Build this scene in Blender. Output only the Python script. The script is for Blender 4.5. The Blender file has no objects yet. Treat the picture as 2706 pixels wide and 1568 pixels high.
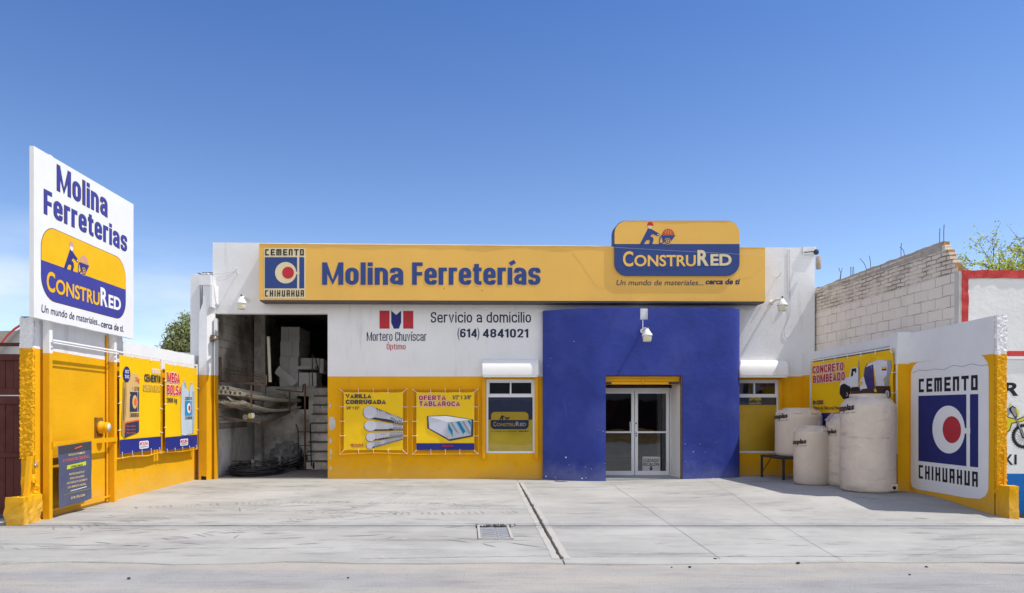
import bpy, bmesh, math, random
from mathutils import Vector, Matrix, noise
from mathutils.geometry import tessellate_polygon
R = math.radians
SC = bpy.context.scene
COL = SC.collection

# ------------------------------------------------------------ camera, sky, sun
EYE, F, CX, CY, IW, IH = 1.69, 1870.0, 1230.0, 1085.0, 2706.0, 1568.0
cd = bpy.data.cameras.new('camera'); cam = bpy.data.objects.new('camera', cd); COL.objects.link(cam)
cam.location = (0, 0, EYE); cam.rotation_euler = (R(90), 0, 0)
cd.sensor_fit = 'HORIZONTAL'; cd.sensor_width = 36; cd.lens = 36 * F / IW
cd.shift_x = (IW / 2 - CX) / IW; cd.shift_y = (CY - IH / 2) / IW
cd.clip_start = 0.1; cd.clip_end = 2000
SC.camera = cam

SUN = Vector((0.57, -0.115, 1.0)).normalized()          # towards the sun
elev = math.asin(SUN.z); azim = math.atan2(SUN.x, SUN.y)
wd = bpy.data.worlds.new('World'); SC.world = wd; wd.use_nodes = True
nt = wd.node_tree; nt.nodes.clear()
def wn(t, **k):
    n = nt.nodes.new(t)
    for a, b in k.items(): setattr(n, a, b)
    return n
sky = wn('ShaderNodeTexSky', sky_type='NISHITA', sun_disc=False)
sky.sun_elevation = elev; sky.sun_rotation = azim
sky.altitude = 1400; sky.air_density = 1.0; sky.dust_density = 0.6; sky.ozone_density = 2.6
bg = wn('ShaderNodeBackground'); out = wn('ShaderNodeOutputWorld')
SKY_STRENGTH = 0.13
bg.inputs[1].default_value = SKY_STRENGTH
# thin clouds low on the horizon, fixed in the world's own directions
tc = wn('ShaderNodeTexCoord'); sep = wn('ShaderNodeSeparateXYZ')
nt.links.new(tc.outputs['Generated'], sep.inputs[0])
mp = wn('ShaderNodeMapping'); mp.inputs['Scale'].default_value = (2.2, 2.2, 9.0)
nt.links.new(tc.outputs['Generated'], mp.inputs[0])
nz = wn('ShaderNodeTexNoise'); nz.inputs['Scale'].default_value = 1.6; nz.inputs['Detail'].default_value = 7; nz.inputs['Roughness'].default_value = .55
nt.links.new(mp.outputs[0], nz.inputs[0])
cr = wn('ShaderNodeMapRange'); cr.inputs[1].default_value = .34; cr.inputs[2].default_value = .62
nt.links.new(nz.outputs[0], cr.inputs[0])
er = wn('ShaderNodeMapRange'); er.inputs[1].default_value = .24; er.inputs[2].default_value = .08     # fades out upwards
nt.links.new(sep.outputs[2], er.inputs[0])
xr = wn('ShaderNodeMapRange'); xr.inputs[1].default_value = -.12; xr.inputs[2].default_value = -.5    # more to the left
nt.links.new(sep.outputs[0], xr.inputs[0])
m1 = wn('ShaderNodeMath', operation='MULTIPLY'); m2 = wn('ShaderNodeMath', operation='MULTIPLY')
nt.links.new(cr.outputs[0], m1.inputs[0]); nt.links.new(er.outputs[0], m1.inputs[1])
nt.links.new(m1.outputs[0], m2.inputs[0]); nt.links.new(xr.outputs[0], m2.inputs[1])
# a very faint wisp high up everywhere
# clear, dry mountain air: deeper blue overhead than at the horizon
tr = wn('ShaderNodeMapRange'); tr.inputs[1].default_value = 0.0; tr.inputs[2].default_value = .57
nt.links.new(sep.outputs[2], tr.inputs[0])
tint = wn('ShaderNodeMix', data_type='RGBA'); nt.links.new(tr.outputs[0], tint.inputs[0])
tint.inputs[6].default_value = (1.16, 1.08, 1.03, 1); tint.inputs[7].default_value = (.44, .67, 1.0, 1)
tm = wn('ShaderNodeMix', data_type='RGBA', blend_type='MULTIPLY'); tm.inputs[0].default_value = 1
nt.links.new(sky.outputs[0], tm.inputs[6]); nt.links.new(tint.outputs[2], tm.inputs[7])
mx = wn('ShaderNodeMix', data_type='RGBA')
nt.links.new(m2.outputs[0], mx.inputs[0]); nt.links.new(tm.outputs[2], mx.inputs[6])
mx.inputs[7].default_value = (5.6, 5.9, 6.3, 1)
# unseen white cloud bank behind the camera, added as fill light on the front
mpb = wn('ShaderNodeMapping'); mpb.inputs['Scale'].default_value = (1.6, 1.6, 2.6); nt.links.new(tc.outputs['Generated'], mpb.inputs[0])
nb_ = wn('ShaderNodeTexNoise'); nb_.inputs['Scale'].default_value = 1.5; nb_.inputs['Detail'].default_value = 8; nt.links.new(mpb.outputs[0], nb_.inputs[0])
cb_ = wn('ShaderNodeMapRange'); cb_.inputs[1].default_value = .36; cb_.inputs[2].default_value = .56; nt.links.new(nb_.outputs[0], cb_.inputs[0])
yb_ = wn('ShaderNodeMapRange'); yb_.inputs[1].default_value = -.10; yb_.inputs[2].default_value = -.45; nt.links.new(sep.outputs[1], yb_.inputs[0])
zb_ = wn('ShaderNodeMapRange'); zb_.inputs[1].default_value = .95; zb_.inputs[2].default_value = .70; nt.links.new(sep.outputs[2], zb_.inputs[0])
k1 = wn('ShaderNodeMath', operation='MULTIPLY'); k2 = wn('ShaderNodeMath', operation='MULTIPLY')
nt.links.new(cb_.outputs[0], k1.inputs[0]); nt.links.new(yb_.outputs[0], k1.inputs[1]); nt.links.new(k1.outputs[0], k2.inputs[0]); nt.links.new(zb_.outputs[0], k2.inputs[1])
mc = wn('ShaderNodeMix', data_type='RGBA'); nt.links.new(k2.outputs[0], mc.inputs[0]); nt.links.new(mx.outputs[2], mc.inputs[6]); mc.inputs[7].default_value = (8.4, 8.3, 8.2, 1)
nt.links.new(mc.outputs[2], bg.inputs[0]); nt.links.new(bg.outputs[0], out.inputs[0])

ld = bpy.data.lights.new('sun', 'SUN'); ld.energy = 3.35; ld.angle = R(0.5); ld.color = (1.0, .955, .88)
sun = bpy.data.objects.new('sun', ld); COL.objects.link(sun)
sun.rotation_euler = SUN.to_track_quat('Z', 'Y').to_euler(); sun.location = (10, -4, 30)
SC.view_settings.view_transform = 'Standard'; SC.view_settings.look = 'None'
SC.view_settings.gamma = 1; SC.view_settings.use_curve_mapping = False
SC.view_settings.exposure = 0.45

# ------------------------------------------------------------ projection helpers (where a surface of known depth stands)
def W(px, py, Y): return Vector(((px - CX) / F * Y, Y, EYE - (py - CY) / F * Y))
def G(px, py, z=0.0):
    d = (EYE - z) * F / (py - CY); return Vector(((px - CX) / F * d, d, z))
def sst(a, b, x):
    t = min(1, max(0, (x - a) / (b - a))); return t * t * (3 - 2 * t)
def gz(X, Y):                                            # the forecourt rises gently to the right and back
    if X > 8.8: return -.03 - .15 * sst(10.8, 12.6, Y) * sst(8.75, 9.1, X)
    return .15 * sst(2.5, 7.8, X) * sst(10.9, 13.0, Y) * (1 - .35 * sst(14, 17.5, Y))

class Plane:
    """a flat surface: 2-D metric coordinates (u right, v up) and w out of the surface"""
    def __init__(s, kind, k, w0=0.0): s.kind, s.k, s.w0 = kind, k, w0
    def p(s, u, v, w=0.0):
        w += s.w0
        if s.kind == 'F': return Vector((u, s.k - w, v))
        if s.kind == 'L': return Vector((s.k + w, u, v))
        return Vector((s.k - w, -u, v))
    def px(s, x, y):
        if s.kind == 'F':
            q = W(x, y, s.k); return (q.x, q.z)
        d = s.k * F / (x - CX); z = EYE - (y - CY) / F * d
        return (d, z) if s.kind == 'L' else (-d, z)
    def zoom(s, x0, y0, k): return lambda x, y: s.px(x0 + x / k, y0 + y / k)

# ------------------------------------------------------------ materials
MATS = {}
def mat(name, col, rough=.7, var=.06, vs=3.0, bump=0.0, bs=30.0, metal=0.0, stain=None, stretch=(1, 1, 1), spec=None, grad=None, ridge=0.0):
    if name in MATS: return MATS[name]
    m = bpy.data.materials.new(name); m.use_nodes = True; t = m.node_tree; N = t.nodes; L = t.links
    b = N['Principled BSDF']; b.inputs['Roughness'].default_value = rough; b.inputs['Metallic'].default_value = metal
    b.inputs['Specular IOR Level'].default_value = spec if spec is not None else (.22 if rough >= .45 else .4)
    g = N.new('ShaderNodeNewGeometry'); mp = N.new('ShaderNodeMapping'); mp.inputs['Scale'].default_value = stretch
    L.new(g.outputs['Position'], mp.inputs[0])
    n = N.new('ShaderNodeTexNoise'); n.inputs['Scale'].default_value = vs; n.inputs['Detail'].default_value = 6; n.inputs['Roughness'].default_value = .6
    L.new(mp.outputs[0], n.inputs[0])
    mr = N.new('ShaderNodeMapRange'); mr.inputs[1].default_value = .3; mr.inputs[2].default_value = .7
    mr.inputs[3].default_value = 1 - var; mr.inputs[4].default_value = 1 + var; L.new(n.outputs[0], mr.inputs[0])
    hs = N.new('ShaderNodeMix'); hs.data_type = 'RGBA'; hs.blend_type = 'MULTIPLY'; hs.inputs[0].default_value = 1
    hs.inputs[6].default_value = (*col, 1); L.new(mr.outputs[0], hs.inputs[7])
    last = hs.outputs[2]
    for j, st in enumerate([stain] if stain and not isinstance(stain, list) else (stain or [])):   # (colour, scale, low, high, amount, stretch)
        sc, ss, lo, hi, am = st[:5]
        n2 = N.new('ShaderNodeTexNoise'); n2.inputs['Scale'].default_value = ss; n2.inputs['Detail'].default_value = 8; n2.inputs['Roughness'].default_value = .62
        mp2 = N.new('ShaderNodeMapping'); mp2.inputs['Location'].default_value = (3.1 + j * 7.7, 7.7, 1.3)
        mp2.inputs['Scale'].default_value = st[5] if len(st) > 5 else (1, 1, 1)
        L.new(g.outputs['Position'], mp2.inputs[0]); L.new(mp2.outputs[0], n2.inputs[0])
        r2 = N.new('ShaderNodeMapRange'); r2.inputs[1].default_value = lo; r2.inputs[2].default_value = hi; r2.inputs[4].default_value = am
        L.new(n2.outputs[0], r2.inputs[0])
        mm = N.new('ShaderNodeMix'); mm.data_type = 'RGBA'; L.new(r2.outputs[0], mm.inputs[0]); L.new(last, mm.inputs[6]); mm.inputs[7].default_value = (*sc, 1)
        last = mm.outputs[2]
    if grad:                                               # dust or dirt lying in a band: (axis, full at, none at, colour, amount, noise scale)
        ax, g0, g1, gc, ga, gs = grad
        sp = N.new('ShaderNodeSeparateXYZ'); L.new(g.outputs['Position'], sp.inputs[0])
        n5 = N.new('ShaderNodeTexNoise'); n5.inputs['Scale'].default_value = gs; n5.inputs['Detail'].default_value = 8; n5.inputs['Roughness'].default_value = .65; L.new(g.outputs['Position'], n5.inputs[0])
        r5 = N.new('ShaderNodeMapRange'); r5.inputs[1].default_value = g0; r5.inputs[2].default_value = g1; r5.inputs[3].default_value = .62; r5.inputs[4].default_value = -.25; L.new(sp.outputs[ax], r5.inputs[0])
        s5 = N.new('ShaderNodeMath'); L.new(r5.outputs[0], s5.inputs[0]); L.new(n5.outputs[0], s5.inputs[1])
        q5 = N.new('ShaderNodeMapRange'); q5.inputs[1].default_value = .62; q5.inputs[2].default_value = 1.0; q5.inputs[4].default_value = ga; L.new(s5.outputs[0], q5.inputs[0])
        m5 = N.new('ShaderNodeMix'); m5.data_type = 'RGBA'; L.new(q5.outputs[0], m5.inputs[0]); L.new(last, m5.inputs[6]); m5.inputs[7].default_value = (*gc, 1); last = m5.outputs[2]
    L.new(last, b.inputs['Base Color'])
    if bump:
        n3 = N.new('ShaderNodeTexNoise'); n3.inputs['Scale'].default_value = bs; n3.inputs['Detail'].default_value = 5
        L.new(g.outputs['Position'], n3.inputs[0])
        bp = N.new('ShaderNodeBump'); bp.inputs['Strength'].default_value = min(1, bump); bp.inputs['Distance'].default_value = .012 * max(1, bump)
        hgt = n3.outputs[0]
        if ridge:                                          # trowel ridges and patches of raised render
            n6 = N.new('ShaderNodeTexNoise'); n6.inputs['Scale'].default_value = 2.6; n6.inputs['Detail'].default_value = 6; n6.inputs['Distortion'].default_value = 1.8; L.new(g.outputs['Position'], n6.inputs[0])
            a6 = N.new('ShaderNodeMath'); a6.operation = 'SUBTRACT'; L.new(n6.outputs[0], a6.inputs[0]); a6.inputs[1].default_value = .5
            b6 = N.new('ShaderNodeMath'); b6.operation = 'ABSOLUTE'; L.new(a6.outputs[0], b6.inputs[0])
            c6 = N.new('ShaderNodeMapRange'); c6.inputs[1].default_value = 0; c6.inputs[2].default_value = .035; c6.inputs[3].default_value = ridge; c6.inputs[4].default_value = 0; L.new(b6.outputs[0], c6.inputs[0])
            p6 = N.new('ShaderNodeTexNoise'); p6.inputs['Scale'].default_value = 1.1; p6.inputs['Detail'].default_value = 2; L.new(g.outputs['Position'], p6.inputs[0])
            q6 = N.new('ShaderNodeMapRange'); q6.inputs[1].default_value = .48; q6.inputs[2].default_value = .62; L.new(p6.outputs[0], q6.inputs[0])
            e6 = N.new('ShaderNodeMath'); e6.operation = 'MULTIPLY'; L.new(c6.outputs[0], e6.inputs[0]); L.new(q6.outputs[0], e6.inputs[1])
            d6 = N.new('ShaderNodeMath'); L.new(e6.outputs[0], d6.inputs[0]); L.new(n3.outputs[0], d6.inputs[1]); hgt = d6.outputs[0]
        L.new(hgt, bp.inputs['Height']); L.new(bp.outputs[0], b.inputs['Normal'])
    MATS[name] = m; return m

def brick_mat(name, c1, c2, mortar, bw, bh, ms, axis, rough=.85, bump=1.0, stain=None, off=.5, vary=.12):
    m = bpy.data.materials.new(name); m.use_nodes = True; t = m.node_tree; N = t.nodes; L = t.links
    b = N['Principled BSDF']; b.inputs['Roughness'].default_value = rough
    g = N.new('ShaderNodeNewGeometry'); s = N.new('ShaderNodeSeparateXYZ'); c = N.new('ShaderNodeCombineXYZ')
    L.new(g.outputs['Position'], s.inputs[0]); L.new(s.outputs['Y' if axis == 'Y' else 'X'], c.inputs[0]); L.new(s.outputs['Z'], c.inputs[1])
    nw = N.new('ShaderNodeTexNoise'); nw.inputs['Scale'].default_value = 7; nw.inputs['Detail'].default_value = 3; L.new(c.outputs[0], nw.inputs[0])
    sc = N.new('ShaderNodeVectorMath'); sc.operation = 'SCALE'; sc.inputs['Scale'].default_value = .055; L.new(nw.outputs['Color'], sc.inputs[0])
    ad = N.new('ShaderNodeVectorMath'); ad.operation = 'ADD'; L.new(c.outputs[0], ad.inputs[0]); L.new(sc.outputs[0], ad.inputs[1])
    k = N.new('ShaderNodeTexBrick'); L.new(ad.outputs[0], k.inputs[0]); k.offset = off
    k.inputs['Color1'].default_value = (*c1, 1); k.inputs['Color2'].default_value = (*c2, 1); k.inputs['Mortar'].default_value = (*mortar, 1)
    k.inputs['Scale'].default_value = 1; k.inputs['Brick Width'].default_value = bw; k.inputs['Row Height'].default_value = bh
    k.inputs['Mortar Size'].default_value = ms; k.inputs['Mortar Smooth'].default_value = .3
    # patchy lime wash half filling the joints
    n2 = N.new('ShaderNodeTexNoise'); n2.inputs['Scale'].default_value = 2.3; n2.inputs['Detail'].default_value = 8; L.new(g.outputs['Position'], n2.inputs[0])
    r2 = N.new('ShaderNodeMapRange'); r2.inputs[1].default_value = .40; r2.inputs[2].default_value = .60; r2.inputs[4].default_value = .88; L.new(n2.outputs[0], r2.inputs[0])
    mm = N.new('ShaderNodeMix'); mm.data_type = 'RGBA'; L.new(r2.outputs[0], mm.inputs[0]); L.new(k.outputs[0], mm.inputs[6]); mm.inputs[7].default_value = (*c1, 1)
    last = mm.outputs[2]
    if stain:
        n3 = N.new('ShaderNodeTexNoise'); n3.inputs['Scale'].default_value = stain[1]; n3.inputs['Detail'].default_value = 8; L.new(g.outputs['Position'], n3.inputs[0])
        r3 = N.new('ShaderNodeMapRange'); r3.inputs[1].default_value = stain[2]; r3.inputs[2].default_value = stain[3]; r3.inputs[4].default_value = stain[4]; L.new(n3.outputs[0], r3.inputs[0])
        m3 = N.new('ShaderNodeMix'); m3.data_type = 'RGBA'; L.new(r3.outputs[0], m3.inputs[0]); L.new(last, m3.inputs[6]); m3.inputs[7].default_value = (*stain[0], 1); last = m3.outputs[2]
    L.new(last, b.inputs['Base Color'])
    iv = N.new('ShaderNodeMath'); iv.operation = 'SUBTRACT'; iv.inputs[0].default_value = 1; L.new(k.outputs['Fac'], iv.inputs[1])
    n4 = N.new('ShaderNodeTexNoise'); n4.inputs['Scale'].default_value = 40; n4.inputs['Detail'].default_value = 4; L.new(g.outputs['Position'], n4.inputs[0])
    ma = N.new('ShaderNodeMath'); ma.operation = 'MULTIPLY_ADD'; L.new(n4.outputs[0], ma.inputs[0]); ma.inputs[1].default_value = .4; L.new(iv.outputs[0], ma.inputs[2])
    bp = N.new('ShaderNodeBump'); bp.inputs['Strength'].default_value = bump; bp.inputs['Distance'].default_value = .012
    L.new(ma.outputs[0], bp.inputs['Height']); L.new(bp.outputs[0], b.inputs['Normal'])
    MATS[name] = m; return m

def glass_mat(name, tint=(.5, .55, .55), refl=.25):
    m = bpy.data.materials.new(name); m.use_nodes = True; t = m.node_tree; N = t.nodes; L = t.links; N.clear()
    o = N.new('ShaderNodeOutputMaterial'); mx = N.new('ShaderNodeMixShader'); tr = N.new('ShaderNodeBsdfTransparent'); gl = N.new('ShaderNodeBsdfGlossy')
    tr.inputs[0].default_value = (*tint, 1); gl.inputs['Roughness'].default_value = .01; gl.inputs[0].default_value = (.9, .95, 1, 1)
    fr = N.new('ShaderNodeFresnel'); fr.inputs[0].default_value = 1.6
    ad = N.new('ShaderNodeMath'); ad.operation = 'ADD'; ad.inputs[1].default_value = refl; L.new(fr.outputs[0], ad.inputs[0])
    # slightly wavy pane
    g = N.new('ShaderNodeNewGeometry'); n = N.new('ShaderNodeTexNoise'); n.inputs['Scale'].default_value = 1.6; L.new(g.outputs['Position'], n.inputs[0])
    bp = N.new('ShaderNodeBump'); bp.inputs['Strength'].default_value = .12; bp.inputs['Distance'].default_value = .02; L.new(n.outputs[0], bp.inputs['Height']); L.new(bp.outputs[0], gl.inputs['Normal'])
    L.new(ad.outputs[0], mx.inputs[0]); L.new(tr.outputs[0], mx.inputs[1]); L.new(gl.outputs[0], mx.inputs[2]); L.new(mx.outputs[0], o.inputs[0])
    MATS[name] = m; return m

GREY = (.42, .41, .39)
white   = mat('white_plaster', (.76, .77, .78), .8, .04, 1.5, .35, 22, stain=[((.5, .48, .44), 1.6, .62, .8, .35), ((.42, .38, .33), 3.2, .60, .76, .42, (1.0, 1.0, .12)), ((.62, .60, .56), 12, .62, .74, .4)], ridge=.2)
whitep  = mat('white_paint', (.80, .80, .79), .55, .03, 2, .12, 40, stain=((.5, .45, .38), 2.2, .64, .8, .3, (1, 1, .3)))
yellow  = mat('yellow_plaster', (.76, .385, .003), .75, .07, 1.3, .35, 22, stain=[((.55, .25, .02), 1.4, .58, .8, .5), ((.62, .45, .18), 9, .71, .76, .8), ((.50, .24, .03), 3.5, .60, .74, .45, (1, 1, .15))], grad=(2, 0.0, .75, (.62, .40, .12), .38, 3.5))
yellowp = mat('yellow_metal_paint', (.78, .38, .006), .45, .06, 6, .1, 60, stain=((.35, .15, .03), 12, .68, .74, .8))
blue    = mat('blue_stucco', (.029, .050, .275), .6, .14, 1.6, .55, 7, stain=[((.065, .085, .34), .9, .5, .75, .7), ((.016, .020, .12), 2.4, .58, .76, .5), ((.10, .12, .32), 6, .64, .74, .4, (1, 1, .2)), ((.3, .32, .45), 30, .72, .76, .6)], ridge=.30, grad=(2, 0.0, .8, (.15, .17, .34), .5, 3.0))
roughy  = mat('rough_yellow', (.76, .37, .006), .8, .12, 9, 1.0, 28)
roughw  = mat('rough_white', (.8, .8, .8), .85, .1, 9, 1.0, 28)
concrete = mat('worn_concrete', (.378, .369, .340), .92, .10, .9, .45, 55, stain=[((.31, .30, .28), 1.1, .46, .64, .7, (.6, 1.6, 1)), ((.19, .185, .18), 1.7, .56, .68, .6, (.45, 1.8, 1)), ((.12, .115, .11), 3.4, .62, .69, .65, (.35, 1.7, 1)), ((.48, .465, .43), .5, .48, .66, .6), ((.17, .165, .16), 9, .655, .70, .6, (.45, 1.4, 1)), ((.27, .245, .215), 22, .62, .72, .5), ((.54, .53, .51), 8, .69, .72, .8, (.5, 1.5, 1))])
mortar  = mat('pale_mortar', (.43, .41, .375), .9, .08, 2, .3, 40)
jointm  = mat('joint_line', (.29, .28, .26), .9, .2, 8)
roadm   = mat('dusty_asphalt', (.325, .318, .308), .92, .12, 1.2, 1.0, 70, stain=[((.45, .405, .34), .8, .46, .66, .75, (.3, 1.8, 1)), ((.235, .225, .215), 4, .56, .70, .55, (.35, 2.2, 1)), ((.13, .12, .115), 30, .62, .70, .6), ((.55, .53, .50), 42, .64, .70, .55), ((.20, .19, .185), 1.5, .56, .68, .5, (.4, 2.0, 1))], grad=(1, 7.95, 7.0, (.43, .385, .325), .75, 2.6))
dirt    = mat('dry_dirt', (.34, .28, .21), .95, .2, .4, .6, 20)
dark    = mat('dark_void', (.015, .014, .014), .9, .1)  # near-black; the unlit depth of gaps and holes is in this colour
blkpaint = mat('black_paint', (.018, .018, .022), .6, .1)
navy    = mat('navy_paint', (.022, .030, .10), .6, .08)
signblue = mat('sign_blue', (.030, .062, .215), .5, .05)
bandblue = mat('banner_blue', (.022, .032, .22), .5, .06)
red     = mat('red_paint', (.50, .030, .045), .6, .06, 3)
mustard = mat('mustard_vinyl', (.78, .46, .10), .5, .045, .9, .08, 14, stain=((.66, .38, .085), 1.1, .55, .8, .4, (1, 1, .25)))
cream   = mat('cream_vinyl', (.70, .60, .38), .5, .04)
bannery = mat('banner_yellow', (.86, .53, .008), .55, .05, 1.2, .25, 5, spec=.12)
logoy   = mat('logo_yellow', (.84, .47, .006), .5, .05)
pwhite  = mat('print_white', (.83, .83, .82), .5, .03)
pcream  = mat('print_cream', (.74, .55, .26), .5, .05)
pgrey   = mat('print_grey', (.50, .53, .60), .5, .06)
pdgrey  = mat('print_dark_grey', (.06, .06, .07), .5, .06)
pblue   = mat('print_light_blue', (.03, .26, .55), .5, .06)
porange = mat('print_orange', (.80, .12, .03), .5, .06)
alu     = mat('white_aluminium', (.72, .74, .77), .35, .03, 4)
rust    = mat('rusty_steel', (.17, .11, .08), .8, .3, 8, .4, 50)
steel   = mat('dark_steel', (.045, .045, .05), .5, .25, 9)
galv    = mat('galvanised', (.45, .47, .49), .45, .1, 6, metal=.6)
pvc     = mat('pvc_pipe', (.78, .73, .60), .5, .08, 5)
conduit_m = mat('grey_conduit', (.33, .31, .28), .6, .1, 5)
foam    = mat('polystyrene', (.86, .87, .88), .8, .04, 5, .3, 60)
tankm   = mat('tank_plastic', (.67, .575, .47), .48, .035, 2.0, .12, 7, stain=[((.50, .43, .36), 2.5, .54, .78, .5, (1, 1, .5)), ((.40, .35, .30), 5, .66, .76, .4, (1, 1, .2))], grad=(2, .1, .8, (.42, .38, .34), .5, 4))
wrapm   = mat('wrapped_tank', (.65, .565, .475), .34, .08, 3, 1.8, 6, stain=[((.36, .32, .28), 2.2, .55, .68, .6, (.7, .7, 3.5)), ((.72, .69, .65), 4, .62, .70, .6, (.5, .5, 4)), ((.24, .22, .20), 3, .66, .70, .6, (.6, .6, 5))], spec=.5, ridge=.25)
brown   = mat('brown_metal', (.095, .026, .021), .55, .2, 5, .1, 30, stain=((.13, .06, .045), 3, .58, .75, .6))
lens    = mat('lamp_lens', (.72, .68, .50), .25, .05, 8)
cable_m = mat('cable', (.05, .05, .055), .6, .05)
wiresky = mat('weathered_wire', (.16, .19, .24), .6, .05)
wirelt  = mat('pale_cable', (.55, .55, .55), .6, .05)
rope    = mat('white_cord', (.8, .8, .76), .8, .05)
inwall  = brick_mat('grey_block_wall', (.70, .66, .60), (.54, .51, .47), (.24, .22, .20), .42, .21, .010, 'Y', stain=((.15, .135, .115), 1.0, .42, .62, .8))
inback  = mat('rough_grey_render', (.72, .695, .66), .95, .25, 3, 1.2, 18, stain=[((.24, .225, .21), 1.3, .46, .66, .75), ((.08, .075, .07), 5, .58, .7, .7)])
darkin  = mat('dark_grey_wall', (.13, .125, .12), .95, .3, 2)  # even dark grey for ceilings and inner rooms
infloor = mat('dusty_floor', (.26, .25, .24), .9, .15, 2, .3, 40)
brickw  = brick_mat('white_washed_brick', (.80, .72, .61), (.66, .58, .48), (.24, .18, .13), .27, .082, .012, 'Y', stain=((.40, .34, .28), 2.4, .52, .72, .6))
blockw  = brick_mat('white_washed_block', (.84, .765, .665), (.79, .71, .61), (.44, .36, .27), .41, .21, .007, 'Y', stain=((.46, .41, .36), 1.3, .58, .8, .5))
brickend = mat('raw_brick_end', (.42, .25, .12), .9, .3, 9, .6, 40)
redtrim = mat('red_trim_paint', (.52, .055, .05), .7, .12, 4, .6, 18)
blueband = mat('blue_band_paint', (.008, .13, .42), .65, .08, 3, .4, 20)
barrel  = mat('vault_sheet', (.55, .55, .54), .5, .1, 2)
bark    = mat('bark', (.12, .10, .08), .9, .3, 12, .6, 40)
leafg   = mat('olive_leaf', (.24, .28, .12), .7, .5, 3.0)
leafg2  = mat('light_leaf', (.36, .40, .18), .7, .4, 3.0)
leafy   = mat('spring_leaf', (.42, .46, .06), .7, .35, 4.0)
glass   = glass_mat('door_glass', (.36, .38, .38), .05)
wglass  = glass_mat('window_glass', (.92, .94, .94), .02)
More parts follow.
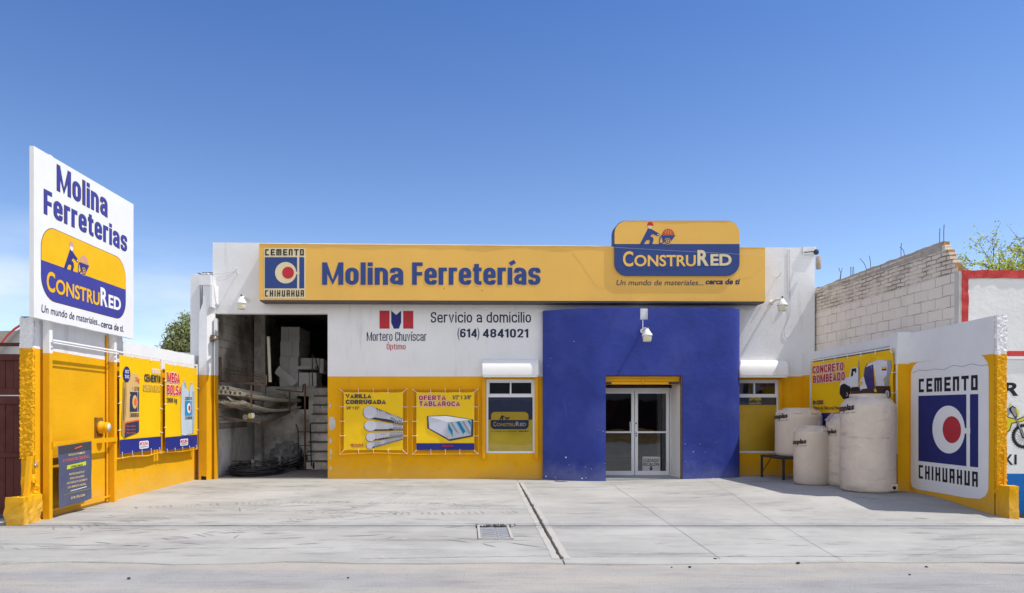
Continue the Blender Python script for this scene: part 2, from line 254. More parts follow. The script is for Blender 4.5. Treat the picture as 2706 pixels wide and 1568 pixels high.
# ------------------------------------------------------------ mesh builder
def root_loc(o):
    v = Vector((0, 0, 0))
    while o: v += o.location; o = o.parent
    return v
class MB:
    def __init__(s): s.v, s.f, s.m, s.sm, s.mats = [], [], [], [], []
    def mi(s, m):
        if m not in s.mats: s.mats.append(m)
        return s.mats.index(m)
    def face(s, pts, m, smooth=False):
        i = len(s.v); s.v += [Vector(p) for p in pts]; s.f.append(tuple(range(i, i + len(pts)))); s.m.append(s.mi(m)); s.sm.append(smooth)
    def grid(s, rows, m, smooth=True, closed=False):
        i = len(s.v); n = len(rows[0]); k = s.mi(m)
        for r in rows: s.v += [Vector(p) for p in r]
        for a in range(len(rows) - 1):
            for b in range(n if closed else n - 1):
                c = (b + 1) % n
                s.f.append((i + a * n + b, i + a * n + c, i + (a + 1) * n + c, i + (a + 1) * n + b)); s.m.append(k); s.sm.append(smooth)
    def box(s, x0, x1, y0, y1, z0, z1, m):
        P = [(x0, y0, z0), (x1, y0, z0), (x1, y1, z0), (x0, y1, z0), (x0, y0, z1), (x1, y0, z1), (x1, y1, z1), (x0, y1, z1)]
        i = len(s.v); s.v += [Vector(p) for p in P]; k = s.mi(m)
        for q in ((0, 3, 2, 1), (4, 5, 6, 7), (0, 1, 5, 4), (1, 2, 6, 5), (2, 3, 7, 6), (3, 0, 4, 7)):
            s.f.append(tuple(i + a for a in q)); s.m.append(k); s.sm.append(False)
    def obox(s, c, ax, ay, az, m):                        # oriented box: centre and three half-axis vectors
        c, ax, ay, az = map(Vector, (c, ax, ay, az))
        P = [c - ax - ay - az, c + ax - ay - az, c + ax + ay - az, c - ax + ay - az, c - ax - ay + az, c + ax - ay + az, c + ax + ay + az, c - ax + ay + az]
        i = len(s.v); s.v += P; k = s.mi(m)
        for q in ((0, 3, 2, 1), (4, 5, 6, 7), (0, 1, 5, 4), (1, 2, 6, 5), (2, 3, 7, 6), (3, 0, 4, 7)):
            s.f.append(tuple(i + a for a in q)); s.m.append(k); s.sm.append(False)
    def poly(s, pts, m):                                   # any flat simple polygon, triangulated
        pts = [Vector(p) for p in pts]; i = len(s.v); s.v += pts; k = s.mi(m)
        for t in tessellate_polygon([pts]):
            s.f.append(tuple(i + a for a in t)); s.m.append(k); s.sm.append(False)
    def prism(s, pts, d, m, smooth=False, cap=True):       # polygon swept along d
        pts = [Vector(p) for p in pts]; d = Vector(d); n = len(pts)
        if cap: s.poly(pts, m); s.poly([p + d for p in pts], m)
        i = len(s.v); k = s.mi(m); s.v += pts + [p + d for p in pts]
        for a in range(n):
            b = (a + 1) % n; s.f.append((i + a, i + b, i + n + b, i + n + a)); s.m.append(k); s.sm.append(smooth)
    def tube(s, path, r, m, seg=8, cap=True):
        path = [Vector(p) for p in path]; n = len(path)
        rs = r if isinstance(r, (list, tuple)) else [r] * n
        t0 = (path[1] - path[0]).normalized(); up = Vector((0, 0, 1)) if abs(t0.z) < .9 else Vector((1, 0, 0))
        a = t0.cross(up).normalized(); rows = []
        for i, p in enumerate(path):
            t = (path[min(i + 1, n - 1)] - path[max(i - 1, 0)]).normalized()
            a = (a - t * a.dot(t)).normalized(); b = t.cross(a)
            rows.append([p + (a * math.cos(2 * math.pi * j / seg) + b * math.sin(2 * math.pi * j / seg)) * rs[i] for j in range(seg)])
        s.grid(rows, m, True, True)
        if cap: s.face(rows[0][::-1], m); s.face(rows[-1], m)
    def lathe(s, c, prof, m, seg=32, axis='Z', smooth=True):
        c = Vector(c); rows = []
        for r, h in prof:
            row = []
            for j in range(seg):
                a = 2 * math.pi * j / seg; x, y = r * math.cos(a), r * math.sin(a)
                row.append(c + (Vector((x, y, h)) if axis == 'Z' else Vector((x, h, y)) if axis == 'Y' else Vector((h, x, y))))
            rows.append(row)
        s.grid(rows, m, smooth, True)
    def build(s, name, parent=None, label=None, cat=None, group=None, kind=None, weld=False, sharp=None, loc=None):
        me = bpy.data.meshes.new(name)
        if parent is not None: off = root_loc(parent); oloc = Vector((0, 0, 0))
        else:
            if loc is None:
                xs = [v.x for v in s.v]; ys = [v.y for v in s.v]; zs = [v.z for v in s.v]
                loc = Vector(((min(xs) + max(xs)) / 2, (min(ys) + max(ys)) / 2, min(zs)))
            off = Vector(loc); oloc = off
        me.from_pydata([v - off for v in s.v], [], s.f)
        for m in s.mats: me.materials.append(m)
        for p, k, q in zip(me.polygons, s.m, s.sm): p.material_index = k; p.use_smooth = q
        if weld or sharp is not None:
            bm = bmesh.new(); bm.from_mesh(me); bmesh.ops.remove_doubles(bm, verts=bm.verts, dist=1e-5)
            bmesh.ops.recalc_face_normals(bm, faces=bm.faces); bm.to_mesh(me); bm.free()
        if sharp is not None:
            for p in me.polygons: p.use_smooth = True
            me.set_sharp_from_angle(angle=R(sharp))
        me.update()
        o = bpy.data.objects.new(name, me); COL.objects.link(o); o.location = oloc
        if parent is not None: o.parent = parent
        if label: o['label'] = label
        if cat: o['category'] = cat
        if group: o['group'] = group
        if kind: o['kind'] = kind
        return o
def thing(name, label, cat, loc, group=None):
    o = bpy.data.objects.new(name, None); COL.objects.link(o); o.location = loc; o.empty_display_size = .2
    o['label'] = label; o['category'] = cat
    if group: o['group'] = group
    return o
def copy_tree(o, parent=None):
    c = o.copy(); COL.objects.link(c)
    if parent: c.parent = parent
    for ch in list(o.children): copy_tree(ch, c)
    return c

# ------------------------------------------------------------ lettering and flat graphics
_tc = {}
def text_mesh(s, bold=0.0, space=1.0):
    key = (s, bold, space)
    if key in _tc: return _tc[key]
    c = bpy.data.curves.new('t', 'FONT'); c.body = s; c.size = 1; c.offset = bold; c.space_character = space; c.resolution_u = 4
    o = bpy.data.objects.new('t', c); COL.objects.link(o)
    dg = bpy.context.evaluated_depsgraph_get(); me = bpy.data.meshes.new_from_object(o.evaluated_get(dg))
    res = ([(v.co.x, v.co.y) for v in me.vertices], [tuple(p.vertices) for p in me.polygons])
    bpy.data.objects.remove(o); bpy.data.curves.remove(c); bpy.data.meshes.remove(me)
    _tc[key] = res; return res
CAP = None
def letter(mb, pl, s, u0, u1, v, cap, m, bold=.012, shear=0.0, w=.004, space=1.0, grow=0.0, vslope=0.0, wrap=None):
    global CAP
    if CAP is None: CAP = max(y for x, y in text_mesh('H')[0])
    V, Fc = text_mesh(s, bold, space)
    if not V: return
    V0, _ = text_mesh(s, bold - grow, space)
    xa, xb = min(x for x, y in V0), max(x for x, y in V0)
    kx = (u1 - u0) / (xb - xa); ky = cap / CAP
    i = len(mb.v); k = mb.mi(m)
    for x, y in V:
        u = u0 + (x - xa) * kx + shear * y * ky; vv = v + y * ky + (u - u0) * vslope
        mb.v.append(pl.p(u, vv, w) if wrap is None else wrap(u, vv, w))
    for f in Fc: mb.f.append(tuple(i + a for a in f)); mb.m.append(k); mb.sm.append(False)
def flat(mb, pl, pts, m, w=.003): mb.poly([pl.p(u, v, w) for u, v in pts], m)
def rect(mb, pl, u0, v0, u1, v1, m, w=.003): flat(mb, pl, [(u0, v0), (u1, v0), (u1, v1), (u0, v1)], m, w)
def disc(mb, pl, u, v, r, m, w=.003, ry=None, n=36, a0=0, a1=360):
    ry = ry or r
    flat(mb, pl, [(u + r * math.cos(R(a0 + (a1 - a0) * i / n)), v + ry * math.sin(R(a0 + (a1 - a0) * i / n))) for i in range(n if a1 - a0 == 360 else n + 1)], m, w)
def ring(mb, pl, u, v, r0, r1, m, w=.003, n=28):
    a = [(math.cos(2 * math.pi * i / n), math.sin(2 * math.pi * i / n)) for i in range(n + 1)]
    mb.grid([[pl.p(u + r0 * c, v + r0 * s, w) for c, s in a], [pl.p(u + r1 * c, v + r1 * s, w) for c, s in a]], m, False)
def rrect(u0, v0, u1, v1, r, n=8):
    P = []
    for cx, cy, a in ((u1 - r, v1 - r, 0), (u0 + r, v1 - r, 90), (u0 + r, v0 + r, 180), (u1 - r, v0 + r, 270)):
        P += [(cx + r * math.cos(R(a + 90 * i / n)), cy + r * math.sin(R(a + 90 * i / n))) for i in range(n + 1)]
    return P
def clip(P, v, above):
    o = []; n = len(P)
    for i in range(n):
        a, b = P[i], P[(i + 1) % n]; ia = (a[1] >= v) == above; ib = (b[1] >= v) == above
        if ia: o.append(a)
        if ia != ib:
            t = (v - a[1]) / (b[1] - a[1]); o.append((a[0] + (b[0] - a[0]) * t, v))
    return o
STROKES = {  # blocky logo letters in a unit box
 'C': [[(.85, 1), (.1, 1), (.1, 0), (.85, 0)]], 'E': [[(1, 1), (.1, 1), (.1, 0), (1, 0)], [(.1, .5), (.85, .5)]],
 'm': [[(.06, 0), (.06, 1), (.94, 1), (.94, 0)], [(.5, 1), (.5, .0)]], 'n': [[(.1, 0), (.1, 1), (.9, 1), (.9, 0)]],
 'T': [[(0, 1), (1, 1)], [(.5, 1), (.5, 0)]], 'O': [[(.1, 0), (.1, 1), (.9, 1), (.9, 0), (.1, 0)]],
 'H': [[(.1, 0), (.1, 1)], [(.9, 0), (.9, 1)], [(.1, .5), (.9, .5)]], 'I': [[(.5, 0), (.5, 1)]],
 'U': [[(.1, 1), (.1, 0), (.9, 0), (.9, 1)]], 'A': [[(.1, 0), (.1, 1), (.9, 1), (.9, 0)], [(.1, .42), (.9, .42)]]}
def block_text(mb, pl, s, u0, u1, v0, v1, m, w=.004, th=.30, gap=.24):
    ws = [.45 if c == 'I' else 1.25 if c == 'm' else 1.0 for c in s]; tot = sum(ws) + gap * (len(s) - 1); k = (u1 - u0) / tot
    u = u0; hh = v1 - v0; t = th * k; i = 0
    for c, cw in zip(s, ws):
        lw = cw * k
        for st in STROKES[c]:
            pts = [(u + t / 2 + x * (lw - t), v0 + t / 2 + y * (hh - t)) for x, y in st]
            for a, b in zip(pts, pts[1:]):
                rect(mb, pl, min(a[0], b[0]) - t / 2, min(a[1], b[1]) - t / 2, max(a[0], b[0]) + t / 2, max(a[1], b[1]) + t / 2, m, w + (i % 8) * .0003); i += 1
        u += lw + gap * k
def cement_logo(mb, pl, u0, v0, u1, v1, mb_blue, m_bg, m_red, m_txt, w=.003, text=True):
    """square emblem with an off-centre target; between rows of block lettering. v0..v1 spans the lettering too."""
    H = v1 - v0; Wd = u1 - u0; b0, b1 = v0 + .175 * H, v0 + .83 * H
    if text:
        block_text(mb, pl, 'CEmEnTO', u0, u1, v0 + .865 * H, v1, m_txt, w, .30)
        block_text(mb, pl, 'CHIHUAHUA', u0, u1, v0, v0 + .135 * H, m_txt, w, .30)
    rect(mb, pl, u0, b0, u0 + .82 * Wd, b1, mb_blue, w); rect(mb, pl, u0 + .875 * Wd, b0, u1, b1, mb_blue, w)
    ry = .345 * (b1 - b0); rx = .27 * Wd; cu, cv = u0 + .53 * Wd, (b0 + b1) / 2
    disc(mb, pl, cu, cv, rx, m_bg, w + .002, ry); rect(mb, pl, cu + rx * .93, cv - .03 * H, u0 + .88 * Wd, cv + .02 * H, m_bg, w + .0015)
    disc(mb, pl, cu + .06 * Wd, cv, rx * .56, m_red, w + .004, ry * .56)
def barrow_man(mb, pl, q, dk, skin, redm, yel, w=.006):
    """a worker pushing a wheelbarrow; q maps drawing units to the surface"""
    T = lambda P: [q(x, y) for x, y in P]
    flat(mb, pl, T([(915, 272), (950, 205), (983, 140), (1000, 137), (1070, 178), (1062, 202), (1020, 186), (1003, 205), (1024, 212), (1031, 235), (1018, 272), (992, 272), (1000, 240), (988, 233), (968, 240), (948, 272)]), dk, w)
    flat(mb, pl, T([(982, 106), (1024, 108), (1020, 122), (1014, 140), (1000, 144), (986, 132)]), skin, w + .001)
    flat(mb, pl, T([(1002 + 25 * math.cos(R(a)), 110 - 26 * math.sin(R(a))) for a in range(0, 181, 15)] + [(977, 114), (1030, 118), (1030, 110)]), redm, w + .002)
    flat(mb, pl, T([(1067 + 13 * math.cos(R(a)), 191 + 13 * math.sin(R(a))) for a in range(0, 360, 24)]), dk, w + .001)
    flat(mb, pl, T([(1067 + 6 * math.cos(R(a)), 191 + 6 * math.sin(R(a))) for a in range(0, 360, 24)]), skin, w + .002)
    flat(mb, pl, T([(1088, 195), (1214, 195), (1176, 246), (1108, 246)]), dk, w)
    flat(mb, pl, T([(1080, 205), (1090, 205), (1082, 256), (1092, 262), (1130, 232), (1138, 240), (1096, 270), (1074, 266)]), dk, w + .0015)
    for r, m, e in ((27, yel, .001), (23, dk, .002), (14, yel, .003), (8, dk, .004)):
        flat(mb, pl, T([(1147 + r * math.cos(R(a)), 247 + r * math.sin(R(a))) for a in range(0, 360, 15)]), m, w + e)
    flat(mb, pl, T([(1152 + 51 * math.cos(R(a)), 192 - 51 * math.sin(R(a))) for a in range(0, 181, 12)]), redm, w)
    for x in (1127, 1152, 1177):
        flat(mb, pl, T([(x - 1.5, 191), (x + 1.5, 191), ((x - 1152) * .55 + 1153.5, 144), ((x - 1152) * .55 + 1150.5, 144)]), yel, w + .001)
    for y in (160, 176): flat(mb, pl, T([(1108, y), (1196, y), (1196, y + 2.5), (1108, y + 2.5)]), yel, w + .0015)
def constru_word(mb, pl, u0, u1, v, cap, m1, m2, w=.006, bold=.02):
    D = u1 - u0; f = lambda a: u0 + a * D
    letter(mb, pl, 'C', f(0), f(.095), v, cap * 1.02, m1, bold, 0, w)
    letter(mb, pl, 'ONSTRU', f(.105), f(.67), v, cap * .76, m1, bold, 0, w)
    letter(mb, pl, 'R', f(.685), f(.79), v + cap * .06, cap * 1.04, m2, bold + .01, 0, w)
    letter(mb, pl, 'ED', f(.805), f(1), v + cap * .06, cap * .76, m2, bold + .01, 0, w)
def molina_mark(mb, pl, u0, u1, v0, v1, w=.008, plate=True):
    H = v1 - v0
    if plate: flat(mb, pl, rrect(u0, v0, u1, v1, H * .2, 4), pwhite, w - .002)
    letter(mb, pl, 'MOLINA', u0 + (u1 - u0) * .05, u1 - (u1 - u0) * .05, v0 + H * .42, H * .48, red, .02, 0, w)
    letter(mb, pl, 'FERRETERIAS', u0 + (u1 - u0) * .08, u1 - (u1 - u0) * .08, v0 + H * .12, H * .20, bandblue, .008, 0, w)
def lump(mb, c, rx, ry, rz, m, seed=0, amp=.25, n=10, freq=2.0):
    c = Vector(c); rows = []
    for i in range(n + 1):
        th = math.pi * i / n; row = []
        for j in range(n * 2):
            ph = math.pi * j / n; d = Vector((math.sin(th) * math.cos(ph), math.sin(th) * math.sin(ph), math.cos(th)))
            k = 1 + amp * noise.noise(d * freq + Vector((seed * 3.7, 1.1, seed)))
            row.append(c + Vector((d.x * rx * k, d.y * ry * k, d.z * rz * k)))
        rows.append(row)
    mb.grid(rows, m, False, True)
def rough_box(mb, x0, x1, y0, y1, z0, z1, m, step=.05, amp=.03, freq=9.0, seed=0.0, split=None, m2=None, bed=.02):
    """a box whose faces are broken up like rough masonry"""
    nx, ny, nz = [max(1, int(round(d / step))) for d in (x1 - x0, y1 - y0, z1 - z0)]
    def P(a, b, c):
        p = Vector((x0 + (x1 - x0) * a / nx, y0 + (y1 - y0) * b / ny, z0 + (z1 - z0) * c / nz))
        n = noise.noise_vector(p * freq + Vector((seed, 0, 0))) + .6 * noise.noise_vector(p * freq * 2.7)
        if c == 0 and bed: n.z = 0
        return p + n * amp
    def grid(fn, na, nb):
        for a in range(na):
            for b in range(nb):
                q = [fn(a, b), fn(a + 1, b), fn(a + 1, b + 1), fn(a, b + 1)]
                zc = sum(p.z for p in q) / 4
                mb.face(q, m2 if (m2 and zc > split) else m)
    grid(lambda a, b: P(a, 0, b), nx, nz); grid(lambda a, b: P(nx - a, ny, b), nx, nz)
    grid(lambda a, b: P(0, ny - a, b), ny, nz); grid(lambda a, b: P(nx, a, b), ny, nz)
    grid(lambda a, b: P(a, b, nz), nx, ny)
# ------------------------------------------------------------ drawn grotesque alphabet (thick pen strokes, rounded bowls)
def rounded(P, r, closed=False):
    n = len(P); o = []
    for i in range(n):
        p = P[i]; rr = r
        if len(p) == 3: rr = p[2]
        p = Vector(p[:2])
        if (not closed and i in (0, n - 1)) or rr <= 0: o.append(p); continue
        a, b = Vector(P[i - 1][:2]), Vector(P[(i + 1) % n][:2]); da, db = (a - p), (b - p); k = min(rr, da.length * .5, db.length * .5)
        p0, p1 = p + da.normalized() * k, p + db.normalized() * k
        for j in range(7):
            t = j / 6; o.append((1 - t) ** 2 * p0 + 2 * t * (1 - t) * (p * .86 + (p0 + p1) * .07) + t * t * p1)
    return o
def glyph(c, t, wd, ry=1.0):
    """strokes (points, closed, corner radius) of a letter on a 10 unit cap height; wd = width of a normal letter"""
    H, X = 10.0, 7.65; h = t / 2; vv = h * ry; W_ = wd; r = W_ * .42; l, R_, B, T, XT = h, W_ - h, vv, H - vv, X - vv; m = X * .5; S = []
    def st(P, closed=False, rad=0): S.append((P, closed, rad))
    lowc = {'á': 'a', 'í': 'i', 'Ó': 'O', 'ó': 'o'}; base = lowc.get(c, c)
    if base == 'o': st([(l, B), (l, XT), (R_, XT), (R_, B)], True, r)
    elif base == 'n': st([(l, 0), (l, X)]); st([(l, X * .5), (l, XT), (R_, XT), (R_, 0)], False, r)
    elif base == 'm':
        W_ = wd * 1.55; c2 = W_ / 2; st([(l, 0), (l, X)]); st([(l, X * .5), (l, XT), (c2, XT), (c2, 0)], False, r); st([(c2, X * .5), (c2, XT), (W_ - h, XT), (W_ - h, 0)], False, r)
    elif base == 'a': st([(l, X * .70), (l, XT), (R_, XT), (R_, 0)], False, r * .9); st([(R_, X * .56), (l, X * .50), (l, B), (R_, B + X * .06)], False, r * .75)
    elif base == 'e': st([(l + h * .3, m), (R_ + h * .3, m)]); st([(R_, m - h * .6), (R_, XT), (l, XT), (l, B), (R_, B), (R_, X * .27)], False, r)
    elif base == 'r': W_ = wd * .68; st([(l, 0), (l, X)]); st([(l, X * .45), (l, XT), (W_, XT)], False, r * .8)
    elif base == 't': W_ = wd * .70; st([(W_ * .42, H * .93), (W_ * .42, B), (W_, B)], False, r * .5); st([(0, XT), (W_, XT)])
    elif base == 'l': W_ = t; st([(h, 0), (h, H)])
    elif base == 'i':
        W_ = t; st([(h, 0), (h, X)])
        if c == 'i': st([(h, H - t * .78), (h, H)])
    elif base == 's' or base == 'S':
        hh = X if c == 's' else H; tt = hh - vv; mm = hh * .5; st([(R_, hh * .70), (R_, tt), (l, tt), (l, mm + .02 * hh), (R_, mm - .02 * hh), (R_, B), (l, B), (l, hh * .30)], False, r * .8)
    elif base == 'c': st([(R_, X * .66), (R_, XT), (l, XT), (l, B), (R_, B), (R_, X * .34)], False, r)
    elif base == 'd': st([(R_, 0), (R_, H)]); st([(R_, XT), (l, XT), (l, B), (R_, B)], False, r)
    elif base == 'g': st([(R_, X), (R_, -2.2), (l, -2.2), (l, -1.3)], False, r * .7); st([(R_, XT), (l, XT), (l, B), (R_, B)], False, r)
    elif base == 'h': st([(l, 0), (l, H)]); st([(l, X * .5), (l, XT), (R_, XT), (R_, 0)], False, r)
    elif base == 'k': st([(l, 0), (l, H)]); st([(l + h, X * .38), (R_ + h * .3, X)]); st([(W_ * .45, X * .55), (R_ + h * .3, 0)])
    elif base == 'p': st([(l, -2.6), (l, X)]); st([(l, XT), (R_, XT), (R_, B), (l, B)], False, r)
    elif base == 'u': st([(R_, 0), (R_, X)]); st([(l, X), (l, B), (R_, B), (R_, X * .5)], False, r)
    elif base == 'v': st([(l, X), (W_ / 2, h * .3), (R_, X)])
    elif base == 'A': W_ = wd * 1.08; R_ = W_ - h; st([(l * .8, 0), (W_ / 2, H - h * .3), (W_ - l * .8, 0)]); st([(W_ * .25, H * .27), (W_ * .75, H * .27)])
    elif base == 'B': st([(l, 0), (l, H)]); st([(l, T), (R_ - .04 * W_, T), (R_ - .04 * W_, H * .53), (l, H * .53)], False, r * .8); st([(l, H * .53), (R_, H * .53), (R_, B), (l, B)], False, r * .8)
    elif base in 'CG':
        st([(R_, H * .66), (R_, T), (l, T), (l, B), (R_, B), (R_, H * .34 if base == 'C' else H * .5)], False, r)
        if base == 'G': st([(W_ * .52, H * .47), (W_, H * .47)])
    elif base == 'D': st([(l, 0), (l, H)]); st([(l, T), (R_, T), (R_, B), (l, B)], False, r)
    elif base == 'E': W_ = wd * .88; st([(l, 0), (l, H)]); [st([(l, y), (W_, y)]) for y in (T, H * .51, B)]
    elif base == 'F': W_ = wd * .86; st([(l, 0), (l, H)]); st([(l, T), (W_, T)]); st([(l, H * .49), (W_ * .95, H * .49)])
    elif base == 'H': st([(l, 0), (l, H)]); st([(R_, 0), (R_, H)]); st([(l, H * .51), (R_, H * .51)])
    elif base == 'I': W_ = t; st([(h, 0), (h, H)])
    elif base == 'L': W_ = wd * .84; st([(l, 0), (l, H)]); st([(l, B), (W_, B)])
    elif base == 'M': W_ = wd * 1.60; st([(l, 0), (l, H)]); st([(W_ - h, 0), (W_ - h, H)]); st([(l, H - h * .4), (W_ / 2, h * .9), (W_ - h, H - h * .4)])
    elif base == 'N': W_ = wd * 1.05; st([(l, 0), (l, H)]); st([(W_ - h, 0), (W_ - h, H)]); st([(l, H - h * .5), (W_ - h, h * .5)])
    elif base in 'O0': st([(l, B), (l, T), (R_, T), (R_, B)], True, r)
    elif base == 'P': st([(l, 0), (l, H)]); st([(l, T), (R_, T), (R_, H * .42), (l, H * .42)], False, r * .8)
    elif base == 'R': st([(l, 0), (l, H)]); st([(l, T), (R_, T), (R_, H * .45), (l, H * .45)], False, r * .8); st([(W_ * .52, H * .45), (R_ + h * .1, 0)])
    elif base == 'T': st([(0, T), (W_, T)]); st([(W_ / 2, 0), (W_ / 2, H)])
    elif base == 'U': st([(l, H), (l, B), (R_, B), (R_, H)], False, r)
    elif base == 'V': W_ = wd * 1.08; st([(l * .8, H), (W_ / 2, h * .3), (W_ - l * .8, H)])
    elif base == 'Y': W_ = wd * 1.05; st([(l * .8, H), (W_ / 2, H * .42), (W_ - l * .8, H)]); st([(W_ / 2, 0), (W_ / 2, H * .45)])
    elif base == '1': W_ = wd * .6; st([(W_ - h, 0), (W_ - h, H)]); st([(0, H * .74), (W_ - h, H - h)])
    elif base == '2': st([(l, H * .68), (l, T), (R_, T), (R_, H * .56), (l, B, 0), (W_, B)], False, r)
    elif base == '3': st([(l, H * .76), (l, T), (R_, T), (R_, H * .53), (W_ * .45, H * .53)], False, r * .8); st([(W_ * .45, H * .53), (R_, H * .53), (R_, B), (l, B), (l, H * .25)], False, r * .8)
    elif base == '4': st([(W_ * .72, 0), (W_ * .72, H)]); st([(W_ * .72, H - h), (h * .6, H * .28)]); st([(0, H * .26), (W_ * 1.02, H * .26)])
    elif base == '5': st([(R_, T), (l, T, 0), (l, H * .58, 0), (R_, H * .58), (R_, B), (l, B), (l, H * .26)], False, r)
    elif base == '6': st([(R_, H * .74), (R_, T), (l, T), (l, B)], False, r); st([(l, B), (l, H * .58), (R_, H * .58), (R_, B)], True, r)
    elif base == '8': st([(l, H * .54), (l, T), (R_, T), (R_, H * .54)], True, r); st([(l, B), (l, H * .54), (R_, H * .54), (R_, B)], True, r)
    elif base == '/': W_ = wd * .75; st([(0, 0), (W_, H)])
    elif base == '"': W_ = t * 1.7; st([(h * .7, H * .72), (h * .7, H)]); st([(W_ - h * .7, H * .72), (W_ - h * .7, H)])
    elif base == '=': st([(0, H * .62), (W_, H * .62)]); st([(0, H * .36), (W_, H * .36)])
    elif base == '.': W_ = t; st([(h, 0), (h, t)])
    elif base == ' ': W_ = wd * .42
    if c in 'áíÓó':
        top = (H if c == 'Ó' else X) + .75 + vv; x0 = W_ / 2 - (.02 if t > 1.6 else .1) * wd; st([(x0, top), (x0 + .42 * wd, top + (1.25 if t > 1.6 else 1.5))])
    return S, W_
def ribbon(P, half, closed, ry=1.0):
    n = len(P); L_, R2 = [], []
    for i in range(n):
        a = P[i - 1] if (i > 0 or closed) else None; b = P[(i + 1) % n] if (i < n - 1 or closed) else None; p = P[i]
        d1 = (p - a).normalized() if a is not None and (p - a).length > 1e-9 else None; d2 = (b - p).normalized() if b is not None and (b - p).length > 1e-9 else None
        d1 = d1 or d2; d2 = d2 or d1; n1, n2 = Vector((-d1.y, d1.x)), Vector((-d2.y, d2.x)); mm = (n1 + n2)
        mm = mm.normalized() if mm.length > 1e-6 else n1; k = half / max(.62, mm.dot(n1)); o_ = Vector((mm.x * k, mm.y * k * ry)); L_.append(p + o_); R2.append(p - o_)
    return L_, R2
def draw_text(mb, pl, s, u0, u1, v, cap, m, t=2.2, wd=5.2, gap=.9, w=.004, grow=0.0, shear=0.0, vslope=0.0, ry=.82):
    """lettering drawn with the alphabet above, its left and right ends at u0 and u1; grow widens the pen (outlines)"""
    gs = [glyph(c, t, wd, ry) for c in s]; tot = sum(g[1] for g in gs) + gap * (len(s) - 1); kx, ky = (u1 - u0) / tot, cap / 10
    x0 = 0; mi_ = mb.mi(m); q = 0
    for c_, (S, gw) in zip(s, gs):
        for P, closed, rad in S:
            pts = rounded(P, rad, closed)
            pts = [p for i, p in enumerate(pts) if i == 0 or (p - pts[i - 1]).length > 1e-4]
            if not closed and grow and len(pts) > 1:
                pts = [pts[0] + (pts[0] - pts[1]).normalized() * grow] + pts[1:-1] + [pts[-1] + (pts[-1] - pts[-2]).normalized() * grow]
            A, B = ribbon(pts, t / 2 + grow, closed, (t / 2 * ry + grow) / (t / 2 + grow))
            if closed: A.append(A[0]); B.append(B[0])
            i = len(mb.v); wq = w + (q % 6) * .0004; q += 1
            for a, b in zip(A, B):
                for e in (a, b):
                    if c_ in 'AVMNY147/': e = Vector((e.x, min(10 + grow, max(-grow, e.y))))
                    u = u0 + (x0 + e.x) * kx + shear * e.y * ky; mb.v.append(pl.p(u, v + e.y * ky + (u - u0) * vslope, wq))
            for j in range(len(A) - 1): mb.f.append((i + 2 * j, i + 2 * j + 1, i + 2 * j + 3, i + 2 * j + 2)); mb.m.append(mi_); mb.sm.append(False)
        x0 += gw + gap
rnd = random.Random(7)
dadom = mat('stained_plaster', (.76, .74, .72), .9, .15, 2, .6, 14, stain=[((.25, .23, .20), 1.4, .5, .68, .7, (1, 1, .4)), ((.12, .11, .10), 4, .6, .72, .6)])
# ============================================================ ground
mb = MB(); mb.face([(-300, -200, -.32), (300, -200, -.32), (300, 400, -.32), (-300, 400, -.32)], dirt); mb.build('ground', kind='structure', loc=(0, 0, 0))
ROADY = 7.85
def edge_y(x): return ROADY + .17 * noise.noise(Vector((x * .8, 3, 0))) + .05 * noise.noise(Vector((x * 4, 9, 0)))
mb = MB()
xs = [-45 + .5 * i for i in range(181)]
rows = []
for j in range(29):
    row = []
    for x in xs:
        y = -1.2 + (edge_y(x) + .25 + 1.2) * j / 28
        row.append((x, y, -.016 + .012 * noise.noise(Vector((x * .5, y * .9, 5)))))
    rows.append(row)
mb.grid(rows, roadm); mb.build('road', kind='structure', loc=(0, 0, -.02))
# two concrete slabs with an open, broken joint between them
def crack_x(y): return 1.09 + (y - 7.94) * .0188
def slab(x0, x1, side):
    mb = MB(); n = 40; rows = []
    ys = [ROADY + .12 + (17.75 - ROADY - .12) * j / 140 for j in range(141)]
    for j, y in enumerate(ys):
        row = []
        for i in range(int(abs(x1 - x0) / .4) + 1):
            t = i / int(abs(x1 - x0) / .4); x = x0 + (x1 - x0) * t
            if side < 0 and i == int(abs(x1 - x0) / .4) or side > 0 and i == 0:
                g = (.005 + .013 * sst(17, 13.5, y) * (1 - .5 * sst(10, 8, y))) if y < 16.5 else .001
                x = crack_x(y) + side * (g + .030 * max(0, noise.noise(Vector((y * 4, side, 2)))) + .016 * abs(noise.noise(Vector((y * 13, side, 4)))))
            yy = edge_y(x) if j == 0 else y
            row.append((x, yy, gz(x, yy)))
        rows.append(row)
    mb.grid(rows, concrete)
    e = -1 if side < 0 else 0
    mb.grid([[r[e] for r in rows], [(r[e][0] + side * .012, r[e][1], r[e][2] - .12) for r in rows]], mortar, False)
    mb.grid([rows[0], [(p[0], p[1] - .012, p[2] - .035) for p in rows[0]]], concrete, False)
    # pale mortar strip along the joint
    st = []
    for r in rows:
        if r[e][1] > 16.55 or r[e][1] < 8.02: continue
        x = r[e][0]; st.append([(x + side * .004, r[e][1], r[e][2] + .004), (x + side * (.085 + .014 * noise.noise(Vector((r[e][1] * 3, side, 8)))), r[e][1], r[e][2] + .004)])
    mb.grid(st, mortar, False)
    return mb
def joint(mb, p, q, w=.007):
    n = 30; st = []
    for i in range(n + 1):
        t = i / n; x = p[0] + (q[0] - p[0]) * t + .035 * noise.noise(Vector((t * 9, p[0], 0))); y = p[1] + (q[1] - p[1]) * t
        st.append([(x - w / 2, y, gz(x, y) + .004), (x + w / 2, y, gz(x, y) + .004)])
    mb.grid(st, jointm, False)
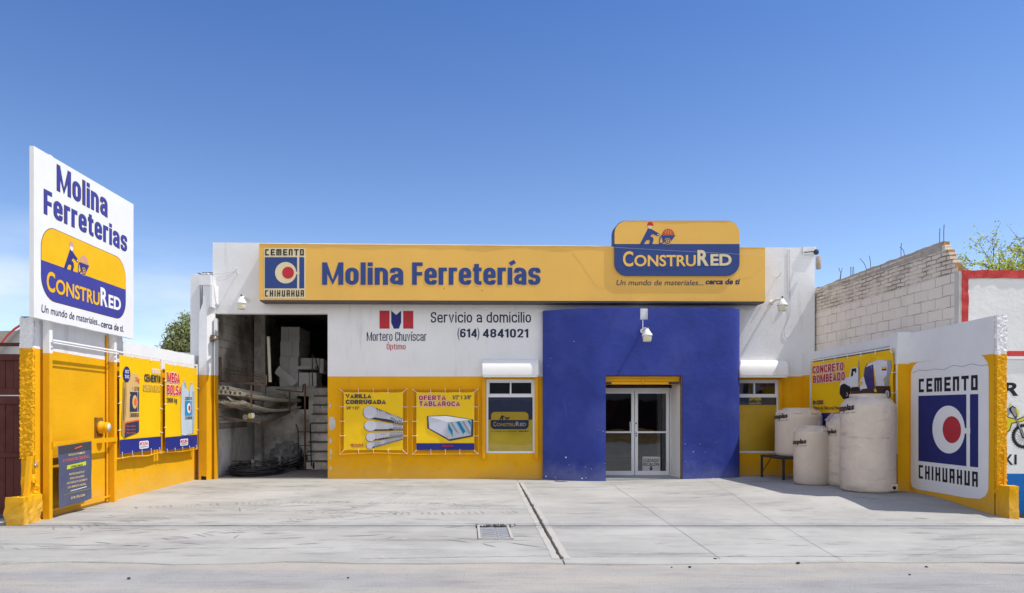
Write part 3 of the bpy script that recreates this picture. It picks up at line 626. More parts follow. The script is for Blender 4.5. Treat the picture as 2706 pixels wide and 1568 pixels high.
def crack(mb, p, q, w=.010, amp=.1):
    n = 46; st = []; d = Vector((q[0] - p[0], q[1] - p[1], 0)).normalized(); nn = Vector((-d.y, d.x, 0))
    for i in range(n + 1):
        t = i / n; b = Vector((p[0] + (q[0] - p[0]) * t, p[1] + (q[1] - p[1]) * t, 0)) + nn * amp * (noise.noise(Vector((t * 12, p[0], p[1]))) + .5 * noise.noise(Vector((t * 40, p[0], p[1]))))
        ww = w * (.4 + abs(noise.noise(Vector((t * 25, p[0] + 3, p[1])))) * 1.6); z = gz(b.x, b.y) + .005
        st.append([(b.x - nn.x * ww / 2, b.y - nn.y * ww / 2, z), (b.x + nn.x * ww / 2, b.y + nn.y * ww / 2, z)])
    mb.grid(st, jointm, False)
scuffm = mat('rubber_scuff', (.25, .243, .235), .9, .2, 8)
def stroke(mb, c, ang, L, w):                              # one worn rubber stroke, tapering at both ends
    d = Vector((math.cos(ang), math.sin(ang), 0)); nn = Vector((-d.y, d.x, 0)); k = rnd.uniform(-.15, .15) * L; P = []
    for t, ww in ((-1, .1), (-.5, .8), (0, 1), (.5, .8), (1, .1)): P.append((c + d * L * t + nn * k * t * t, ww))
    z = lambda p: (p.x, p.y, gz(p.x, p.y) + .004)
    mb.grid([[z(p - nn * w * q / 2) for p, q in P], [z(p + nn * w * q / 2) for p, q in P]], scuffm, False)
def tread_marks(mb):
    for cx_, cy_, r_, a0, a1 in ((-9.0, 15.5, 6.2, -62, 4), (-9.4, 15.2, 8.1, -48, 8), (-2.5, 6.0, 7.0, 62, 118), (-1.0, 20, 8.4, -118, -70), (-6, 20, 9.6, -70, -35)):
        n = int(abs(a1 - a0) * r_ * .16)
        for i in range(n):
            if rnd.random() < .35: continue
            a = R(a0 + (a1 - a0) * i / n); c = Vector((cx_ + r_ * math.cos(a), cy_ + r_ * math.sin(a), 0))
            if 8.2 < c.y < 17 and -6.3 < c.x < 1.0:
                for o in (-.09, .02, .11): stroke(mb, c + Vector((math.cos(a), math.sin(a), 0)) * o, a + rnd.uniform(.3, .7), rnd.uniform(.03, .08), rnd.uniform(.006, .016))
    for k in range(120): stroke(mb, Vector((rnd.uniform(-6, .8), rnd.uniform(8.6, 16.8), 0)), rnd.gauss(.1, .5), rnd.uniform(.05, .32), rnd.uniform(.008, .03))
a = slab(-45, 1.2, -1)
crack(a, (-6.2, 8.55), (-1.6, 8.72), .009, .06); crack(a, (-1.2, 8.05), (1.0, 8.22), .016, .04); crack(a, (-5.2, 12.7), (0.9, 12.35), .007, .03)
crack(a, (-2.0, 8.4), (-.6, 9.4), .005, .03); crack(a, (-6.6, 9.1), (-5.4, 8.6), .01, .08)
tread_marks(a)
a.build('driveway', kind='structure', loc=(0, 0, 0))
a = slab(1.2, 45, 1)
joint(a, (3.35, 16.4), (2.9, 8.05)); joint(a, (5.6, 16.6), (4.25, 7.95), .006); crack(a, (1.4, 12.55), (6.2, 13.1), .006, .03)
crack(a, (1.2, 8.16), (4.9, 8.2), .014, .03); crack(a, (4.4, 8.3), (8.2, 8.25), .012, .06); crack(a, (4.9, 8.0), (6.9, 9.2), .006, .06); joint(a, (7.55, 13.3), (8.55, 9.6), .008)
a.build('driveway', kind='structure', loc=(0, 0, 0))
mb = MB(); mb.face([(-30, 7, -.13), (30, 7, -.13), (30, 17, -.13), (-30, 17, -.13)], dark); mb.build('joint_gap_dark', kind='structure', loc=(0, 0, -.13))  # near-black sheet under the slabs, the shade inside the open joint as colour

# inspection cover let into the slab
mb = MB()
t = thing('inspection_cover', 'grey metal utility cover set in a broken square of the concrete forecourt', 'utility cover', (.40, 9.85, 0))
x0, x1, y0, y1 = .17, .63, 9.25, 10.36
mb.box(x0, x0 + .035, y0, y1, -.02, .022, mortar); mb.box(x1 - .035, x1, y0, y1, -.02, .022, mortar); mb.box(x0 + .035, x1 - .035, y0, y0 + .04, -.02, .018, mortar)
mb.build('frame', t)
cov = mat('cover_plate', (.27, .28, .29), .6, .15, 5, .3, 30)
mb = MB(); mb.box(x0 + .04, x0 + .255, y0 + .045, y1 - .18, -.02, .010, cov); mb.box(x0 + .26, x1 - .04, y0 + .045, y1 - .18, -.02, .010, cov)
galv2 = mat('cover_tread', (.25, .26, .28), .6, .2, 8)
for i in range(6):
    y = y0 + .15 + i * .15
    mb.obox((x0 + .15, y, .013), (.08, .05, 0), (.004, -.007, 0), (0, 0, .002), galv2); mb.obox((x0 + .37, y, .013), (.08, .05, 0), (.004, -.007, 0), (0, 0, .002), galv2)
mb.build('plate', t)
mb = MB(); mb.box(x0 - .02, x1 + .02, y1 - .17, y1 + .02, .0, .006, dark)
for i in range(16): lump(mb, (x0 + i * .036 + rnd.uniform(-.01, .01), y1 - .02 + rnd.uniform(-.05, .03), .012), .026, .04, .02, concrete, i, .6, 4)
mb.build('broken_edge', t)
for i, (px, py, s) in enumerate(((2109, 1490, .035), (2448, 1500, .03), (2404, 1520, .022), (1823, 1500, .028), (1890, 1480, .04), (920, 1528, .02), (1775, 1500, .016), (340, 1530, .03))):
    g = G(px, py, -.012); mb = MB(); s *= .6; lump(mb, (g.x, g.y, g.z + s * .35), s, s * .8, s * .6, steel if i != 4 else blkpaint, i, .5, 5)
    mb.build('pebble', None, ['dark pebble on the road edge left of the far right one', 'dark pebble on the road edge at the far right', 'small dark pebble on the asphalt at right, nearest the camera', 'dark pebble on the dusty road edge below the blue portal', 'flat black scrap on the concrete edge below the door', 'tiny pebble on the asphalt in the left half', 'tiny pebble just left of the one below the blue portal', 'small pebble on the asphalt at far left'][i], 'pebble', 'pebbles along the road edge')

# ============================================================ shop building
YF = 17.5; FP = Plane('F', YF); X0 = W(562, 0, YF).x; X1 = W(2153, 0, YF).x
ZT0, ZT1 = W(0, 641, YF).z, W(0, 655, YF).z; ZY = 2.53
bld = thing('hardware_store', 'long single storey white and yellow hardware store with blue portal', 'shop building', (1, YF, 0))
def wall_with_holes(mb, u0, u1, v0, v1, holes, cols, y0, y1, m_at):
    us = sorted({u0, u1, *[h[0] for h in holes], *[h[1] for h in holes], *cols[0]}); vs = sorted({v0, v1, *[h[2] for h in holes], *[h[3] for h in holes], *cols[1]})
    us = [u for u in us if u0 <= u <= u1]; vs = [v for v in vs if v0 <= v <= v1]
    def inside(u, v): return any(h[0] < u < h[1] and h[2] < v < h[3] for h in holes)
    def top(u, v): return v + ((ZT0 + (ZT1 - ZT0) * (u - X0) / (X1 - X0)) - v1 if v == v1 else 0)
    for a, b in zip(us, us[1:]):
        for c, d in zip(vs, vs[1:]):
            if inside((a + b) / 2, (c + d) / 2): continue
            m = m_at((a + b) / 2, (c + d) / 2)
            mb.face([(a, y0, c), (b, y0, c), (b, y0, top(b, d)), (a, y0, top(a, d))], m); mb.face([(b, y1, c), (a, y1, c), (a, y1, top(a, d)), (b, y1, top(b, d))], m)
            for (e, f, cu, cv) in (((a, c), (a, d), a - 1e-4, (c + d) / 2), ((b, d), (b, c), b + 1e-4, (c + d) / 2), ((a, d), (b, d), (a + b) / 2, d + 1e-4), ((b, c), (a, c), (a + b) / 2, c - 1e-4)):
                if not (u0 < cu < u1 and v0 < cv < v1) or inside(cu, cv):
                    mb.face([(e[0], y0, top(*e)), (e[0], y1, top(*e)), (f[0], y1, top(*f)), (f[0], y0, top(*f))], m)
OP = (X0 - .02, W(866, 0, YF).x, -.1, W(0, 829, YF).z)                     # warehouse opening
W1 = (W(1285, 0, YF).x, W(1413, 0, YF).x, W(0, 1198, YF).z, W(0, 1003, YF).z)
W2 = (W(1930, 0, YF).x, W(2058, 0, YF).x, W(0, 1197.5, YF).z, W(0, 1004, YF).z)
DX0, DX1 = 3.34, 5.17; DZ = 2.52
mb = MB()
wall_with_holes(mb, X0, X1, -.1, ZT0, [OP, W1, W2, (DX0, DX1, -.2, DZ)], [[OP[1] + .001], [ZY]], YF, YF + .22, lambda u, v: yellow if v < ZY and u > OP[1] else white)
mb.box(W(2120, 0, YF).x, X1 + .012, YF - .05, YF + .1, ZT1 - .17, ZT1 + .012, white)      # thickened corner of the parapet
fw = mb.build('facade_wall', bld)
# broken plaster beside the opening
for i, (zx, zy, rx, rz) in enumerate(((1378, 880, .085, .16), (1362, 1040, .04, .06), (1360, 700, .03, .05), (1366, 1150, .03, .07), (1362, 1310, .03, .05), (1360, 1210, .02, .04))):
    mb = MB(); p = W(500 + zx / 3.65, 880 + zy / 3.65, YF); lump(mb, (p.x, YF - .004, p.z), rx, .012, rz, mat('raw_plaster', (.55, .53, .5), .95, .1, 6), i, .55, 6); mb.build('broken_plaster', bld)
mb = MB(); mb.box(X1 - .2, X1, YF + .22, 30, -.1, ZT1 - .3, white); mb.box(-6.62, -6.37, YF + .2, 30, -.1, 5.0, white)
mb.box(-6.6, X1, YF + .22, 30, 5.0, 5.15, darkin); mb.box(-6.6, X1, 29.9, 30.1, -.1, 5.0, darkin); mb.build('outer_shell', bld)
# --- portal with rounded corners
YP = 16.84; px = lambda x: W(x, 0, YP).x
PZ = W(0, 813.8, YP).z
plan = [(W(1434, 0, YF).x, YF), (W(1434.5, 0, 17.38).x, 17.36)]
for i in range(1, 15):
    t = i / 14; plan.append((plan[1][0] + (px(1600) - plan[1][0]) * t, 17.36 - (17.36 - YP) * math.sin(t * math.pi / 2) ** .85))
plan += [(px(1600) + (px(1900) - px(1600)) * i / 8, YP) for i in range(1, 9)]
xr, rr = W(1951, 0, 17.3).x, .46
plan += [(xr - rr + rr * math.sin(R(90 * i / 10)), YP + rr - rr * math.cos(R(90 * i / 10))) for i in range(11)] + [(xr, YF)]
def plan_y(x):
    for a, b in zip(plan, plan[1:]):
        if a[0] <= x <= b[0] and b[0] > a[0]: return a[1] + (b[1] - a[1]) * (x - a[0]) / (b[0] - a[0])
    return YF
NX0, NX1, NZ = px(1692), px(1715), W(0, 845, YP).z
mb = MB()
def psec(xa, xb, z0, z1):
    pts = [(xa, plan_y(xa))] if xa > plan[0][0] + .01 else [plan[0], plan[1]]
    pts += [p for p in plan if xa + 1e-6 < p[0] < xb - 1e-6 and p not in pts]
    pts += [(xb, plan_y(xb))] if xb < xr - .01 else [(xr, plan[-2][1])]
    pts = [pts[0]] + [p for p in pts[1:] if abs(p[0] - pts[pts.index(p) - 1][0]) + abs(p[1] - pts[pts.index(p) - 1][1]) > 1e-6]
    P = pts + [(xb, YF - .002), (xa, YF - .002)]
    if abs(pts[0][1] - YF) < 1e-6: P = pts[:] + [(xb, YF - .002)]
    mb.prism([(x, y, z0) for x, y in P], (0, 0, z1 - z0), blue)
psec(plan[0][0], DX0, -.05, PZ); psec(DX0, NX0, DZ, PZ); psec(NX0, NX1, DZ, NZ); psec(NX1, DX1, DZ, PZ); psec(DX1, xr, -.05, PZ)
po = mb.build('entrance_portal', bld, sharp=35)
mb = MB(); mb.box(NX0 + .004, NX1 - .004, YP + .07, YF - .004, NZ + .002, PZ - .01, white); mb.build('notch_duct', po)
# worn white chips at the foot of the portal
mb = MB(); chip = mat('bare_plaster_chip', (.6, .6, .6), .9, .1)
def portal_chip(x, z, s, k):
    mb = MB(); y = plan_y(x) - .003
    n = 7; pts = [(x + s * (1 + .6 * noise.noise(Vector((i * 1.3, k, 0)))) * math.cos(2 * math.pi * i / n), y, z + s * .55 * (1 + .8 * noise.noise(Vector((i * 1.7, k, 5)))) * math.sin(2 * math.pi * i / n)) for i in range(n)]
    mb.poly(pts, chip); mb.build('paint_chip', po)
for k, (zx, zy, s) in enumerate(((280, 1208, .055), (300, 1265, .02), (415, 1277, .025), (100, 1150, .015), (125, 1358, .05), (205, 1362, .04), (395, 1362, .05), (420, 1358, .03), (335, 340, .03), (545, 1010, .02), (510, 998, .014), (1213, 1163, .025), (1262, 1105, .018), (1300, 1166, .015), (1153, 1105, .02), (1155, 1235, .02), (1380, 1090, .012), (1265, 832, .01), (556, 1250, .016), (170, 462, .012), (150, 516, .01), (1360, 1360, .03), (1250, 1364, .025), (460, 1290, .018))):
    q = W(1400 + zx / 2.807, 780 + zy / 2.807, YP); portal_chip(max(q.x, plan[1][0] + .08), max(q.z, .02), s * .62, k)
# --- doorway: threshold, shutter header, frame, leaves
mb = MB(); mb.box(DX0 - .02, DX1 + .02, 16.92, 18.4, -.05, .055, mat('grey_tile', (.30, .31, .33), .4, .1, 3)); mb.box(DX0 + .001, DX1 - .001, 16.87, 16.92, -.05, .03, mortar); mb.build('threshold', bld)
mb = MB(); mb.box(DX1 - .012, DX1 + .02, 16.95, 17.70, .055, DZ - .2, whitep); mb.box(DX1 - .03, DX1 - .004, 16.86, 16.95, .04, DZ, rust); mb.build('reveal', bld)
YD = 17.74
hd = MB(); z1 = DZ - .005; z0 = 1.69 + (1085 - 1016) * 17.0 / 1870
for i in range(3): hd.box(DX0, DX1 - .035, 16.96 + .02 * (i % 2), 17.3, z0 + (z1 - z0) * i / 3, z0 + (z1 - z0) * (i + 1) / 3 - .008, yellowp)
hd.box((DX0 + DX1) / 2 - .02, (DX0 + DX1) / 2 + .02, 16.935, 16.957, z0 + .02, z0 + .12, yellowp)
h = hd.build('shutter_header', bld)
mb = MB(); mb.box(DX0 + .02, DX0 + .16, 16.945, 16.959, z0, z0 + .05, steel); mb.build('shutter_bracket', h); mb = MB(); mb.box(DX1 - .30, DX1 - .05, 16.945, 16.959, z0, z0 + .055, steel); mb.build('shutter_bracket', h)
dpx = lambda x: (x - CX) / F * YD; dz = lambda y: EYE - (y - CY) / F * YD
fr = MB(); ztop = dz(1026); fr.box(dpx(1582), dpx(1776), YD, YD + .06, ztop - .06, ztop, alu); fr.box(dpx(1770), dpx(1777), YD, YD + .06, .056, ztop - .06, alu); fr.box(dpx(1580), dpx(1586), YD, YD + .06, .056, ztop - .06, alu)
fr.box(dpx(1582), dpx(1777), YD, YD + .06, dz(1003), dz(1001), alu)
dfr = fr.build('door_frame', bld)
mb = MB(); mb.face([(dpx(1582), YD + .03, ztop), (dpx(1777), YD + .03, ztop), (dpx(1777), YD + .03, dz(1003)), (dpx(1582), YD + .03, dz(1003))], glass); mb.build('transom_pane', dfr)
zb, zt = .062, ztop - .062
def leaf(xa, xb, side):
    L = MB(); s = .075; Y0, Y1 = YD + .005, YD + .055; zm = dz(1142.5)
    L.box(xa, xa + s, Y0, Y1, zb, zt, alu); L.box(xb - s, xb, Y0, Y1, zb, zt, alu); L.box(xa + s, xb - s, Y0, Y1, zb, zb + .11, alu); L.box(xa + s, xb - s, Y0, Y1, zt - .075, zt, alu); L.box(xa + s, xb - s, Y0 - .008, Y1, zm - .02, zm + .02, alu)
    o = L.build('door_leaf', bld)
    for za, zc in ((zb + .11, zm - .02), (zm + .02, zt - .075)):
        g = MB(); g.face([(xa + s, YD + .03, za), (xb - s, YD + .03, za), (xb - s, YD + .03, zc), (xa + s, YD + .03, zc)], glass); g.build('pane', o)
    hx = xb - s - .04 if side < 0 else xa + .03
    hb = MB()
    if side < 0: hb.tube([(hx, Y0 - .05, zm + .02), (hx, Y0 - .05, zm + .26)], .012, alu); hb.tube([(hx, Y0, zm + .03), (hx, Y0 - .05, zm + .03)], .009, alu); hb.tube([(hx, Y0, zm + .25), (hx, Y0 - .05, zm + .25)], .009, alu)
    else:
        for zz in (zm - .03, zm - .09, zm + .22): hb.lathe((hx, Y0 - .012, zz), [(.001, 0), (.018, 0), (.018, .013)], steel, 12, 'Y'); hb.build('lock', o); hb = MB()
    if side < 0: hb.build('handle', o)
    return o
leaf(dpx(1587), dpx(1676.5), -1); lf = leaf(dpx(1678), dpx(1768.5), 1)
mb = MB(); dp = Plane('F', YD + .026); q = dp.zoom(1590, 980, 4.867)
def qz(a, b): return q(a, b)
for s_, ya, yb in (('CUIDADO', 1135, 1172), ('ESCALON', 1185, 1222)):
    a, b = q(535, yb), q(738, ya); letter(mb, dp, s_, a[0], b[0], a[1], b[1] - a[1], pdgrey, .03, 0, .001); mb.build('lettering', lf); mb = MB()
flat(mb, dp, [q(*p) for p in ((622, 1228), (648, 1228), (648, 1258), (665, 1258), (635, 1290), (605, 1258), (622, 1258))], pdgrey, .001)
mb.build('arrow', lf)
mb = MB(); sticker = mat('frosted_sticker', (.45, .46, .46), .5, .06); a, b = q(525, 1290), q(752, 1105); rect(mb, dp, a[0], a[1], b[0], b[1], sticker, -.0005); mb.build('sticker', lf)
# shop interior, dim
mb = MB()
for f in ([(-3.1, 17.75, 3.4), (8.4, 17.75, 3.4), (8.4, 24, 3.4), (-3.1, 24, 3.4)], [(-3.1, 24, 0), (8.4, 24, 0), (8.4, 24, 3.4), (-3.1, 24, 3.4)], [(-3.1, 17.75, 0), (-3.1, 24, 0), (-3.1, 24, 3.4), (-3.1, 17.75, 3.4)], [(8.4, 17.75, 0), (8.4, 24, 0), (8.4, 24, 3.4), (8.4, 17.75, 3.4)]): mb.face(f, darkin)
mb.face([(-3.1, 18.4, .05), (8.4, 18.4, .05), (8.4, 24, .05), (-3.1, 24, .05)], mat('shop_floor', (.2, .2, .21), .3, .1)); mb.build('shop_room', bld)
mb = MB(); a = dpx(1748); mb.box(a, a + .10, 18.1, 18.2, .06, 2.3, whitep); mb.build('inner_post', bld)
# --- two windows
FLM = mat('film_blue', (.036, .058, .15), .35, .08, 5); FLY = mat('film_yellow', (.82, .63, .05), .55, .12, 1.4); FLY2 = mat('film_logo_yellow', (.80, .57, .045), .35, .06)
def window(wr, first):
    u0, u1, v0, v1 = wr; H = v1 - v0; fy0, fy1 = YF - .012, YF + .10
    m = MB(); s = .05
    m.box(u0, u0 + s, fy0, fy1, v0, v1, alu); m.box(u1 - s, u1, fy0, fy1, v0, v1, alu); m.box(u0 + s, u1 - s, fy0, fy1, v0, v0 + s, alu); m.box(u0 + s, u1 - s, fy0, fy1, v1 - s, v1, alu)
    vt = v0 + H * .775; m.box(u0 + s, u1 - s, fy0 + .004, fy1, vt - .03, vt + .025, alu)
    o = m.build('window', bld); um = (u0 + u1) / 2 + .02
    for (a, b, yy) in ((u0 + s, um, .045), (um - .03, u1 - s, .02)):
        z0, z1 = vt + .025, v1 - s; k = MB(); t = .032
        k.box(a, a + t, YF + yy, YF + yy + .02, z0, z1, alu); k.box(b - t, b, YF + yy, YF + yy + .02, z0, z1, alu); k.box(a + t, b - t, YF + yy, YF + yy + .02, z0, z0 + t, alu); k.box(a + t, b - t, YF + yy, YF + yy + .02, z1 - t, z1, alu)
        sh = k.build('sash', o); g = MB(); g.face([(a + t, YF + yy + .01, z0 + t), (b - t, YF + yy + .01, z0 + t), (b - t, YF + yy + .01, z1 - t), (a + t, YF + yy + .01, z1 - t)], glass); g.build('pane', o)
    g = MB(); g.face([(u0 + s, YF + .022, v0 + s), (u1 - s, YF + .022, v0 + s), (u1 - s, YF + .022, vt - .03), (u0 + s, YF + .022, vt - .03)], wglass); g.build('pane', o)
    fp = Plane('F', YF + .036); k = MB(); a, b, c, d = u0 + s, u1 - s, v0 + s, vt - .03
    if first:
        q = fp.zoom(1260, 920, 4.055); div = q(0, 768)[1]
        rect(k, fp, a, div, b, d, FLM, 0); rect(k, fp, a, c, b, div, FLY, 0); f = k.build('window_film', o)
        k = MB(); p0, p1 = q(152, 867), q(553, 684); P = rrect(p0[0], p0[1], p1[0], p1[1], .10); dv = q(0, 772)[1]
        flat(k, fp, rrect(p0[0] - .008, p0[1] - .008, p1[0] + .008, p1[1] + .008, .105), navy, .002); flat(k, fp, clip(P, dv, True), FLY2, .004); flat(k, fp, clip(P, dv, False), FLM, .004)
        barrow_man(k, fp, lambda x, y: q(240 + (x - 915) * .385, 772 + (y - 270) * .385), navy, pcream, FLY2, FLY2, .006)
        k.build('emblem', f); k = MB(); w0, w1 = q(176, 838), q(530, 795)
        constru_word(k, fp, w0[0], w1[0], w0[1], w1[1] - w0[1], FLY2, mat('film_white', (.6, .62, .66), .4, .03), .006); k.build('lettering', f); k = MB()
        s0, s1 = q(155, 898), q(440, 882); letter(k, fp, 'Un mundo de materiales...', s0[0], s1[0], s0[1], s1[1] - s0[1], navy, 0, .2, .004); k.build('lettering', f); k = MB()
        s0, s1 = q(446, 898), q(552, 882); letter(k, fp, 'cerca de ti', s0[0], s1[0], s0[1], s1[1] - s0[1], navy, .03, .2, .004); k.build('lettering', f)
    else:
        q = fp.zoom(1940, 880, 3.318); div = q(0, 632)[1]
        rect(k, fp, a, div, b, d, FLM, 0); rect(k, fp, a, c, b, div, mat('film_amber', (.88, .60, .05), .55, .1, 1.2), 0); f = k.build('window_film', o)
        k = MB(); p0, p1 = q(134, 618), q(237, 570); P = rrect(p0[0], p0[1], p1[0], p1[1], .035); dv = q(0, 594)[1]
        flat(k, fp, rrect(p0[0] - .008, p0[1] - .02, p1[0] + .008, p1[1] + .008, .04), pgrey, .002); flat(k, fp, clip(P, dv, True), FLY2, .004); flat(k, fp, clip(P, dv, False), navy, .004)
        barrow_man(k, fp, lambda x, y: q(158 + (x - 915) * .09, 594 + (y - 272) * .09), navy, pcream, red, FLY2, .006)
        constru_word(k, fp, p0[0] + .02, p1[0] - .02, dv - .055, .035, FLY2, pwhite, .006); k.build('emblem', f)
    return o
window(W1, True); window(W2, False)
# rounded shutter boxes over the windows, with yellow guide rails
def shutter(xa, xb, za, zc):
    m = MB(); d = .30; H = za - zc
    pr = [(YF - .001, za)] + [(YF - d * math.sin(R(t)) ** .8, zc + .05 + (H - .05) * math.cos(R(t)) ** .75) for t in range(8, 91, 8)] + [(YF - d, zc + .05), (YF - .001, zc + .05)]
    m.prism([(xa, y, z) for y, z in pr], (xb - xa, 0, 0), whitep); o = m.build('shutter_box', bld, sharp=30)
    m = MB(); m.box(xa + .01, xb - .03, YF - d + .01, YF - d + .06, zc, zc + .048, whitep); m.build('bottom_rail', o)
q = FP.zoom(860, 780, 2.808)
SD = 17.22
def ppx(x, y): return W(x, y, SD)
shutter(ppx(1275, 0).x, ppx(1423, 0).x, ppx(0, 947).z, ppx(0, 997).z)
shutter(ppx(1935, 0).x, ppx(2083, 0).x, ppx(0, 951).z, ppx(0, 998).z)
for xa, xb, y0_, y1_ in ((1276, 1283, 999, 1214), (1414.5, 1421, 999, 1212), (2060, 2067, 999, 1160)):
    m = MB(); m.box(W(xa, 0, 17.42).x, W(xb, 0, 17.42).x, 17.42, YF - .003, W(0, y1_, 17.42).z, W(0, y0_, 17.42).z, yellowp); m.box(W(xa, 0, 17.42).x - .012, W(xb, 0, 17.42).x - .055, 17.40, 17.42, W(0, y1_ - 4, 17.42).z, W(0, y0_, 17.42).z, yellowp); m.build('guide_rail', bld)
# --- painted signs on the wall
q = FP.zoom(860, 780, 2.808); mb = MB(); wnavy = mat('wall_navy_paint', (.020, .027, .075), .65, .1, 4); wred = mat('wall_red_paint', (.47, .035, .05), .65, .08, 4); wblue = mat('wall_blue_paint', (.024, .030, .17), .65, .08)
for s_, a, b, base, cap, bo, m_ in (('Servicio a domicilio', 782, 1525, 205, 78, .012, wnavy), ('Mortero Chuvíscar', 307, 750, 341, 66, .0, wnavy), ('Óptimo', 455, 595, 404, 42, .004, wred), ('(', 980, 996, 312, 68, .01, wnavy), ('614', 999, 1124, 315, 64, .035, wnavy), (')', 1126, 1142, 312, 68, .01, wnavy), ('4841021', 1168, 1505, 316, 64, .03, wnavy)):
    u0, v = q(a, base); u1, v1 = q(b, base - cap); m = MB()
    if s_ in ('614', '4841021', 'Mortero Chuvíscar', 'Óptimo', 'Servicio a domicilio'): draw_text(m, FP, s_, u0, u1, v, v1 - v, m_, *((2.05, 6.2, 1.3) if s_[0] in '64' else (1.15, 4.3, .95) if s_[0] in 'MÓ' else (1.55, 6.2, 1.3)))
    else: letter(m, FP, s_, u0, u1, v, v1 - v, m_, bo)
    m.build('lettering', fw)
for P, m_ in ((((401, 116), (476, 116), (476, 250), (401, 250)), wred), (((577, 118), (652, 118), (652, 250), (577, 250)), wred), (((488, 116), (525, 148), (562, 116), (562, 205), (545, 250), (507, 250), (488, 205)), wblue)): flat(mb, FP, [q(*p) for p in P], m_)
mb.build('emblem', fw)
# --- warehouse room
XL, XR, YB, ZM = -6.36, -3.35, 21.4, 2.41
mb = MB(); mb.box(XL - .001, XL + .0, YF + .22, 27, .02, 5.0, inwall); mb.build('inner_side_wall', bld)
mb = MB(); mb.box(XL, XL + .02, YF + .22, 21.4, .012, 1.42, dadom); mb.build('plaster_dado', bld)
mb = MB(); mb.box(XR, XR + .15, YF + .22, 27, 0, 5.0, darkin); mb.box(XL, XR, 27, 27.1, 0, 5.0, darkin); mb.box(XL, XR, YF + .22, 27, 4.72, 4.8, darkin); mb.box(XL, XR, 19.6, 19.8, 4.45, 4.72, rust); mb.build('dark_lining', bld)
mb = MB(); HX0, HX1, HZ0, HZ1 = -5.10, -4.74, 1.72, 2.12
for a, b, c, d in ((XL, HX0, 0, ZM), (HX0, HX1, 0, HZ0), (HX0, HX1, HZ1, ZM), (HX1, XR, 0, ZM)): mb.box(a, b, YB, YB + .15, c, d, inback)
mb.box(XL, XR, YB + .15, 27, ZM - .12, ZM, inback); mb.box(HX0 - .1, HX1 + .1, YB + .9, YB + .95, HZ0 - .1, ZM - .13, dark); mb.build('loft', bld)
mb = MB(); mb.box(XL, XR, YF - .02, 27, -.1, .012, infloor); mb.build('warehouse_floor', bld)
st = MB(); SX0, SX1 = -4.52, -3.36
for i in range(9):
    z = ZM * (i + 1) / 9; y = 20.1 + i * .145; st.box(SX0, SX1, y, YB, z - ZM / 9, z - .001, inback); st.box(SX0 - .001, SX1, y - .03, y + .14, z - .045, z, mat('shaded_tread', (.16, .155, .15), .9, .15, 4, .5, 30))  # tread edges darkened; the step shading is put into their colour
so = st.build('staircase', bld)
m = MB(); m.obox((SX0 - .03, 20.07, 1.2), (.02, 0, 0), (0, .03, 0), (0, 0, 1.25), rust); m.build('stringer', so)
m = MB(); m.tube([(SX0, 20.9, ZM), (SX0, 20.9, ZM + .95), (SX0 + .03, 21.1, ZM + .9), (SX0 + .2, 21.4, ZM)], .018, rust, 6); m.build('handrail', so)
m = MB(); m.box(-6.30, -6.08, 21.1, YB, 0, 4.7, inback); m.box(W(690, 0, 19.6).x, W(700, 0, 19.6).x, 19.6, 19.72, 2.0, 4.6, mat('bare_post', (.30, .28, .25), .8, .2, 6)); m.build('post', bld)
m = MB(); a, b = W(709, 890, 19.2), W(714, 1010, 19.2); m.tube([a, b], .045, pvc, 8); m.build('leaning_tube', bld)
# rusty rack arms fixed to the wall
rk = MB(); rg = thing('pipe_rack', 'rusty steel rack arms holding white pipes along the bay wall', 'pipe rack', (XL, 18, 1.7))
def bar(p, q_, w=.018, m_=rust): 
    p, q_ = Vector(p), Vector(q_); d = (q_ - p) / 2; n = d.cross(Vector((0, 1, 0))).normalized() if abs(d.normalized().y) < .95 else Vector((1, 0, 0)); rk.obox((p + q_) / 2, d, n * w, d.cross(n).normalized() * w, m_)
z4 = lambda x, y, Y: W(500 + x / 3.65, 880 + y / 3.65, Y)
for Y, (xa, za), ups in ((18.0, (600, 640), (505, 715)), (20.6, (968, 665), (560, 742))):
    b0 = z4(xa, za, Y); up0, up1 = z4(xa, ups[0], Y), z4(xa, ups[1], Y)
    bar((up0.x, Y, up0.z), (up0.x, Y, up1.z)); bar((XL, Y, b0.z + .02), (up0.x, Y, b0.z + .10), .014); bar((XL, Y, up1.z - .02), (up0.x, Y, up1.z), .017); rk.build('rack_arm', rg); rk = MB()
Y = 18.2; a, b, c = z4(310, 478, Y), z4(745, 502, Y), z4(748, 408, Y); bar((XL, Y, a.z + .03), (b.x, Y, b.z)); bar((b.x, Y, b.z), (b.x, Y, c.z), .016); rk.build('rack_arm', rg); rk = MB()
Y = 20.4; a, b, c = z4(840, 545, Y), z4(1095, 572, Y), z4(1100, 495, Y); bar(a, b); bar(b, c); rk.build('rack_arm', rg); rk = MB()
Y = 18.1; a, b = z4(225, 805, Y), z4(690, 868, Y); bar((XL, Y, a.z), (b.x, Y, b.z), .02)
rk.build('rack_arm', rg)
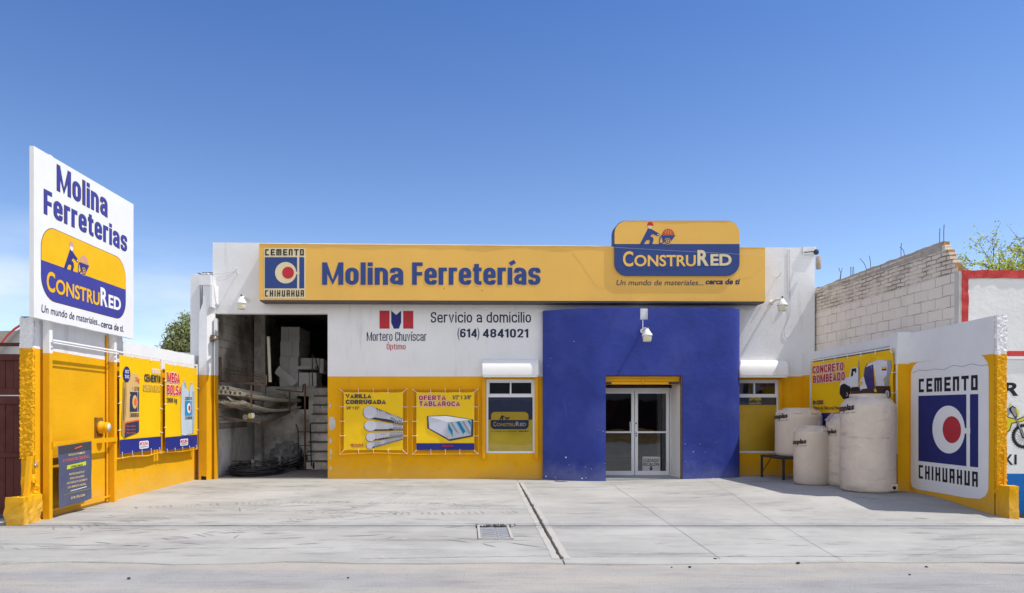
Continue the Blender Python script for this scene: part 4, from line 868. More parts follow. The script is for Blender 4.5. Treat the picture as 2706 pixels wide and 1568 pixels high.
# ============================================================ roof sign
YS = 17.08; SP = Plane('F', YS); L_, T_ = SP.px(685, 645); Rr, B_ = SP.px(2022, 797); TR = SP.px(2022, 655)[1]; BL = SP.px(688, 793)[1]
sg = thing('shop_sign', 'long mustard sign box across the top of the store front', 'sign', ((L_ + Rr) / 2, YF, B_))
m = MB(); m.prism([(L_, YS, BL), (Rr, YS, B_), (Rr, YS, TR), (L_, YS, T_)], (0, YF - YS - .004, 0), mustard); cab = m.build('cabinet', sg)
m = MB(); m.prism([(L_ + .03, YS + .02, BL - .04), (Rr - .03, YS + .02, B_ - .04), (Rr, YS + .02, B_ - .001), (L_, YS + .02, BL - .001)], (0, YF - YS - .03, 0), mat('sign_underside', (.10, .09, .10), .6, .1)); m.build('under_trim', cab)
def lip(parent, xa, xb, za, zb, Y, amp, seed):             # bowed skin turned over the top edge; its shade is a wavy band
    m = MB(); n = 90; r0, r1, r2 = [], [], []
    for i in range(n + 1):
        t = i / n; x = xa + (xb - xa) * t; z = za + (zb - za) * t
        k = amp * (.55 + .5 * noise.noise(Vector((x * 1.1, seed, 0))) + .25 * noise.noise(Vector((x * 5, seed, 0))))
        r0.append((x, Y - .001, z - .012)); r1.append((x, Y - max(.003, k), z + .004)); r2.append((x, Y + .05, z + .008))
    m.grid([r0, r1, r2], mustard, False); m.build('top_lip', parent)
lip(cab, L_, SP.px(1622, 0)[0], T_, SP.px(0, 652.5)[1], YS, .022, 1.0); lip(cab, SP.px(1955, 0)[0], Rr, SP.px(0, 654.5)[1], TR, YS, .008, 2.0)
# cement emblem
q = SP.zoom(500, 600, 3.65); m = MB(); a, b = q(722, 690), q(1124, 203); flat(m, SP, rrect(a[0], a[1], b[0], b[1], .04), cream, .004)
a, b = q(730, 673), q(1110, 215); cement_logo(m, SP, a[0], a[1], b[0], b[1], signblue, cream, red, blkpaint, .007); m.build('emblem', cab)
q = SP.zoom(660, 560, 3.15); ol = mat('sign_outline', (.55, .36, .16), .5, .05)
for s_, a, b in (('Molina', 603, 1278), ('Ferreterías', 1352, 2420)):
    m = MB(); u0, v0 = q(a, 608); u1, v1 = q(b, 422)
    draw_text(m, SP, s_, u0, u1, v0, v1 - v0, ol, 2.15, 5.65, .85, .003, .12, 0, 0, .74); draw_text(m, SP, s_, u0, u1, v0, v1 - v0, signblue, 2.15, 5.65, .85, .006, 0, 0, 0, .74); m.build('lettering', cab)
for xx, yy in ((1620, 637), (1934, 656)):
    u, v = q(xx, yy); m = MB(); disc(m, SP, u, v, .012, blkpaint, .004, None, 8); m.build('spot', cab)
# raised panel with the wheelbarrow emblem
PY = 17.03; PP = Plane('F', PY); q = PP.zoom(1400, 560, 3.15); a, b = q(706, 530), q(1746, 76)
P = rrect(a[0], a[1], b[0], b[1], .30, 10); dv = q(0, 268)[1]
m = MB(); m.prism([PP.p(u, v) for u, v in clip(P, dv, True)], (0, .32, 0), mustard); m.prism([PP.p(u, v) for u, v in clip(P, dv, False)], (0, .055, 0), signblue)
pan = m.build('raised_panel', sg); pan['label'] = 'raised panel with rounded corners, mustard above and blue below'
m = MB(); sd = [(u, v) for u, v in P if v > q(0, 290)[1]]
m.prism([PP.p(u * 1.0 + .0, v + .004, -.02) for u, v in clip(rrect(a[0] - .012, a[1], b[0] + .004, b[1] + .008, .30, 10), q(0, 283)[1], True)], (0, .29, 0), signblue); m.build('edge_band', pan)
lip(pan, a[0] + .28, b[0] - .28, b[1], b[1], PY, .012, 4.0)
m = MB(); barrow_man(m, PP, lambda x, y: q(x, y), signblue, cream, red, mustard, .004); m.build('emblem', pan)
m = MB(); u0, v0 = q(775, 450); u1, v1 = q(1680, 335); constru_word(m, PP, u0, u1, v0 - .004, v1 - v0, mat('sign_letter_yellow', (.80, .50, .11), .5, .04), cream, .005, .022); m.build('lettering', pan)
m = MB(); q = SP.zoom(1400, 560, 3.15); u0, v0 = q(718, 612); u1, v1 = q(1442, 567); letter(m, SP, 'Un mundo de materiales...', u0, u1, v0, v1 - v0, navy, .004, .2, .004); m.build('lettering', cab); m = MB()
u0, v0 = q(1460, 603); u1, v1 = q(1742, 560); letter(m, SP, 'cerca de ti', u0, u1, v0, v1 - v0, navy, .035, .2, .004); m.build('lettering', cab)

# ============================================================ lamps on the front
def make_lamp(loc, arm, label, conduit=0):
    t = thing('wall_lamp', label, 'lamp', loc, 'white barn lamps on the store front'); x, y, z = loc
    m = MB(); m.lathe((x, y, z), [(.001, .155), (.045, .155), (.05, .12), (.07, .115), (.075, .09), (.11, .05), (.118, .02), (.122, .0), (.105, -.002)], whitep, 24); m.box(x - .03, x + .03, y - .01, y + .03, z + .13, z + .19, whitep); m.build('housing', t)
    m = MB(); m.lathe((x, y, z), [(.104, 0), (.106, -.03), (.092, -.125), (.085, -.135), (.001, -.137)], lens, 24); m.build('lens', t)
    m = MB(); m.tube([(x, y + .02, z + .165), (x, y + arm * .5, z + .19), (x, y + arm, z + .16)], .030, whitep, 8); m.lathe((x, y + arm - .012, z + .16), [(.001, 0), (.055, 0), (.055, .012)], whitep, 14, 'Y'); m.build('arm', t)
    m = MB(); m.lathe((x, y - .012, z + .185), [(.001, 0), (.02, 0), (.02, .035), (.001, .037)], steel, 10); m.build('photocell', t)
    if conduit:
        m = MB(); m.tube([(x, y + arm - .02, z + .16), (x, y + arm - .02, z + conduit)], .009, whitep, 6); m.build('conduit', t)
    return t
p = W(638, 803, 17.0); make_lamp(tuple(p), .5, 'white wall lamp above the open warehouse bay')
p = W(1710, 888, 16.42); make_lamp(tuple(p), YP - 16.42, 'white lamp in the middle of the blue portal above the glass doors', .42)
p = W(2067, 808, 16.9); make_lamp(tuple(p), .6, 'white wall lamp right of the long sign above the right shutter box')
# small fittings
p = W(566, 893, 17.28); t = thing('floodlight', 'small rusty floodlight beside the top left of the warehouse bay', 'floodlight', tuple(p))
m = MB(); m.box(p.x - .02, p.x + .10, p.y - .06, p.y + .08, p.z - .055, p.z + .05, rust); m.build('casing', t)
m = MB(); m.lathe((p.x + .04, p.y - .064, p.z - .005), [(.001, 0), (.035, 0), (.035, .003)], galv, 14, 'Y'); m.build('lens', t)
m = MB(); m.box(p.x - .09, p.x - .02, p.y, p.y + .04, p.z - .1, p.z + .07, rust); m.build('bracket', t)
p = W(624, 718, 17.38); t = thing('cable_hook', 'small white cable hook with drooping wires on the wall left of the sign', 'hook', tuple(p))
m = MB(); m.tube([(p.x, YF, p.z - .03), (p.x, p.y, p.z), (p.x + .02, p.y - .05, p.z + .08)], .014, whitep, 6); m.build('bracket', t)
e = W(550, 727, 17.3)
for k, dx in enumerate((.10, .18, .02)):
    m = MB(); m.tube([(p.x + (e.x - p.x) * i / 14, p.y - .05 + (e.y - p.y) * i / 14, p.z + (e.z - p.z) * i / 14 - dx * math.sin(math.pi * i / 14)) for i in range(15)], .006, wirelt, 5); m.build('wire', t)
p = W(2157, 666, 17.36); t = thing('security_camera', 'small dark camera on the top right corner of the store', 'camera', tuple(p))
m = MB(); m.tube([(p.x - .28, YF - .03, p.z + .01), (p.x - .05, p.y, p.z + .01)], .012, steel, 6); m.build('arm', t)
m = MB(); m.lathe((p.x, p.y, p.z), [(.001, -.075), (.045, -.06), (.06, -.02), (.055, .03), (.03, .06), (.001, .062)], steel, 14); m.build('dome', t)
p = W(2163, 694, 17.6); m = MB(); m.lathe((p.x, p.y, p.z - .17), [(.001, 0), (.05, 0), (.062, .08), (.055, .32), (.001, .33)], mat('clay', (.36, .30, .25), .9, .2, 6), 14); m.build('roof_drain', None, 'stubby clay drain pipe sticking out at the top right corner of the store', 'drain pipe')
p = W(2058, 727, 17.45); m = MB(); m.tube([(p.x - .03, YF, p.z - .05), (p.x, p.y - .06, p.z - .02), (p.x + .02, p.y - .08, p.z + .05)], .016, whitep, 6); m.build('wall_hook', None, 'small white hook on the plaster above the right lamp', 'hook')
t = thing('wall_cable', 'thin white cable hanging down the plaster right of the right lamp', 'cable', (W(2088, 0, YF).x, YF, 3.4))
m = MB(); f = lambda x, y: (W(x, 0, YF - .01).x, YF - .012, W(0, y, YF).z); m.tube([f(2086, 660), f(2087, 760), f(2088, 830), f(2072, 870), f(2073, 888), f(2082, 896), f(2086, 888)], .006, wirelt, 5); m.build('line', t)
m = MB(); f2 = lambda x, y: (W(x, 0, YF - .01).x, YF - .012, W(0, y, YF).z); m.tube([f2(2081, 660), f2(2082, 780)], .004, wirelt, 5); m.build('line', t)

# ============================================================ left yard
LW = -6.6; LN, LF = 10.82, 17.45; LPn = Plane('L', LW)
lw = thing('yard_wall', 'tall yellow and white yard wall on the left carrying the billboard', 'wall', (-6.7, 14, 0))
m = MB(); zy = lambda y: 2.645 + (2.55 - 2.645) * (y - LN) / (LF - LN)
def side(mm, X, ya, yb, za, zb, mt): mm.face([(X, ya, za[0]), (X, yb, za[1]), (X, yb, zb[1]), (X, ya, zb[0])], mt)
for ya, yb, ht in ((LN + .02, 13.62, 3.13), (13.62, LF, 3.03)):
    n = 24
    for i in range(n):
        a, b = ya + (yb - ya) * i / n, ya + (yb - ya) * (i + 1) / n
        ha, hb = [ht + (.018 * noise.noise(Vector((v * 5, 1, 0))) if ht < 3.1 else 0) for v in (a, b)]
        side(m, LW, a, b, (-.05, -.05), (zy(a), zy(b)), yellow); side(m, LW, a, b, (zy(a), zy(b)), (ha, hb), white)
        m.face([(LW, a, ha), (LW, b, hb), (LW - .21, b, hb), (LW - .21, a, ha)], white); side(m, LW - .21, a, b, (-.05, -.05), (ha, hb), white)
m.face([(LW, 13.62, 3.0), (LW - .21, 13.62, 3.0), (LW - .21, 13.62, 3.13), (LW, 13.62, 3.13)], white)
m.face([(LW, LF, 0), (LW - .21, LF, 0), (LW - .21, LF, 3.03), (LW, LF, 3.03)], white)
m.build('wall_body', lw)
m = MB(); rough_box(m, LW - .205, LW - .004, LN - .02, LN + .06, .95, 3.11, roughy, .018, .015, 26, 1, 2.64, roughw, False); m.build('rough_end', lw)
m = MB(); rough_box(m, LW - .20, LW - .01, LN + .01, LN + .06, 0, .96, yellow, .06, .012, 5, 3); m.build('end_face', lw)
m = MB(); rough_box(m, -6.74, -6.50, 10.36, 10.86, -.02, .40, yellow, .06, .03, 5, 2); m.build('plinth', lw)
m = MB()
for i in range(12): lump(m, (LW - .03 + rnd.uniform(-.06, .03), LN + rnd.uniform(-.02, .10), .38 + .05 * i + rnd.uniform(-.04, .04)), .055 - .003 * i, .05, .05, yellow, i, .7, 6)
m.build('broken_corner', lw)
m = MB(); pa, pb = W(66, 1326, 10.62), W(76, 1206, 10.72); m.obox((pa + pb) / 2, (pb - pa) / 2, (.03, 0, .002), (0, .006, 0), yellowp); m.obox((pa + pb) / 2 + Vector((.028, .03, 0)), (pb - pa) / 2, (.004, 0, 0), (0, .03, 0), yellowp); m.build('angle_iron', lw)
m = MB(); p = W(87, 1228, 10.83); lump(m, (LW + .005, 10.86, .86), .02, .02, .035, galv, 3, .7, 5); m.build('broken_fitting', lw)
# metal post housing and plastered pier left of the warehouse bay
gp = thing('bay_pier', 'white and yellow pier with folded sheet metal cover left of the warehouse bay', 'pier', (-6.5, 17.3, 0))
m = MB(); a = W(503, 726, 17.45); m.box(a.x, W(528, 0, 17.45).x, 17.45, 17.9, -.05, a.z - .12, white)
m.prism([(a.x, 17.45, a.z - .12), (a.x, 17.45, a.z - .03), (a.x + .06, 17.45, a.z), (W(528, 0, 17.45).x, 17.45, a.z + .02), (W(528, 0, 17.45).x, 17.45, a.z - .12)], (0, .45, 0), white); m.build('pier', gp)
m = MB(); Yg = 17.20; gx = lambda x: W(x, 0, Yg).x; gzz = lambda y: W(0, y, Yg).z
zl = gzz(991); prof = [(536, 556, 783), (536, 556, 800), (527, 547, 826), (526, 547, 840)]
def cover(mm, xa0, xb0, z0, xa1, xb1, z1, mt):             # a folded sheet: front and right return
    mm.face([(gx(xa0), Yg, z0), (gx(xb0), Yg, z0), (gx(xb1), Yg, z1), (gx(xa1), Yg, z1)], mt); mm.face([(gx(xb0), Yg, z0), (gx(xb0) + .10, YF - .01, z0), (gx(xb1) + .10, YF - .01, z1), (gx(xb1), Yg, z1)], mt); mm.face([(gx(xa0), Yg, z0), (gx(xa0), YF, z0), (gx(xa1), YF, z1), (gx(xa1), Yg, z1)], mt)
sheetw = mat('folded_sheet_white', (.74, .75, .77), .5, .05, 3, .25, 6); sheety = mat('folded_sheet_yellow', (.72, .36, .008), .5, .06, 3, .25, 6, stain=((.30, .36, .40), 5, .68, .74, .8))
cover(m, 525, 546, -.02, 525, 546, zl, sheety); cover(m, 525, 546, zl, 526, 547, gzz(840), sheetw)
for (a0, b0, y0_), (a1, b1, y1_) in zip(reversed(prof), list(reversed(prof))[1:]): cover(m, a0, b0, gzz(y0_), a1, b1, gzz(y1_), sheetw)
cover(m, 536, 556, gzz(783), 536, 556, gzz(752), sheetw); m.build('sheet_cover', gp)
m = MB(); m.box(gx(527), gx(558), Yg - .03, YF, gzz(754), gzz(727), sheetw); m.box(gx(555), gx(561), Yg - .02, YF, gzz(812), gzz(752), sheetw); b = m.build('hood', gp)
m = MB(); m.box(gx(548) + .10, gx(562), 17.36, YF + .1, -.02, zl, sheety); m.box(gx(548) + .10, gx(562), 17.36, YF + .1, zl, gzz(838), sheetw); m.build('guide_channel', gp)
m = MB(); [lump(m, (gx(530 + 5 * i), Yg + .05, gzz(726) + .02), .05, .05, .025, mortar if i % 2 else sheetw, i, .7, 5) for i in range(6)]; m.tube([(gx(523), Yg, gzz(722)), (gx(531), Yg, gzz(724))], .012, steel, 6); m.build('torn_top', gp)
m = MB(); m.face([(gx(532), Yg - .004, .25 - .15), (gx(545), Yg - .004, .08), (gx(545), Yg - .004, .0), (gx(532), Yg - .004, .0)], dark); m.build('foot_hole_patch', gp)  # flat near-black patch on the sheet, a hole's inner shade put into colour
# billboard
bb = thing('billboard', 'tall white billboard with a yellow and blue emblem above the left wall', 'billboard', (-6.45, 12, 0))
BX = -6.38; BP = Plane('L', BX); m = MB()
ys = [10.46 + (13.6 - 10.46) * i / 20 for i in range(21)]
bz0, bz1 = lambda y: 3.065 + .008 * noise.noise(Vector((y * 3, 0, 0))), lambda y: 5.60 + (y - 10.46) / 3.14 * .05
m.prism([(BX, y, bz0(y)) for y in ys] + [(BX, y, bz1(y)) for y in reversed(ys)], (-.065, 0, 0), mat('billboard_white', (.80, .80, .79), .5, .03, 2, .3, 3, stain=((.6, .57, .5), 3, .64, .8, .4, (1, 1, .3)))); pn = m.build('panel', bb)
for y in (10.97, 13.0):
    m = MB(); m.box(-6.55, -6.45, y, y + .085, -.02, 2.58, yellowp); m.box(-6.55, -6.45, y, y + .085, 2.58, 5.66, whitep); m.build('post', bb)
m = MB(); m.tube([(-6.42, 11.0, 2.78), (-6.42, 13.05, 2.78)], .018, whitep, 6); m.tube([(-6.40, 11.0, 2.74), (-6.40, 13.05, 2.73)], .012, whitep, 6); m.build('cross_tube', bb)
m = MB(); m.box(-6.445, -6.425, 11.03, 13.06, 1.12, 1.20, yellowp); m.build('cross_bar', bb)
m = MB(); m.box(-6.55, -6.53, 11.06, 13.0, .10, .13, yellowp); m.build('cross_bar', bb)
olb = mat('billboard_outline', (.14, .075, .055), .6, .05); bblue = mat('billboard_blue', (.050, .055, .30), .5, .05)
for s_, a, b, v, c in (('Molina', 11.05, 12.6, 5.13, .40), ('Ferreterias', 10.71, 13.33, 4.675, .365)):
    m = MB(); draw_text(m, BP, s_, a, b, v, c, olb, 1.75, 5.2, 1.25, .003, .22, 0, 0, .8); draw_text(m, BP, s_, a, b, v, c, bblue, 1.75, 5.2, 1.25, .007, 0, 0, 0, .8); m.build('lettering', pn)
m = MB(); P = rrect(10.64, 3.38, 13.28, 4.50, .36, 10); flat(m, BP, rrect(10.63, 3.37, 13.29, 4.51, .365, 10), olb, .002); flat(m, BP, clip(P, 3.955, True), logoy, .004); flat(m, BP, clip(P, 3.955, False), bblue, .004)
barrow_man(m, BP, lambda x, y: (11.23 + (x - 915) * .00255, 3.945 - (y - 272) * .00255), mat('billboard_navy', (.035, .038, .2), .5, .05), pwhite, mat('faded_pink', (.62, .33, .30), .6, .05), logoy, .006); m.build('emblem', pn)
m = MB(); constru_word(m, BP, 10.77, 13.09, 3.52, .285, logoy, pwhite, .007, .022)
m.build('lettering', pn)
m = MB(); letter(m, BP, 'Un mundo de materiales...', 10.64, 12.36, 3.17, .115, navy, .006, .12, .004); m.build('lettering', pn); m = MB(); letter(m, BP, 'cerca de tí.', 12.38, 13.2, 3.155, .115, navy, .018, .12, .004); m.build('lettering', pn)
# recruiting poster hung from the cross bar
rp = thing('poster', 'small navy poster with lines of pale writing hanging below the billboard', 'poster', (-6.40, 11.6, .2))
RX = -6.395; RP = Plane('L', RX); qr = RP.zoom(120, 1160, 7.3); pnavy = mat('poster_navy', (.072, .085, .16), .38, .12, 2, .25, 4)
def sag(u, v): return .022 * math.sin(u * 7) * sst(1.1, .3, v) + .012 * noise.noise(Vector((u * 4, v * 4, 0)))
def warp_plane(pl):
    c = Plane(pl.kind, pl.k, pl.w0); b = pl.p
    c.p = lambda u, v, w=0.0: b(u, v, w + sag(u, v)); return c
RW = warp_plane(RP); m = MB(); rows = []
for j in range(21):
    v = j / 20; l = (11.10 + .03 * (1 - v), .14 + (1.125 - .14) * v); r = (12.1 + .01 * v, .185 + (1.165 - .185) * v); rows.append([RW.p(l[0] + (r[0] - l[0]) * i / 16, l[1] + (r[1] - l[1]) * i / 16) for i in range(17)])
m.grid(rows, pnavy); sh = m.build('sheet', rp)
m = MB(); rows = [[RW.p(11.13 + .95 * i / 16, z + .03 * (i / 16), .004) for i in range(17)] for z in (1.0, 1.05, 1.125)]; m.grid(rows, pdgrey); m.build('header_band', sh)
for s_, a, b, v, c, m_ in (('SOLICITAMOS', 11.40, 11.88, .955, .032, pcream), ('AYUDANTE GENERAL', 11.22, 12.02, .865, .045, mat('poster_coral', (.62, .16, .12), .5, .05)), ('PRESTACIONES DE LEY', 11.44, 11.86, .64, .030, pcream), ('FONDO DE AHORRO', 11.46, 11.84, .57, .030, pcream), ('OPORTUNIDAD DE CRECIMIENTO', 11.36, 11.92, .50, .030, pcream), ('BUEN AMBIENTE LABORAL', 11.40, 11.88, .43, .030, pcream), ('(614) 302-5504', 11.50, 11.84, .25, .035, pcream)):
    m = MB(); letter(m, RW, s_, a, b, v, c, m_, .012, 0, .005, 1, 0, .03); m.build('lettering', sh)
m = MB(); fl = lambda a, b, c, d, mm, w=.005: m.grid([[RW.p(a + (b - a) * i / 8, c + .03 * i / 8, w) for i in range(9)], [RW.p(a + (b - a) * i / 8, d + .03 * i / 8, w) for i in range(9)]], mm, False)
fl(11.37, 11.91, .74, .805, mat('poster_lime', (.55, .60, .05), .5, .05)); letter(m, RW, 'OFRECEMOS', 11.47, 11.8, .755, .035, pdgrey, .01, 0, .008, 1, 0, .03); fl(11.26, 12.0, .33, .345, mat('poster_olive', (.20, .22, .06), .5, .05)); fl(11.5, 11.9, .375, .385, pwhite); fl(11.56, 11.78, 1.055, 1.075, porange, .008); m.build('lettering', sh)
# electricity meter
mt = thing('electric_meter', 'round yellow painted electricity meter on the left wall', 'meter', (LW, 12.75, 1.38))
m = MB(); m.lathe((LW + .02, 12.72, 1.385), [(.001, 0), (.11, 0), (.115, .05), (.10, .06), (.095, .14), (.09, .17), (.001, .175)], yellowp, 22, 'X'); m.build('casing', mt)
m = MB(); m.lathe((LW + .02, 12.72, 1.385), [(.001, .177), (.07, .177), (.07, .176)], mat('meter_face', (.70, .66, .5), .4, .1, 8), 18, 'X'); m.build('dial', mt)
m = MB(); rough_box(m, LW + .001, LW + .02, 12.58, 12.86, 1.22, 1.56, mat('meter_recess_shade', (.20, .10, .02), .9, .3, 8), .05, .01, 8, 6, None, None, False); m.build('recess_patch', mt)  # raised slab, the dark of a wall recess put into its colour
m = MB(); m.tube([(LW + .03, 12.97, .02), (LW + .03, 12.97, 3.05)], .024, yellowp, 8); m.build('conduit', mt)
# banner frame with two banners
def tie(pl, parent, a, b, w):
    m = MB(); p, q_ = pl.p(a[0], a[1], w), pl.p(b[0], b[1], w); mid = (p + q_) / 2 + Vector((0, 0, -.006)); m.tube([p, mid, q_], .006, rope, 5); lump(m, p, .012, .012, .012, rope, 1, .2, 4); m.build('tie', parent)
bf = thing('banner_rack', 'long yellow and white tube frame on the left wall holding two banners', 'banner rack', (-6.48, 15, .75)); FX = -6.46
m = MB(); fy0, fy1, fm = 13.10, 17.05, 15.06
for y in (fy0, fm, fy1): m.box(FX - .03, FX, y - .02, y + .02, .76, 2.55, yellowp); m.box(FX - .03, FX, y - .02, y + .02, 2.55, 2.80, whitep)
m.box(FX - .03, FX, fy0 + .02, fm - .02, 2.77, 2.80, whitep); m.box(FX - .03, FX, fm + .02, fy1 - .02, 2.76, 2.79, whitep); m.build('upper_frame', bf)
m = MB(); m.tube([(FX - .015, fy0, .79), (FX - .015, 13.7, .80), (FX - .015, 14.4, .765), (FX - .015, fm, .80), (FX - .015, 16.1, .755), (FX - .015, fy1, .76)], .018, yellowp, 6); m.build('bottom_tube', bf)
m = MB()
for y in (fy0, fy1): m.box(FX - .14, FX - .03, y - .015, y + .015, 2.6, 2.63, whitep); m.box(FX - .14, FX - .03, y - .015, y + .015, .9, .93, yellowp)
m.build('wall_bracket', bf)
def banner_sheet(pl, u0, u1, v0, v1, m_, parent, bumpk=.010, seed=0):
    c = Plane(pl.kind, pl.k, pl.w0); base = pl.p
    wf = lambda u, v: bumpk * noise.noise(Vector((u * 2.2, v * 1.6, seed))) + .5 * bumpk * noise.noise(Vector((u * 6, v * 5, seed)))
    c.p = lambda u, v, w=0.0: base(u, v, w + wf(u, v)); m = MB()
    m.grid([[c.p(u0 + (u1 - u0) * i / 24, v0 + (v1 - v0) * j / 28 - (.012 * math.sin(math.pi * i / 8) ** 2 if j == 28 else 0)) for i in range(25)] for j in range(29)], m_)
    return c, m.build('sheet', parent)
NX = -6.44; NP = Plane('L', NX); zq = NP.zoom(290, 920, 4.868)
bA = thing('banner', 'yellow banner showing a cement bag on the left wall frame', 'banner', (NX, 14, .85), 'printed banners laced to frames')
pa, sa = banner_sheet(NP, 13.17, 14.95, .87, 2.73, bannery, bA, .006, 1)
m = MB(); rect(m, pa, 13.17, .875, 14.95, 1.13, bandblue, .010); rect(m, pa, 13.17, 1.13, 14.95, 1.142, navy, .010); m.build('footer_band', sa)
m = MB(); molina_mark(m, pa, 13.95, 14.35, .93, 1.08, .016); m.build('emblem', sa)
m = MB(); T = lambda P_: [zq(*p) for p in P_]
kraft = mat('kraft_paper', (.66, .43, .17), .55, .06, 3); kraftd = mat('kraft_side', (.42, .25, .07), .55, .06, 3); bagnavy = mat('bag_navy', (.028, .045, .095), .5, .06)
flat(m, pa, T([(165, 430), (205, 450), (182, 1158), (142, 1115)]), kraftd, .010); flat(m, pa, T([(205, 300), (270, 318), (365, 350), (380, 385), (372, 1060), (365, 1085), (182, 1158), (190, 960), (205, 700)]), kraft, .010)
flat(m, pa, T([(205, 962), (370, 932), (370, 1062), (362, 1085), (182, 1158), (190, 975)]), bagnavy, .014); flat(m, pa, T([(205, 948), (370, 918), (370, 936), (205, 968), (192, 985), (186, 1100), (180, 1100), (188, 965)]), porange, .0145)
u0, v0 = zq(250, 893); u1, v1 = zq(368, 480); v0 = (zq(250, 893)[1] + zq(368, 885)[1]) / 2; cement_logo(m, pa, u0, v0, u1, zq(310, 500)[1], bagnavy, kraft, porange, pdgrey, .014)
a, b = zq(318, 432), zq(370, 375); letter(m, pa, '25kg', a[0], b[0], a[1], .085, porange, .02, 0, .014)
for y in (1010, 1055, 1098): a, b = zq(205, y + 8), zq(322, y - 8); letter(m, pa, '•Mayor resistencia', a[0], b[0], a[1] - .0, .035, porange, .0, 0, .016)
for i in range(15): a = zq(172 - .6 * i, 515 + i * 28); b = zq(182 - .6 * i, 535 + i * 28); rect(m, pa, a[0], b[1], b[0], a[1], pdgrey, .013)
m.build('bag_picture', sa)
m = MB(); c0 = zq(210, 338); r = .145
flat(m, pa, [(c0[0] + r * (1 if i % 2 else .9) * 1.02 * math.cos(R(i * 7.5)), c0[1] + r * 1.08 * (1 if i % 2 else .9) * math.sin(R(i * 7.5))) for i in range(48)], navy, .017); disc(m, pa, c0[0], c0[1], r * .82, bandblue, .019)
letter(m, pa, 'SACO', c0[0] - .075, c0[0] + .075, c0[1] + .02, .06, pwhite, .02, 0, .021); letter(m, pa, '25 KG', c0[0] - .085, c0[0] + .085, c0[1] - .075, .06, pwhite, .02, 0, .021); m.build('badge', sa)
m = MB(); a, b = zq(530, 250), zq(655, 190); draw_text(m, pa, 'OFERTA', 14.53, 14.91, 2.455, .10, pwhite, 2.3, 6.5, 1, .010); m.build('lettering', sa); m = MB(); draw_text(m, pa, 'CEMENTO', 14.18, 14.91, 2.27, .155, pdgrey, 2.3, 6.5, 1, .010); m.build('lettering', sa); m = MB()
draw_text(m, pa, 'CHIHUAHUA', 14.12, 14.91, 2.08, .14, pcream, 2.3, 6.5, 1.2, .010, .3); draw_text(m, pa, 'CHIHUAHUA', 14.12, 14.91, 2.08, .14, bannery, 1.6, 6.5, 1.2, .014); m.build('lettering', sa)
bB = thing('banner', 'yellow banner showing a big white sack beside the warehouse bay', 'banner', (NX, 16, .8), 'printed banners laced to frames')
pb_, sb = banner_sheet(NP, 15.17, 16.98, .82, 2.70, bannery, bB, .006, 5)
m = MB(); rect(m, pb_, 15.17, .825, 16.98, 1.10, bandblue, .010); rect(m, pb_, 15.17, 1.10, 16.98, 1.112, navy, .010); m.build('footer_band', sb)
m = MB(); molina_mark(m, pb_, 15.95, 16.40, .89, 1.04, .016); m.build('emblem', sb)
m = MB()
for s_, v_ , b_ in (('MEGA', 2.30, 15.92), ('BOLSA', 2.03, 16.02)):
    draw_text(m, pb_, s_, 15.25, b_, v_, .22, pwhite, 2.4, 6.8, 1.0, .009, .6); draw_text(m, pb_, s_, 15.25, b_, v_, .22, mat('banner_red', (.72, .015, .03), .5, .05), 2.4, 6.8, 1.0, .013); m.build('lettering', sb); m = MB()
draw_text(m, pb_, '2000 kg', 15.24, 15.78, 1.86, .11, pdgrey, 1.7, 5.6, 1.2, .010); m.build('lettering', sb)
m = MB(); bagw = mat('sack_white', (.50, .60, .68), .55, .08, 3); bagd = mat('sack_fold', (.33, .42, .52), .55, .08, 3)
P = [(925, 480), (945, 432), (972, 445), (985, 520), (1008, 560), (1022, 520), (1035, 470), (1068, 475), (1084, 545), (1086, 860), (1075, 1095), (960, 1125), (918, 1115), (912, 800), (916, 560)]
flat(m, pb_, T(P), bagw, .010); flat(m, pb_, T([(1060, 560), (1084, 560), (1086, 860), (1075, 1095), (1055, 1098)]), bagd, .012); flat(m, pb_, T([(945, 440), (972, 448), (985, 520), (960, 505)]), bagd, .012); flat(m, pb_, T([(1010, 560), (1024, 520), (1028, 620), (1008, 640)]), bagd, .012)
for x, y in ((958, 425), (1048, 463)): a = zq(x, y); ring(m, pb_, a[0], a[1], .035, .055, bagw, .010, 14)
u0, u1 = zq(962, 0)[0], zq(1052, 0)[0]; cement_logo(m, pb_, u0, zq(1000, 918)[1], u1, zq(1000, 630)[1], pblue, pwhite, red, pdgrey, .014); m.build('sack_picture', sb)
for sht, y0_, y1_, zt_, zb_ in ((sa, 13.17, 14.95, 2.72, .88), (sb, 15.17, 16.98, 2.69, .83)):
    for i in range(5):
        y = y0_ + .08 + (y1_ - y0_ - .16) * i / 4; tie(NP, sht, (y, zb_ + .02), (y + .03, .785), .012)
        if i in (1, 3): tie(NP, sht, (y, zt_ - .02), (y + .02, 2.775), .012)
    for i in range(3):
        z = .88 + .45 + 1.0 * i / 2; tie(NP, sht, (y0_ + .02, z), (y0_ - .08, z - .01), .012); tie(NP, sht, (y1_ - .02, z - .1), (y1_ + .09, z - .11), .012)
